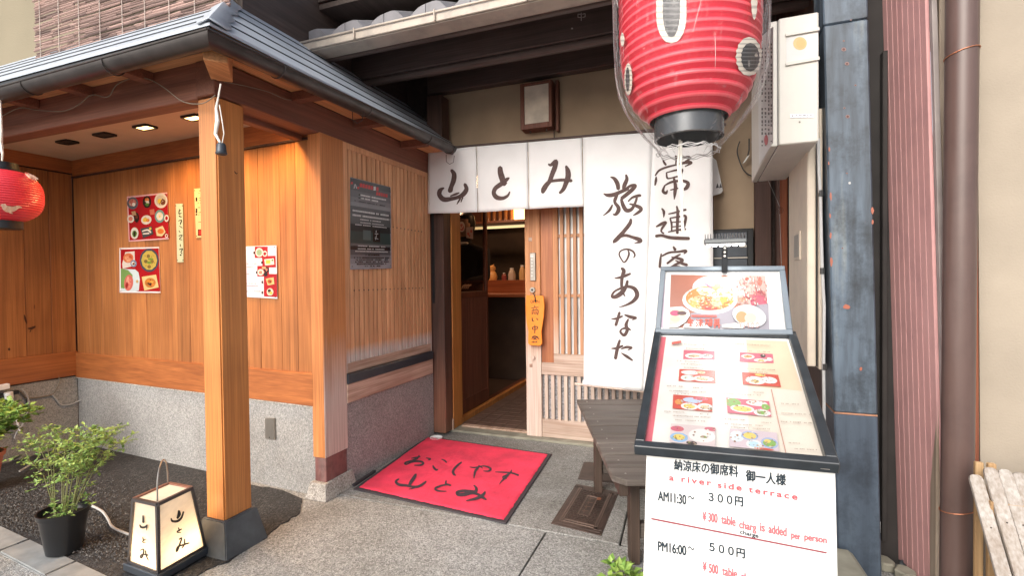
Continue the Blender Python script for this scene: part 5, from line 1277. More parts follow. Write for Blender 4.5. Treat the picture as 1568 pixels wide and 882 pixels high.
zq(sh,[(230,66),(700,80),(720,760),(140,695)],(.82,.80,.76))
zq(sh,[(700,80),(938,90),(1030,380),(720,350)],(.80,.66,.48))
zq(sh,[(202,60),(230,62),(145,690),(104,683)],(.70,.16,.20))
def food(sh,P,bg,items,Z_=None):
    """P quad in zoom px; items in unit coords (u,v,ru,rv,col)"""
    zq(sh,P,bg,Z_)
    def m_(u,v):
        a=(P[0][0]*(1-u)+P[1][0]*u,P[0][1]*(1-u)+P[1][1]*u); b=(P[3][0]*(1-u)+P[2][0]*u,P[3][1]*(1-u)+P[2][1]*u)
        return (a[0]*(1-v)+b[0]*v,a[1]*(1-v)+b[1]*v)
    for it in items:
        u,v,ru,rv,col=it[:5]; k=it[5] if len(it)>5 else 14
        pts=[]
        for i in range(k):
            a=2*PI*i/k+.3; uu=min(1,max(0,u+ru*math.cos(a))); vv=min(1,max(0,v+rv*math.sin(a))); pts.append(zp(*m_(uu,vv),Z_))
        sh.poly(pts,col)
    rq=random.Random(int(P[0][0]*7+P[0][1])); sh.nxt()
    for _ in range(46):
        it=rq.choice(items); a=rq.uniform(0,6.28); q=rq.random()**.5; u=min(.97,max(.03,it[0]+it[2]*q*math.cos(a))); v=min(.97,max(.03,it[1]+it[3]*q*math.sin(a))); e=rq.uniform(.012,.035)
        base=rq.choice([it[4],(.75,.62,.45),(.55,.25,.12),(.35,.40,.15),(.8,.78,.74),(.45,.30,.25)]); f=rq.uniform(.55,1.1); c9=tuple(min(.85,x*f) for x in base)
        sh.poly([zp(*m_(u-e,v),Z_),zp(*m_(u,v-e*1.8),Z_),zp(*m_(u+e,v),Z_),zp(*m_(u,v+e*1.8),Z_)],c9)
WH=(.80,.80,.78); PK=(.62,.16,.22); RD=(.60,.10,.07); GN=(.25,.45,.12); YL=(.80,.62,.18); OR=(.75,.32,.10); DK=(.08,.06,.06); BE=(.75,.60,.40)
food(sh,[(333,138),(515,145),(516,198),(330,193)],PK,[(.35,.6,.3,.3,WH),(.75,.6,.2,.25,WH),(.35,.6,.18,.15,BE),(.75,.55,.1,.12,(.5,.5,.6))])
food(sh,[(663,152),(856,162),(862,216),(660,208)],PK,[(.25,.4,.2,.25,WH),(.25,.4,.13,.14,OR),(.7,.25,.08,.2,DK),(.62,.75,.2,.18,WH),(.62,.75,.12,.1,YL),(.88,.6,.1,.2,WH)])
food(sh,[(308,250),(520,260),(521,334),(303,320)],RD,[(.3,.25,.25,.18,WH),(.25,.7,.2,.25,(.65,.8,.75)),(.65,.7,.3,.22,WH),(.6,.2,.12,.12,BE),(.65,.7,.18,.12,BE)])
food(sh,[(675,268),(888,285),(905,356),(680,340)],RD,[(.35,.6,.27,.33,WH),(.33,.68,.12,.15,YL),(.72,.5,.22,.28,WH),(.5,.12,.15,.1,YL)])
food(sh,[(272,400),(502,418),(500,502),(268,482)],RD,[(.15,.5,.1,.2,OR),(.5,.3,.25,.2,(.5,.6,.8)),(.42,.75,.22,.25,WH),(.42,.75,.15,.16,YL),(.82,.7,.2,.25,WH),(.82,.7,.12,.15,BE),(.7,.15,.2,.12,PK)])
food(sh,[(583,418),(835,440),(848,530),(592,508)],PK,[(.15,.3,.18,.3,GN),(.35,.65,.28,.25,WH),(.35,.65,.22,.18,YL),(.8,.8,.2,.22,WH),(.8,.8,.12,.12,GN),(.7,.2,.25,.18,WH),(.9,.4,.1,.2,GN)])
food(sh,[(258,570),(520,592),(520,708),(250,680)],(.7,.6,.6),[(.15,.25,.15,.15,PK),(.2,.7,.2,.25,(.3,.5,.75)),(.2,.68,.13,.16,YL),(.7,.5,.3,.35,WH),(.75,.55,.08,.06,GN),(.48,.92,.12,.1,DK),(.9,.12,.15,.1,PK)])
food(sh,[(605,600),(880,625),(895,735),(600,705)],(.65,.55,.6),[(.15,.4,.15,.3,(.7,.8,.85)),(.42,.3,.18,.25,(.35,.45,.7)),(.42,.3,.14,.18,YL),(.5,.75,.16,.25,WH),(.5,.75,.12,.17,(.5,.7,.85)),(.82,.6,.18,.3,(.35,.45,.65)),(.82,.6,.14,.2,GN),(.78,.5,.07,.1,YL),(.7,.95,.2,.06,RD)])
tx=(.42,.33,.26)
def zdash(x0,y0,x1,h,seed,col=tx,dens=.8,slope=.05,Z_=None):
    r=random.Random(seed); x=x0; sh.nxt()
    while x<x1:
        w_=h*r.uniform(.4,.85); yy=y0+(x-x0)*slope
        if r.random()<dens: zq(sh,[(x,yy+r.uniform(0,.3)*h),(x+w_,yy+r.uniform(0,.3)*h),(x+w_,yy+h*r.uniform(.7,1)),(x,yy+h*r.uniform(.7,1))],col,Z_,True)
        x+=w_+h*.45
for k,(x0,y0,x1) in enumerate(((300,98,470),(340,124,450),(600,96,840),(650,136,840),(295,198,480),(320,215,510),(325,236,520),(675,242,870),(710,262,830),(235,345,330),(390,355,450),(250,372,465),(280,390,360),(560,365,650),(740,382,800),(570,390,790),(220,495,330),(420,510,480),(270,520,490),(285,545,460),(575,540,690),(790,560,850),(575,568,800),(600,588,850),(890,448,1010),(900,505,1080),(905,555,1090),(950,680,1010),(985,715,1110))):
    zdash(x0,y0,x1,8,k)
sh.stroke([zp(848,370)+(.55,),zp(890,560)+(.55,),zp(935,750)+(.55,)],(.55,.22,.16))
zq(sh,[(262,92),(318,82),(320,96),(265,106)],(.65,.15,.12))
sh.build('menu_print',painted('menu_sheet_print',.4,gain=.84),t,stuff=True)
MB().add([fnL(x,y,.013) for x,y in ((1008,514),(1212,519),(1275,710),(981,684))],[(0,1,2,3)]).build('clear_cover',M['cover'],t)
# upper picture board
UT,UB=2.00,1.865
a,b,c_,d_=on(1012,410,1,UT),on(1201,409,1,UT),on(1214,514,1,UB),on(1003,512,1,UB)
n2=(b-a).cross(d_-a).normalized(); n2=n2 if n2.dot(CAM-a)>0 else -n2
pc2=(a+b+c_+d_)/4; M['greyframe']=plain('grey_blue_frame',(.13,.16,.19),.35)
frame4('upper_frame_bar',t,M['greyframe'],a,b,c_,d_,.018,.022,n2)
fnU=plane_fn(pc2-n2*.003,n2)
MB().hexa([fnU(x,y,l) for l in (-.006,0) for x,y in ((1016,413),(1197,412),(1209,511),(1008,509))]).build('upper_back_panel',M['white'],t)
sh=Sheet(fnU,.0002,.00002); Z=(1000,400,6.783)
zq(sh,[(130,95),(1300,95),(1385,755),(100,705)],(.84,.84,.84))
zq(sh,[(90,110),(128,100),(105,700),(80,690)],(.62,.50,.62))
zq(sh,[(185,140),(1165,150),(1210,718),(165,690)],(.42,.17,.12))
zq(sh,[(780,150),(1165,150),(1190,520),(860,430)],(.62,.42,.38))
for (x,y,rx,ry,c9) in ((975,185,22,18,RD),(1040,215,20,45,(.7,.3,.25)),(1110,210,25,50,(.72,.2,.15)),(1060,350,110,60,(.55,.15,.17)),(1100,420,90,70,(.58,.12,.18)),(1010,300,60,50,(.7,.45,.4)),(930,400,60,25,(.6,.3,.2))):
    zq(sh,[(min(x+rx*math.cos(q),1185),y+ry*math.sin(q)) for q in [i*PI/8 for i in range(16)]],c9)
def zell(x,y,rx,ry,col,k=24,rot=0):
    zq(sh,[(x+rx*math.cos(q)*math.cos(rot)-ry*math.sin(q)*math.sin(rot),y+rx*math.cos(q)*math.sin(rot)+ry*math.sin(q)*math.cos(rot)) for q in [i*2*PI/k for i in range(k)]],col)
zq(sh,[(390,540),(1200,440),(1208,716),(390,696)],(.38,.36,.42))
zell(610,270,200,115,(.84,.83,.80)); zell(900,310,50,45,(.8,.75,.7))
zell(590,400,288,150,(.62,.55,.48)); zell(590,405,282,148,(.80,.86,.86)); zell(592,385,255,128,(.62,.25,.08))
for (x,y,rx,ry,c9,ro) in ((450,400,90,35,(.82,.62,.40),-.2),(430,450,60,35,(.78,.45,.15),.4),(560,450,75,60,(.80,.20,.12),.2),(660,420,60,55,(.82,.55,.35),0),(760,410,70,50,(.80,.45,.10),.1),(560,320,95,45,(.84,.74,.52),.1),(510,300,60,28,(.82,.78,.50),0),(740,320,80,50,(.84,.70,.52),.2),(670,260,40,32,(.62,.26,.10),-.4),(720,255,22,35,(.75,.5,.2),.2),(575,255,55,9,(.62,.10,.20),.6),(600,350,120,20,(.84,.70,.60),.1),(820,380,45,30,(.82,.70,.5),0),(600,490,70,20,(.75,.10,.10),0)): zell(x,y,rx,ry,c9,14,ro)
rq=random.Random(77)
for _ in range(190):
    x=rq.uniform(355,835); y=rq.uniform(300,500)
    if ((x-592)/250)**2+((y-385)/122)**2>1: continue
    e=rq.uniform(5,16); a=rq.uniform(0,3); c9=rq.choice([(.80,.40,.14),(.82,.60,.30),(.75,.22,.12),(.84,.72,.50),(.70,.35,.12),(.82,.78,.66),(.5,.22,.08)])
    zq(sh,[(x+e*math.cos(a+q)*(1.6 if q in(0,3.14) else .6),y+e*math.sin(a+q)*(1 if q in(0,3.14) else .5)) for q in (0,1.57,3.14,4.71)],c9)
for _ in range(160):
    x=rq.uniform(860,1185); y=rq.uniform(160,470); e=rq.uniform(4,16); c9=rq.choice([(.72,.35,.30),(.55,.14,.15),(.80,.70,.66),(.62,.25,.2),(.45,.2,.18)])
    zq(sh,[(x-e*.4,y-e),(min(x+e*.4,1186),y-e*.8),(min(x+e*.5,1186),y+e),(x-e*.5,y+e*.7)],c9)
zq(sh,[(168,480),(300,470),(370,510),(385,560),(340,630),(260,685),(165,685)],(.80,.86,.86))
zq(sh,[(172,500),(300,495),(350,540),(330,600),(250,650),(168,665)],(.80,.70,.50))
zell(230,540,55,30,(.55,.08,.18)); zell(300,540,50,22,(.12,.06,.06)); zell(230,600,50,30,(.72,.72,.40))
zell(1000,570,178,112,(.82,.84,.86),24,.25); zell(1000,575,135,82,(.84,.70,.62),24,.2); zell(920,580,60,60,(.78,.34,.16)); zell(1010,590,60,50,(.84,.60,.50))
zq(sh,[(715,660),(860,640),(960,665),(930,700),(720,690)],(.84,.80,.72))
zq(sh,[(310,690),(330,650),(400,640),(440,615),(520,640),(560,665),(600,700)],(.84,.84,.84))
# overprinted red characters (bold) and price
def zs(L_,col): sh.strokes(L_,col,*Z)
rc=(.80,.10,.06)
zs([[(400,572,6),(660,575,6)],[(400,560,3),(655,562,3)]],rc)
kanji=[[(365,615,7),(415,612,7)],[(390,595,6),(390,675,7)],[(365,645,7),(415,645,7)],[(370,668,6),(410,668,6)],[(372,628,5),(408,628,5)],
 [(452,605,6),(460,620,6)],[(448,635,6),(456,648,6)],[(450,678,6),(462,655,6)],[(475,615,7),(515,610,7)],[(495,598,6),(493,678,7)],[(472,640,7),(518,638,7)],[(493,645,5),(472,672,5)],[(495,645,5),(520,672,5)],
 [(540,610,7),(575,606,7)],[(556,600,6),(552,640,6),(536,672,5)],[(545,640,6),(575,638,6),(572,670,6)],[(590,606,6),(590,672,7)],[(585,606,6),(608,604,6),(606,670,7)],[(588,638,5),(606,638,5)],
 [(635,606,6),(690,604,6)],[(645,604,5),(640,690,6)],[(680,604,6),(684,690,7)],[(640,640,6),(686,640,6)],[(662,606,5),(662,665,5)],[(628,662,6),(694,662,6)]]
zs(kanji,rc)
zs([[(895,635,4),(908,655,4),(922,632,4)],[(908,655,4),(909,690,4)],[(897,668,3),(920,668,3)],[(945,640,5),(948,690,5)],[(985,640,4),(970,668,4),(1000,672,4)],[(990,640,4),(994,692,4)],[(1035,638,4),(1018,662,4),(1030,690,4),(1048,668,4),(1035,638,4)],[(1085,636,4),(1068,662,4),(1080,688,4),(1102,665,4),(1085,636,4)]],(.80,.42,.40))
sh.build('picture_print',M['picture'],t,stuff=True)
# hanging price board
yP=1.325
a,b,c2,d2_=on(990,689,1,yP),on(1279,722,1,yP),on(1285,985,1,yP),on(984,930,1,yP)
P=[a,b,c2,d2_]
MB().hexa([p+Vector((0,dy,0)) for dy in (0,.004) for p in P]).build('price_board',M['white'],t,bev=.001)
def ln(x0,y0,x1,y1,txt,h_px,mat,bold=0,spacing=1.0,name='lettering'):
    p,q=on(x0,y0,1,yP),on(x1,y1,1,yP); u=(q-p); wdt=u.length; u.normalize(); v=Vector((0,0,1)); hh=(on(x0,y0-h_px,1,yP)-p).length
    text_mesh(txt,p,u,v,(0,-1,0),hh,wdt,mat,t,name,0,spacing,.0010,bold)
INKB=plain('blue_black_ink',(.015,.028,.04),.5,noise=.1); INKR=plain('red_ink',(.72,.09,.11),.5,noise=.1); INKP=plain('pink_red_ink',(.75,.13,.15),.5,noise=.1)
Zp=(960,660,3.9735)
def zl(x0,y0,x1,y1,txt,h,mat,**k): p=zp(x0,y0,Zp);q=zp(x1,y1,Zp); ln(p[0],p[1],q[0],q[1],txt,h/Zp[2],mat,**k)
zl(288,232,676,276,'納涼床の御席料',50,INKB,bold=.018); zl(724,298,966,328,'御一人様',52,INKB,bold=.02)
zl(258,300,512,334,'a river',36,INKR,bold=.018,spacing=1.35); zl(553,345,697,364,'side',36,INKR,bold=.018,spacing=1.3); zl(742,372,1036,420,'terrace',36,INKR,bold=.018,spacing=1.35)
zl(190,422,360,448,'AM11:30',58,INKB,bold=.018); zl(372,430,410,434,'〜',50,INKB,bold=.01)
zl(497,424,705,456,'３００円',46,INKB,bold=.018)
zl(460,545,482,548,'¥',54,INKP,bold=.018); zl(496,552,550,560,'300',56,INKP,bold=.018); zl(574,562,660,580,'table',54,INKP,bold=.018); zl(684,590,786,612,'charg',46,INKP,bold=.018); zl(810,608,838,614,'is',52,INKP,bold=.018); zl(862,620,970,642,'added',54,INKP,bold=.018); zl(1000,650,1055,664,'per',40,INKP,bold=.018); zl(1080,662,1214,684,'person',40,INKP,bold=.018)
zl(688,625,800,652,'charge',24,INKB,bold=.010)
zl(190,728,360,758,'PM16:00',58,INKB,bold=.018); zl(372,738,410,744,'〜',50,INKB,bold=.01)
zl(502,728,716,772,'５００円',46,INKB,bold=.018)
zl(462,850,484,854,'¥',54,INKP,bold=.018); zl(500,862,554,872,'500',56,INKP,bold=.018); zl(580,876,670,896,'table',54,INKP,bold=.018); zl(694,905,800,930,'charg',46,INKP,bold=.018); zl(824,930,850,936,'is',52,INKP,bold=.018); zl(880,944,990,968,'added',54,INKP,bold=.018)
sh=Sheet(lambda x,y,l:on(x,y,1,yP-.001-l)); sh.stroke([zp(150,536,Zp)+(1.3,),zp(680,640,Zp)+(1.3,),zp(1214,744,Zp)+(1.3,)],C(150,75,85)); sh.build('ruled_line',M['print'],t,stuff=True)
# clips, pole, base
for x,y in ((1107,696),(1263,716)): p=on(x,y,1,yP-.02); B('clip',M['steel'],t,p.x-.010,p.x+.010,p.y-.004,p.y+.004,p.z-.004,p.z+.006,bev=.001)
pcx=.075
MB().tube([(pcx,1.70,.02),(pcx,1.70,.86)],.018,14).build('pole',M['blackframe'],t,smooth=True)
MB().obox((pcx,1.70,.80),(pcx,1.93,.875),(.016,0,0),(0,-.008,.010)).obox((pcx,1.935,.87),(pcx,1.995,1.10),(.016,0,0),(0,.010,.002)).build('neck_bracket',M['blackframe'],t,bev=.002)
MB().obox((pcx,1.36,.72),(pcx,1.86,.925),(.06,0,0),(0,-.004,.008)).build('rear_brace',M['blackframe'],t,bev=.002)
B('base_plate',M['blackframe'],t,pcx-.19,pcx+.19,1.55,1.84,.002,.022,bev=.004)
# floodlight
t=thing('led_floodlight','small finned grey floodlight lit over the top of the menu stand','floodlight',on(1111,405,1,1.99))
yF=1.93; a=on(1078,372,1,yF); b=on(1143,372,1,yF); w_=b.x-a.x; zc_=a.z; x0=a.x
B('housing',plain('grey_aluminium',(.14,.15,.155),.4,metal=.5),t,x0,x0+w_,yF-.035,yF+.045,zc_-.006,zc_+.012,bev=.004)
FM=bpy.data.materials['grey_aluminium']
nf=15
for i in range(nf):
    xx=x0+.004+(w_-.008)*i/(nf-1); MB().hexa([(xx-.0016,yF-.03,zc_+.012),(xx+.0016,yF-.03,zc_+.012),(xx+.0016,yF+.045,zc_+.012),(xx-.0016,yF+.045,zc_+.012),(xx-.001,yF-.018,zc_+.030),(xx+.001,yF-.018,zc_+.030),(xx+.001,yF+.045,zc_+.034),(xx-.001,yF+.045,zc_+.034)]).build('fin',FM,t)
B('lens',plain('lens',(.7,.7,.7),.2),t,x0+.006,x0+w_-.006,yF-.037,yF+.03,zc_-.011,zc_-.0065,bev=.001)
for i in range(6):
    xx=x0+.014+(w_-.028)*i/5; B('led_chip',M['led'],t,xx-.006,xx+.006,yF-.0385,yF+.02,zc_-.0135,zc_-.0112,bev=0)
MB().obox((x0+w_*.5,yF+.02,zc_-.005),(x0+w_*.5,1.975,1.165),(.010,0,0),(0,.003,.001)).build('arm',M['blackmetal'],t,bev=.002)
for k in range(3): p=Vector((x0+w_*.5,yF+.012+.008*k,zc_-.020-.014*k)); MB().tube([p,p+Vector((0,-.006,0))],.004,8).build('arm_bolt',M['steel'],t)
ld=bpy.data.lights.new('floodlight','AREA'); ld.shape='RECTANGLE'; ld.size=w_*.8; ld.size_y=.04; ld.energy=.38; ld.color=(1,.98,.95)
lo=bpy.data.objects.new('floodlight',ld); COL.objects.link(lo); lo.location=(x0+w_/2,yF-.03,zc_-.016); lo.rotation_euler=Vector((0,.38,1)).to_track_quat('Z','Y').to_euler()

# ================================================================== BIG RED LANTERN
LY=1.65; lc=on(1053,0,1,LY); sc=FOC/((lc-CAM).dot(fw))
def pz(py): return on(1057,py,1,LY).z
t=thing('big_red_lantern','large red paper lantern in a clear plastic bag hanging over the curtain','lantern',(lc.x,LY,pz(190)))
keys=[(-330,58),(-310,78),(-270,95),(-200,107),(-100,112),(0,112),(50,112),(90,110),(120,105),(145,97),(162,87),(174,75),(184,58)]
def hw(py):
    for (a,ra),(b,rb) in zip(keys[:-1],keys[1:]):
        if a<=py<=b: u=(py-a)/(b-a); u2=u; return ra+(rb-ra)*u2
    return keys[0][1] if py<keys[0][0] else keys[-1][1]
zA,zB_=pz(184),pz(-330)
def Rl(z):
    u=(zA-z)/(zA-zB_); py=184-u*514
    return (hw(py-9)+hw(py)*2+hw(py+9))/4/sc*.915
prof=[];cols=[]; nr=40
for i in range(nr):
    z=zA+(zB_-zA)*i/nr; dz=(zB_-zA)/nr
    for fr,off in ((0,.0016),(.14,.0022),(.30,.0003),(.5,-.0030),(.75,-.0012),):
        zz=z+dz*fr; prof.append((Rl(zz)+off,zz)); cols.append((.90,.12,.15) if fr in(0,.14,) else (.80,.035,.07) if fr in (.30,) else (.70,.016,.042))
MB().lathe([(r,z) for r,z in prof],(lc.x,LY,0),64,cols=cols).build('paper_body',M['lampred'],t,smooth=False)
rr_=51/sc
MB().lathe([(rr_*1.08,pz(178)),(rr_*1.08,pz(170)),(rr_*1.0,pz(168)),(rr_,pz(212)),(rr_*.93,pz(213)),(rr_*.9,pz(185)),(0,pz(185))][1:],(lc.x,LY,0),40).build('bottom_ring',plain('lacquer_black_ring',(.075,.082,.09),.25,metal=.3),t,smooth=True)
MB().lathe([(58/sc,pz(-320)),(58/sc,pz(-360)),(0,pz(-360))],(lc.x,LY,0),40).build('top_ring',M['blackmetal'],t,smooth=True)
MB().tube([(lc.x,LY,pz(-360)),(lc.x,LY,pz(-420))],.004,6).build('hanger',M['blackmetal'],t)
def hitL(x,y,l):
    r=ray(x,y).normalized(); s_=0.9
    prev=None
    while s_<2.6:
        p=CAM+r*s_; d=math.hypot(p.x-lc.x,p.y-LY)-(Rl(p.z)+.0012+l*1.6)
        if d<0: 
            a_,b2=s_-.01,s_
            for _ in range(14):
                m_=(a_+b2)/2; q=CAM+r*m_
                if math.hypot(q.x-lc.x,q.y-LY)-(Rl(q.z)+.0012+l*1.6)<0: b2=m_
                else: a_=m_
            return CAM+r*a_
        if prev is not None and d>prev and d<.06: # grazing
            ph=Vector((p.x-lc.x,p.y-LY,0)).normalized()*(Rl(p.z)+.0012+l*1.6); return Vector((lc.x,LY,p.z))+ph
        prev=d; s_+=.01
    return CAM+r*1.6
sh=Sheet(hitL,.0008,.0006)
def ringstrip(sh,inner,outer,col):   # closed band between two outlines of equal length
    l=sh.nxt(); n=len(inner); vs=[sh.fn(*p,l) for p in inner]+[sh.fn(*p,l) for p in outer]
    sh.mb.add(vs,[(i,(i+1)%n,n+(i+1)%n,n+i) for i in range(n)],col)
def fillgrid(sh,poly_fn,rows,colsn,col):
    l=sh.nxt(); vs=[];fs=[]
    for r_ in range(rows+1):
        xl_,xr_,y=poly_fn(r_/rows)
        for c in range(colsn+1): vs.append(sh.fn(xl_+(xr_-xl_)*c/colsn,y,l))
    for r_ in range(rows):
        for c in range(colsn): a=r_*(colsn+1)+c; fs.append((a,a+1,a+colsn+2,a+colsn+1))
    b0=len(sh.mb.c); sh.mb.add(vs,fs,col); hi=tuple(v*.55+.08 for v in col) if col[0]<.3 else tuple(v*.62 for v in col)
    for r_ in range(rows):
        if r_%3==1:
            for c in range(colsn): sh.mb.c[b0+r_*colsn+c]=hi if col[0]>.3 else tuple(v+.10 for v in col)
def U(hw_,y1):  # U bottom shape
    def f(u):
        y=-70+(y1+70)*u; k=max(0,(y-(y1-42))/42); w_=hw_*math.sqrt(max(0,1-k*k)); return (1028-w_,1028+w_,y)
    return f
fillgrid(sh,U(23,66),44,6,C(238,228,214)); fillgrid(sh,U(13.5,57),44,5,C(45,43,48))
def El(cx_,cy_,rx,ry,amp=0):
    def f(u):
        y=cy_-ry+2*ry*u; w_=rx*math.sqrt(max(0,1-((y-cy_)/ry)**2))*(1+amp*math.sin(u*40)); return (cx_-w_,cx_+w_,y)
    return f
fillgrid(sh,El(1147,86,20,30,.05),26,6,C(238,228,214)); fillgrid(sh,El(1149,87,14,22,.05),22,6,C(45,43,48)); fillgrid(sh,El(1158,84,2.5,3),5,2,C(200,190,180)); fillgrid(sh,El(1147,97,1.6,6),5,2,C(150,145,145))  # small pale dot paints a highlight onto the dark crest
fillgrid(sh,El(962,121,6,25,.08),20,4,C(238,228,214)); fillgrid(sh,El(961,121,3,19,.08),16,3,C(60,55,60))
fillgrid(sh,El(953,60,3,11,.08),8,3,C(238,228,214))
fillgrid(sh,El(1155,-10,5,40,.08),18,3,C(238,228,214))
sh.build('painted_characters',M['lampred'],t,stuff=True)
# bag
vs=[];fs=[];kb=[(-330,112),(-250,119),(-100,122),(0,122),(60,121),(110,118),(140,112),(165,101),(185,87),(205,70),(218,57),(226,50),(231,46)]
rr=random.Random(4); n=96; ph=[rr.uniform(0,6.28) for _ in range(8)]
kb2=[]
for (a,ra),(b,rb) in zip(kb[:-1],kb[1:]):
    for k in range(3): u=k/3; kb2.append((a+(b-a)*u,ra+(rb-ra)*u))
kb2.append(kb[-1])
for py,ra in kb2:
    q=min(1,max(.0,(py-70)/150)); 
    for j in range(n):
        an=2*PI*j/n
        wv=(.010*math.sin(3*an+ph[0])+.007*math.sin(7*an+ph[1]+py*.01)+.004*math.sin(13*an+ph[2]-py*.02))*(.4+.6*q)+q*(.030*math.sin(17*an+ph[3])+.018*math.sin(29*an+ph[4]+py*.03))
        r=ra*.93/sc*(1+wv); vs.append((lc.x+r*math.cos(an),LY+r*math.sin(an),pz(py)))
for i in range(len(kb2)-1):
    for j in range(n): fs.append((i*n+j,i*n+(j+1)%n,(i+1)*n+(j+1)%n,(i+1)*n+j))
MB().add(vs,fs).build('plastic_bag',M['film'],t,smooth=True)
c=Vector((lc.x,LY,pz(229)))
mb=MB()
for k in range(3):
    pts=[]
    for j in range(49): an=2*PI*j/48; r=(43+1.5*k+1.2*math.sin(9*an+k*2)+.8*math.sin(17*an+k))/sc; pts.append(c+Vector((r*math.cos(an),r*math.sin(an),(.004*math.sin(11*an+k)-.004*k))))
    mb.tube(pts,.0013,6,cap=False)
mb.build('gathered_hem',M['hem'],t,smooth=True)
# thin pale tubes that paint bright highlights along the bag's folds
mb=MB(); rr=random.Random(12)
for k in range(9):
    an=rr.uniform(PI*1.0,2*PI); py0=rr.choice([rr.uniform(-60,60),rr.uniform(60,150)]); L=rr.uniform(25,60); dr_=rr.uniform(-.03,.03); pts=[];rs=[]
    for m_ in range(5):
        py=py0+L*m_/4; ra=None
        for (a,r1),(b,r2__) in zip(kb[:-1],kb[1:]):
            if a<=py<=b: ra=r1+(r2__-r1)*(py-a)/(b-a)
        if ra is None: break
        a2=an+dr_*m_; pts.append((lc.x+(ra*.93-1)/sc*math.cos(a2),LY+(ra*.93-1)/sc*math.sin(a2),pz(py))); rs.append(.0007*math.sin(PI*(m_+.3)/4.6)+.0001)
    if len(pts)>2: mb.tube(pts,rs,4)
mb.build('film_highlights',M['hem'],t,stuff=True)
# pull cord
P=[(1041,214),(1040,232),(1038,250),(1040,275),(1044,300),(1043,325),(1046,352)]
MB().tube([on(x,y,1,LY-.02) for x,y in P],.0036,8).build('pull_cord',M['rope'],t,smooth=True)
P=[(1043,216),(1043,240),(1042,262),(1045,290),(1044,315),(1045,340),(1046,354)]
MB().tube([on(x,y,1,LY-.028) for x,y in P],[.0036]*6+[.005],8).build('pull_cord',M['rope'],t,smooth=True)

# ================================================================== SMALL ROUND LANTERN AT THE LEFT
S_=Vector((-2.975,1.30,1.555)); t=thing('small_red_lantern','small round red lantern with white birds hung at the left edge of the canopy','lantern',(S_.x,S_.y,S_.z-.14))
prof=[];cols=[];nr=22; hh=.118
def Rs(z):
    q=min(1,abs(z)/ (hh*1.06)); return .140*(1-q**2.6)**.5
for i in range(nr):
    for fr,off in ((0,.0008),(.25,.001),(.55,-.0012)):
        z=-hh+2*hh*(i+fr)/nr; prof.append((Rs(z)+off,z)); cols.append((.82,.06,.085) if fr<.3 else (.74,.025,.05))
prof.append((Rs(hh),hh))
MB().lathe(prof,S_,48,cols=cols).build('paper_body',M['lampred'],t)
MB().lathe([(0,-.150),(.062,-.150),(.066,-.148),(.066,-.112),(.0,-.112)],S_,32).build('bottom_ring',M['blackmetal'],t,smooth=True)
MB().lathe([(0,.112),(.072,.112),(.072,.116),(.058,.122),(.055,.150),(.0,.152)],S_,32).build('top_ring',M['blackmetal'],t,smooth=True)
MB().tube([S_+Vector((.002,0,.15)),S_+Vector((.008,0,.19)),S_+Vector((-.004,0,.24)),S_+Vector((.004,0,.30)),S_+Vector((.0,0,.46))],[.003,.005,.008,.006,.004],6).build('cord',M['rope'],t)
def hitS(x,y,l):
    r=ray(x,y).normalized(); s_=2.9
    while s_<3.6:
        p=CAM+r*s_; d=math.hypot(p.x-S_.x,p.y-S_.y)-(Rs(p.z-S_.z)+.002+l)
        if d<0: return p-r*.002
        s_+=.002
    return CAM+r*3.2
sh=Sheet(hitS,.0006,.00004); Zs=(0,200,3.92); bc_=C(240,205,180)
for P in ([(20,455,13),(45,470,19),(80,470,15),(110,458,9),(130,462,3)],[(8,448,8),(30,450,13)],[(60,490,6),(75,497,3)],[(150,252,4),(175,268,12),(200,285,10),(222,305,3)],[(195,270,6),(228,290,4)]): sh.stroke(P,bc_,*Zs)
sh.build('painted_birds',M['lampred'],t,stuff=True)

# ================================================================== FLOOR LAMP (ANDON)
zb_=.045; zt_=.385
bF,bL,bR=gz(243,877,zb_),gz(198,860,zb_),gz(313,837,zb_); bBk=bL+bR-bF
tF,tL,tR=gz(241,773,zt_),gz(205,765,zt_),gz(293.5,748,zt_); tBk=tL+tR-tF
cB=(bL+bR)/2; cT=(tL+tR)/2
t=thing('floor_lantern','lit square floor lantern with tapered paper sides and brush characters','lantern',(cB.x,cB.y,.014))
def side_axes(): 
    u=(bF-bL).normalized(); return u
P4=[bL,bF,bR,bBk]; T4=[tL,tF,tR,tBk]
base4=[cB+(p-cB)*1.17 for p in P4]
mb=MB(); mb.hexa([Vector((p.x,p.y,.012)) for p in base4]+[Vector((p.x,p.y,.042)) for p in base4]).build('plinth',M['darkflash'],t,bev=.003)
fr_=plain('lamp_frame_metal',(.085,.075,.075),.4,metal=.4); fr2=plain('lamp_frame_rust',(.22,.10,.07),.5)
for k in range(4):
    a,b=P4[k],P4[(k+1)%4]; a2,b2=T4[k],T4[(k+1)%4]
    MB().tube([a,a2],.0075,4).build('corner_bar',fr_,t)
    MB().tube([a,b],.0075,4).build('bottom_bar',fr_,t); MB().tube([a2,b2],.0080,4).build('top_bar',fr2 if k>1 else fr_,t)
    q=[a,b,b2,a2]; c0=sum(q,Vector())/4; nn=(b-a).cross(a2-a).normalized()
    MB().add([p.lerp(c0,.015) for p in q],[(0,1,2,3)]).build('paper_panel',M['paper'],t)
MB().add([p.lerp(cT,.02) for p in T4],[(0,1,2,3)]).build('top_paper',M['paper'],t)
hm=(tF+tBk)/2
h0=tF.lerp(tBk,.06); h1=tF.lerp(tBk,.9); up=Vector((0,0,.11))
h0=gz(241,768,zt_); h1=gz(257,741,zt_)
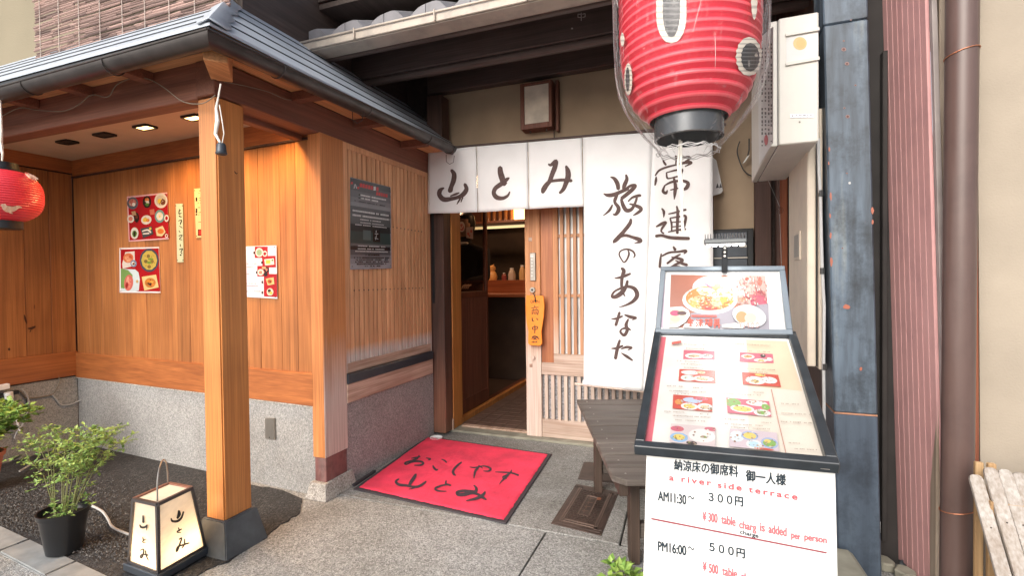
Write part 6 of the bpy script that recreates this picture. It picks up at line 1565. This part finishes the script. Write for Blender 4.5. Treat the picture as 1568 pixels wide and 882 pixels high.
MB().tube([h0]+[h0.lerp(h1,.5-.5*math.cos(a))+Vector((0,0,.115*math.sin(a)**.7)) for a in [i*PI/12 for i in range(1,12)]]+[h1],.0028,7).build('wire_handle',M['steel'],t,smooth=True)
nR=(bR-bF).cross(tF-bF).normalized(); nL=(bF-bL).cross(tL-bL).normalized()
Za=(0,640,3.645)
shR=Sheet(plane_fn((bF+bR+tF+tR)/4,nR),.0012,.00002); shL=Sheet(plane_fn((bF+bL+tF+tL)/4,nL),.0012,.00002)
ik=C(55,38,30)
shR.strokes([[(998,520,6),(1000,540,10),(990,562,6)],[(955,562,3),(962,578,6),(990,578,7),(1012,560,6),(1024,526,5)],[(996,615,3),(1002,632,5)],[(1014,622,3),(995,632,4),(990,640,4),(1010,642,2)],[(1000,680,4),(1014,672,4),(1006,700,5),(990,740,6),(984,745,4),(992,722,4),(1030,708,5),(1056,700,4)],[(1030,678,3),(1030,705,5),(1016,728,3)],[(958,572,4),(972,582,5)]],ik,*Za)
shL.strokes([[(798,548,4),(800,585,7)],[(780,598,3),(788,612,6),(808,612,6),(822,600,5)],[(820,606,4),(818,630,2)],[(796,668,2.5),(800,684,4)],[(812,680,2.5),(797,690,3.5),(800,698,3),(812,698,2)],[(782,742,3),(800,735,4),(800,760,5),(790,782,5),(783,776,4),(795,764,4),(826,768,4)],[(812,742,3),(816,770,4),(828,797,3)]],ik,*Za)
shR.build('lettering',M['ink_black'],t,stuff=True); shL.build('lettering',M['ink_black'],t,stuff=True)
ld=bpy.data.lights.new('bulb','POINT'); ld.energy=1.7; ld.color=(1,.70,.40); ld.shadow_soft_size=.035
lo=bpy.data.objects.new('bulb',ld); COL.objects.link(lo); lo.location=(cB.x+.01,cB.y,.17)
wire('lamp_flex','grey flex running over the asphalt from the black pot to the floor lantern',[gz(x,y,.022) for x,y in [(134,773),(145,777),(157,784),(165,795),(170,805),(180,812),(198,819)]],.0055,M['cable'])

# ================================================================== PLANTS
def leaves(mb,pos,dirv,size,rr,wide=.45):
    d=Vector(dirv).normalized(); s=d.cross(Vector((rr.uniform(-.4,.4),rr.uniform(-.4,.4),1))).normalized(); u=s.cross(d)
    L=size*rr.uniform(.7,1.25); W=L*wide; p=Vector(pos)
    vs=[p,p+d*L*.45+s*W*.5+u*L*.06,p+d*L-u*L*.08,p+d*L*.45-s*W*.5+u*L*.06,p+d*L*.5-u*L*.03]
    mb.add(vs,[(0,1,4),(1,2,4),(2,3,4),(3,0,4)])
def plant(name,label,base,pot,stems,height,spread,lsize,mat,leafden,seed,wide=.45,lean=(0,0),cat='potted plant',thick=.0022):
    rr=random.Random(seed); t=thing(name,label,cat,base); base=Vector(base); ml=MB(); z0=pot['h']-.02 if pot else 0
    if pot:
        r0,r1,h=pot['r0'],pot['r1'],pot['h']
        MB().lathe([(0,0),(r0,0),(r1*.97,h-.022),(r1*1.04,h-.020),(r1*1.06,h),(r1*.98,h),(r1*.95,h-.02),(r1*.9,h-.03)],base,32).build('pot',pot['mat'],t,smooth=True)
        MB().lathe([(0,h-.026),(r1*.93,h-.030)],base,24).build('soil',M['soil'],t)
    for i in range(stems):
        a=rr.uniform(0,2*PI); rad=spread*rr.uniform(.15,1)**.8; hgt=height*rr.uniform(.55,1)
        p0=base+Vector((math.cos(a)*.03,math.sin(a)*.03,z0)); p3=base+Vector((math.cos(a)*rad+lean[0],math.sin(a)*rad+lean[1],z0+hgt))
        p1=p0.lerp(p3,.4)+Vector((0,0,hgt*.18)); p2=p0.lerp(p3,.75)+Vector((rr.uniform(-.02,.02),rr.uniform(-.02,.02),hgt*.10))
        MB().tube([p0,p1,p2,p3],[thick,thick*.8,thick*.6,thick*.3],5).build('stem',M['stem'],t)
        segs=[(p0,p1,.5),(p1,p2,1),(p2,p3,1.4)]
        for (a_,b_,wgt) in segs:
            nb=int(leafden*wgt)
            for k in range(nb):
                q=a_.lerp(b_,rr.random()); bd=Vector((rr.uniform(-1,1),rr.uniform(-1,1),rr.uniform(-.1,.6))).normalized(); bl_=spread*rr.uniform(.15,.42)
                e=q+bd*bl_-Vector((0,0,bl_*.15))
                if wgt>=1: ml_s.tube([q,q.lerp(e,.5)+Vector((0,0,.004)),e],[thick*.35,thick*.3,thick*.15],3)
                nl=rr.randint(6,11)
                for m_ in range(nl):
                    v=q.lerp(e,.3+.7*m_/nl); ld_=(bd*.6+Vector((rr.uniform(-1,1),rr.uniform(-1,1),rr.uniform(-.35,.45)))).normalized(); leaves(ml,v,ld_,lsize,rr,wide)
    return t,ml
pb=gz(99,842,.014)
ml_s=MB(); t,ml=(lambda: plant('potted_shrub','airy fine leaved shrub in a black plastic pot by the kerb',(pb.x,pb.y,.014),{'h':.175,'r0':.062,'r1':.086,'mat':M['plasticpot']},17,.38,.22,.019,M['leaf'],7,21,wide=.55,lean=(-.07,.07)))()
ml.build('foliage',M['leaf'],t,stuff=True); ml_s.build('twigs',M['stem'],t,stuff=True)
ml_s=MB(); t,ml=plant('broad_leaf_plant','leafy plant in a terracotta pot at the left edge, mostly out of view',(-3.76,1.50,.014),{'h':.20,'r0':.075,'r1':.11,'mat':M['terracotta']},20,.27,.27,.034,M['leaf2'],6,5,wide=.75)
ml.build('foliage',M['leaf2'],t,stuff=True); ml_s.build('twigs',M['stem'],t,stuff=True)
ml_s=MB(); wp=gz(962,905); t,ml=plant('green_weed','low bright green weed sprouting left of the price board',(wp.x,wp.y,0),None,9,.075,.085,.036,M['leaf2'],1,8,wide=.7,cat='weed')
ml.build('foliage',M['leaf2'],t,stuff=True)
# ================================================================== WALL FITTINGS IN THE RECESS
def fwplane(d=.004): return plane_fn(P0+N3*d,N3)
def poster(name,label,cat,quad_,plane_p,plane_n,bg,draw,mat=None,curl=0):
    fn=plane_fn(plane_p,plane_n); n=Vector(plane_n).normalized(); 
    if n.dot(CAM-Vector(plane_p))<0:n=-n
    c=[fn(x,y,0) for x,y in quad_]; cen_=sum(c,Vector())/4
    t=thing(name,label,cat,(cen_.x,cen_.y,min(p.z for p in c)))
    MB().hexa([p+n*z for z in (.0008,.0030) for p in c],bg).build('sheet',M['print'],t)
    sh=Sheet(fn,.0033,.00002); draw(sh); sh.build('printed_design',M['printgloss'],t,stuff=True)
    for p in c: q=p.lerp(cen_,.07); MB().tube([q+n*.003,q+n*.0055],.0028,7).build('pin',M['blackmetal'],t)
    return t
pp=P0+N3*.0035
def dish(sh,x,y,rx,ry,plate,foods,rot=0):
    sh.ell(x,y,rx,ry,plate,18,rot)
    for (dx,dy,fx,fy,c) in foods: sh.ell(x+dx*rx,y+dy*ry,fx*rx,fy*ry,c,10,rot)
    rq=random.Random(int(x*13+y)); cs=[f[4] for f in foods] or [plate]
    for _ in range(int(6+rx*1.4)):
        a=rq.uniform(0,6.28); q=rq.random()**.5*.62; e=rq.uniform(.35,.9); f=rq.uniform(.45,1.25); c=tuple(min(.9,v*f) for v in rq.choice(cs)); px_,py_=x+q*rx*math.cos(a),y+q*ry*math.sin(a)
        sh.poly([(px_-e,py_),(px_,py_-e*.8),(px_+e,py_+.1),(px_,py_+e*.8)],c)
cW=C(225,215,205); cB_=C(90,95,105); cR=C(170,25,35); cO=C(215,120,60); cY=C(225,190,80); cG=C(90,130,60); cBr=C(110,60,40); cPk=C(220,130,110); cT=C(150,180,175); cK=C(40,30,30)
def drawA(sh):
    sh.poly([(196,303),(256,296.5),(258.5,364),(198.5,368)],cR)
    dish(sh,203,311,8.5,9.5,cB_,[(0,-.1,.7,.6,C(190,110,95)),(.2,.2,.3,.3,cW)]); dish(sh,225,309,6.5,9.5,cK,[(0,-.3,.5,.4,cO),(0,.4,.4,.3,cG),(.1,0,.4,.2,cW)]); dish(sh,246.5,307,10,11.5,cW,[(0,0,.8,.75,C(200,190,170)),(-.2,.1,.35,.35,cY),(.3,.2,.4,.4,cBr)])
    dish(sh,200,335,5.5,6,cW,[(0,0,.6,.6,cPk)]); dish(sh,209,333,4,7.5,cK,[(0,-.2,.5,.4,cBr)]); sh.poly([(201,324),(207,323),(209,329),(203,330)],C(190,150,110))
    dish(sh,224,336.5,8,7,cW,[(-.2,0,.5,.5,cY),(.3,.1,.35,.35,cO)],-.3); sh.poly([(229,321),(236,320),(237,328),(230,329)],C(200,110,90)); dish(sh,244.5,331,7.5,10,C(110,150,150),[(0,0,.7,.65,cW),(0,0,.2,.2,cY)]); dish(sh,255,334,3.5,5.5,cW,[(0,0,.6,.6,cR)])
    dish(sh,206,357,6,9,cW,[(0,.1,.6,.6,cG),(0,.1,.25,.5,cK)]); sh.poly([(215,350),(232,346.5),(235,358),(219,364.5)],C(70,75,80)); sh.strokes([[(218,354,1),(226,352,1.2),(231,356,1)],[(219,358,1),(228,357,1.2)]],cW); dish(sh,230,350,2,2,cY,[])
    sh.poly([(238,350),(249,345.5),(253.5,355),(248,362),(240,361)],C(225,200,150)); dish(sh,246,354,5,4,cO,[]); dish(sh,255,361,2.4,3,cW,[(0,0,.5,.5,cR)])
poster('dish_poster','red poster with nine small food pictures on the boarded wall','poster',[(195,301),(256.6,294.4),(259,366),(198,370)],pp,N3,C(225,170,175),drawA)
def drawB(sh):
    sh.poly([(184.5,382),(243,380),(245.5,446.5),(185,446)],cR)
    sh.poly([(184.5,411.5),(207,412.5),(212,417),(214,428),(212.5,445),(207,446.2),(185,446)],C(205,220,225))
    sh.poly([(185,411),(196,413.5),(203,421),(203,434),(190,442),(185,441)],C(120,160,90))
    dish(sh,197,433,7,12.5,C(205,110,100),[(-.2,-.3,.3,.5,C(230,160,140)),(.2,.1,.25,.6,C(225,130,115)),(-.4,.3,.3,.4,C(150,40,40))],.1)
    sh.poly([(187,404),(192,386),(206,384.5),(206.5,400),(201,408),(188,411.5)],cW); dish(sh,196.5,395,8,7.5,C(215,120,80),[(-.3,0,.4,.4,C(235,160,120)),(.4,-.2,.3,.4,C(190,90,60)),(.1,.5,.5,.3,C(240,170,130))],-.4)
    dish(sh,204.5,403.5,4.8,5.5,C(120,140,170),[(-.1,0,.6,.6,cW),(0,.1,.3,.3,cBr)])
    dish(sh,228.5,398.5,14.5,18,C(70,75,90),[(0,.0,.84,.84,C(200,175,85)),(-.1,-.35,.2,.16,C(130,110,60)),(-.35,.1,.2,.16,C(120,105,60)),(.3,.1,.2,.18,C(140,115,60)),(.0,.2,.25,.12,C(120,150,60)),(.15,-.1,.3,.1,C(120,150,60)),(0,.55,.2,.16,C(140,115,60))])
    sh.ell(210,431,2,2.6,C(200,170,120),10)
    sh.poly([(217,424),(239,420.5),(243,440),(221,445)],C(225,195,135)); dish(sh,230,433,8.5,7.5,C(190,120,60),[(-.3,-.3,.35,.3,C(230,140,50)),(.3,-.2,.3,.3,C(235,170,80)),(.1,.3,.35,.3,C(70,50,40)),(-.4,.2,.25,.25,C(60,45,35)),(.5,.4,.3,.25,C(225,130,60))])
poster('dish_poster','red poster with four large food pictures, lowest on the boarded wall','poster',[(183.6,379.6),(244,378),(246.4,448.6),(184,448.2)],pp,N3,C(225,215,215),drawB)
def drawS(sh):
    k=C(50,60,50)
    for P in ([(273.5,323,.4),(276.5,322,.7)],[(275,320,.5),(274,327,.8),(278,326,.5)],[(274,331,.9),(278,332,.7)],[(273,338,.5),(278,337,.7),(276,343,.8)],[(275,346,.5),(279,349,.5)],[(274,353,.5),(276,356,.4)],[(274,361,.6),(279,360,.5),(275,366,.6),(279,367,.4)],[(276,374,.6),(276,378,.4)],[(274.5,382,.6),(279.5,381,.7),(277,386,.6),(279,388,.5)],[(276,390.5,1.0),(277.5,390.5,.8)]): sh.stroke(P,k)
poster('paper_strip','narrow pale paper strip with vertical brush writing on the boarded wall','paper strip',[(269.8,311.8),(280.6,311.8),(281.6,401.4),(272.2,401.6)],pp,N3,C(190,195,165),drawS)
def drawC(sh):
    for r_,(x0,x1) in enumerate(((303,330),(303,330),(306,330),(305,330),(305,318),(303,330),(0,0),(303,330),(306,330),(304,330),(304,330),(308,330),(0,0),(304,330),(308,330),(309,330))):
        if x1: sh.dashes(x0,291+r_*3.7,x1,1.7,C(95,80,60),r_)
    for yy,h in ((302,6),(319,7),(327,2.5)): sh.rect(299.6,yy,302,yy+h,C(40,30,25))
    sh.rect(303,351,314,361,cK); sh.rect(304,352,308.5,360,C(190,50,45)); sh.ell(310.5,354,2,2.3,C(60,110,90),8)
poster('house_notice','cream printed notice half hidden behind the free standing post','notice',[(298,289),(335,286),(335,362.5),(301,364.2)],pp,N3,C(215,190,140),drawC)
def drawD(sh):
    gx=C(130,125,130)
    for y,x1 in ((382,380),(403,393),(408.5,391),(419,384),(433.5,393),(437,396),(445.5,399)): sh.dashes(378,y,x1,1.5,gx,int(y))
    sh.poly([(390,377.5),(410,377.5),(410,395),(390,395)],cR); sh.poly([(401,392),(422,391.5),(422.5,409.5),(402,409.5)],cR); sh.poly([(394,407),(412,407),(412,423.5),(394,423.5)],cR); sh.poly([(404,419.5),(424,419.5),(424.5,455),(404,454)],cR)
    dish(sh,397,386.5,6,7,cW,[(0,0,.7,.7,C(150,175,140))]); dish(sh,405.5,388.5,3.6,4.5,cW,[(0,0,.6,.6,cR)])
    sh.poly([(404.5,397),(419,395.5),(420,405),(406,406.5)],cW); sh.rect(407,398,414,404,cY); sh.ell(417,398.5,1.5,1.5,cG,8)
    dish(sh,399,417,5,5,cW,[(0,0,.5,.5,cPk)]); dish(sh,408,413,4,4.5,cK,[(0,0,.4,.4,cPk)]); sh.rect(401,408.5,407,412,C(190,160,120)); dish(sh,406.5,420,3,3,cK,[])
    sh.poly([(407,427),(419,424.5),(420,435),(410,437)],C(225,190,130)); dish(sh,413,431,3.6,3.6,C(200,110,50),[(.4,0,.3,.3,cK)])
    dish(sh,413.5,447,5.2,5.8,C(220,200,180),[(-.2,-.3,.5,.4,cK),(.3,.3,.4,.4,cY)])
    for x,y in ((388,385),(400,400),(392,415),(400.5,430),(400.5,446)): sh.rect(x,y,x+2,y+4,cK)
poster('menu_sheet','white menu sheet with red food pictures right of the free standing post','poster',[(345,378.5),(423.8,375.6),(425.4,457.5),(345,453)],pp,N3,C(215,212,222),drawD)
# steel socket cover
fn=plane_fn(P0+N3*.004,N3); t=thing('socket_cover','small brushed steel socket cover on the granite plinth','socket cover',fn(415,672,0))
c=[fn(x,y,0) for x,y in ((408.6,640),(422.4,640),(423.4,672.8),(409,671))]
MB().hexa([p+N3*z for z in (0,.014) for p in c]).build('cover',M['steel'],t,bev=.002); q=fn(416,669,0)+N3*.014; MB().tube([q,q+N3*.002],.003,8).build('screw',M['blackmetal'],t)
# power strip and leads on the left return wall
XW=LX+.006
t=thing('power_strip','black and white power strip with a white plug on the granite at left','power strip',on(15,605,0,XW+.03))
MB().obox(on(-20,612,0,XW+.03),on(27,600,0,XW+.03),(.02,0,0),(0,0,.012)).build('black_body',M['blackmetal'],t,bev=.003)
MB().obox(on(-20,598,0,XW+.035),on(13,591,0,XW+.035),(.02,0,0),(0,0,.016)).build('white_adaptor',M['white'],t,bev=.003)
MB().tube([on(13,601,0,XW+.06),on(14,609,0,XW+.06),on(18,614,0,XW+.06)],[.022,.022,.008],10).build('plug',M['white'],t,smooth=True)
MB().tube([on(x,y,0,XW+.06) for x,y in ((18,612),(23,628),(26,645),(31,660))],.006,8).build('white_lead',M['white'],t,smooth=True)
wire('grey_lead','grey lead drooping from the power strip down the granite',[on(x,y,0,XW+.03) for x,y in [(33,595),(41,604),(44,618),(41,635),(35,650),(26,662),(22,672)]],.0045,M['cable'])
wire('wall_lead','olive cable stapled across the granite of the recess side wall',[on(x,y,0,XW+.008) for x,y in [(89,575),(91,582),(88,592),(82,602),(78,605),(65,608),(50,610),(40,610),(34,603),(28,598)]],.0045,M['cablebrown'])
wire('wall_lead','pale cable running from the junction to a hole near the recess corner',[on(x,y,0,XW+.010) for x,y in [(80,605),(86,611),(92,619),(100,621),(110,619),(117,616)]]+[fn(126,612,-.004)],.0045,M['cable'])
wire('dark_lead','dark lead hanging low on the granite behind the plants',[on(x,y,0,XW+.02) for x,y in [(-10,628),(10,632),(25,637),(37,638),(41,628),(40,612)]],.0035,M['cabledark'])
wire('black_hose','black hose lying over the asphalt behind the shrub',[gz(x,y,.03) for x,y in [(20,705),(40,692),(60,686),(85,683),(105,682)]],.006,M['cabledark'],'hose')
for i,P in enumerate(([(30,722),(55,708),(80,700),(98,690)],[(60,722),(85,708),(104,700),(110,692)])): wire('loose_cable',['grey cable loop on the asphalt behind the shrub, the longer one','grey cable loop on the asphalt behind the shrub, nearer the wall corner'][i],[gz(x,y,.022) for x,y in P],.006,M['cable'])
# side wall poster
def drawE(sh):
    def row(y0,h,x0,x1,c,seed,dens=.9):
        r=random.Random(seed); x=x0
        while x<x1-1:
            w_=r.uniform(.9,2.0); yy=y0+(x-536)*.02
            if r.random()<dens: sh.poly([(x,yy),(min(x+w_,x1),yy),(min(x+w_,x1),yy+h),(x,yy+h)],c)
            x+=w_+.5
    def band(ya,yb,c): 
        def yy(x,y): 
            tt=(y-271)/142; return y+(x-536)/61*(15*(1-tt)-2*tt)
        sh.poly([(536.5,yy(536.5,ya)),(597.5,yy(597.5,ya)),(598.2,yy(598.2,yb)),(536.5,yy(536.5,yb))],c)
    G=[(271.5,281,60),(281,290,80),(290,300,100),(300,308,120),(308,314,140),(314,326,75),(326,342,95),(342,352,50),(352,370,55),(370,376,110),(376,382,45),(382,390,95),(390,396,130),(396,404,160),(404,412,175)]
    for a_,b_,g_ in G: band(a_,b_,C(g_,g_+4 if 320<a_<375 else g_,g_+6))
    band(353,372,C(60,80,80)); sh.poly([(556,352),(568,353),(568,368),(556,367)],C(100,120,120)); sh.poly([(571,350),(582,351),(582,371),(571,370)],C(35,35,38)); sh.strokes([[(576,353,.6),(576,356,.6)],[(574,358,.6),(579,358,.6)],[(576.5,360,.6),(575,367,.6)],[(574,364,.5),(579,366,.5)]],C(200,200,200))
    def yy(x,y): tt=(y-271)/142; return (x-536)/61*(15*(1-tt)-2*tt)
    def r2(y0,h,x0,x1,c,seed,dens=.9):
        r=random.Random(seed); x=x0
        while x<x1-.6:
            w_=r.uniform(.9,2.0); y_=y0+yy(x,y0)
            if r.random()<dens: sh.poly([(x,y_),(min(x+w_,x1),y_+.15),(min(x+w_,x1),y_+h+.15),(x,y_+h)],c)
            x+=w_+.45
    red=C(215,50,55); wh=C(230,230,230); bk=C(25,25,28)
    for k in range(7):
        x=551+k*4.2; y0=277+yy(x,277); sh.rect(x,y0,x+3.4,y0+6,wh if k==5 else red)
    for k in range(5): x=576+k*3.6; y0=285+yy(x,285); sh.rect(x,y0,x+2.9,y0+5,red)
    sh.ell(538.8,280,1.8,2,red,8); sh.ell(548.5,287.5,1.8,2,red,8)
    sh.strokes([[(543.2,282,.35),(542.2,288,.55)],[(544,281.5,.4),(546,288,.6)]],wh)
    r2(294,2.4,552,592,wh,1); r2(294,2.4,547,552,bk,2); r2(299,2.2,552,586,wh,3,.8); r2(299,2.2,549,553,bk,4); r2(305,1.3,543,590,bk,5)
    r2(320,2.6,540,596,wh,6); r2(327,2.6,540,596,wh,7); r2(333,1.6,550,585,wh,8); r2(338,1.3,552,588,wh,9); r2(342,1.4,544,592,wh,10)
    r2(375,1.6,548,590,wh,11); r2(379.5,1.4,548,590,wh,12); r2(383.5,1.6,544,594,wh,13); r2(388.5,2.2,560,581,bk,14)
    for k,(a_,b_) in enumerate(((542,596),(545,594),(544,595),(544,592),(555,584))): r2(393.5+k*3.4,1.7,a_,b_,bk,20+k,.75)
poster('event_poster','grey event poster with red title pinned on the slatted side wall','poster',[(536,271),(597.6,286.4),(599,411),(536,413)],(SX+.002,2.5,1.5),(1,0,0),C(150,150,158),drawE)

# knots
kc=C(70,35,20)
kt=[o for o in bpy.data.objects if o.name=='recess_side_wall'][0]
sh=Sheet(lambda x,y,l:on(x,y,0,LX+.0035+l)); sh.strokes([[(37,482,.5),(39,489,1.6),(41,496,.6)],[(43,503,.8),(48,503,2.0),(54,500,1.2)],[(46,509,.5),(47,506,.8)]],kc); sh.ell(14,535,1.8,2.4,kc,10); sh.ell(53,470,.8,3.5,C(105,55,30),10); sh.build('knots',M['print'],kt,stuff=True)
kt=[o for o in bpy.data.objects if o.name=='canopy_post'][0]
sh=Sheet(lambda x,y,l:on(x,y,0,-1.8778+l)); sh.strokes([[(359,262,.5),(361,265,.9)],[(362,266,.8),(363.5,264.5,.5)]],kc); sh.build('knots',M['print'],kt,stuff=True)
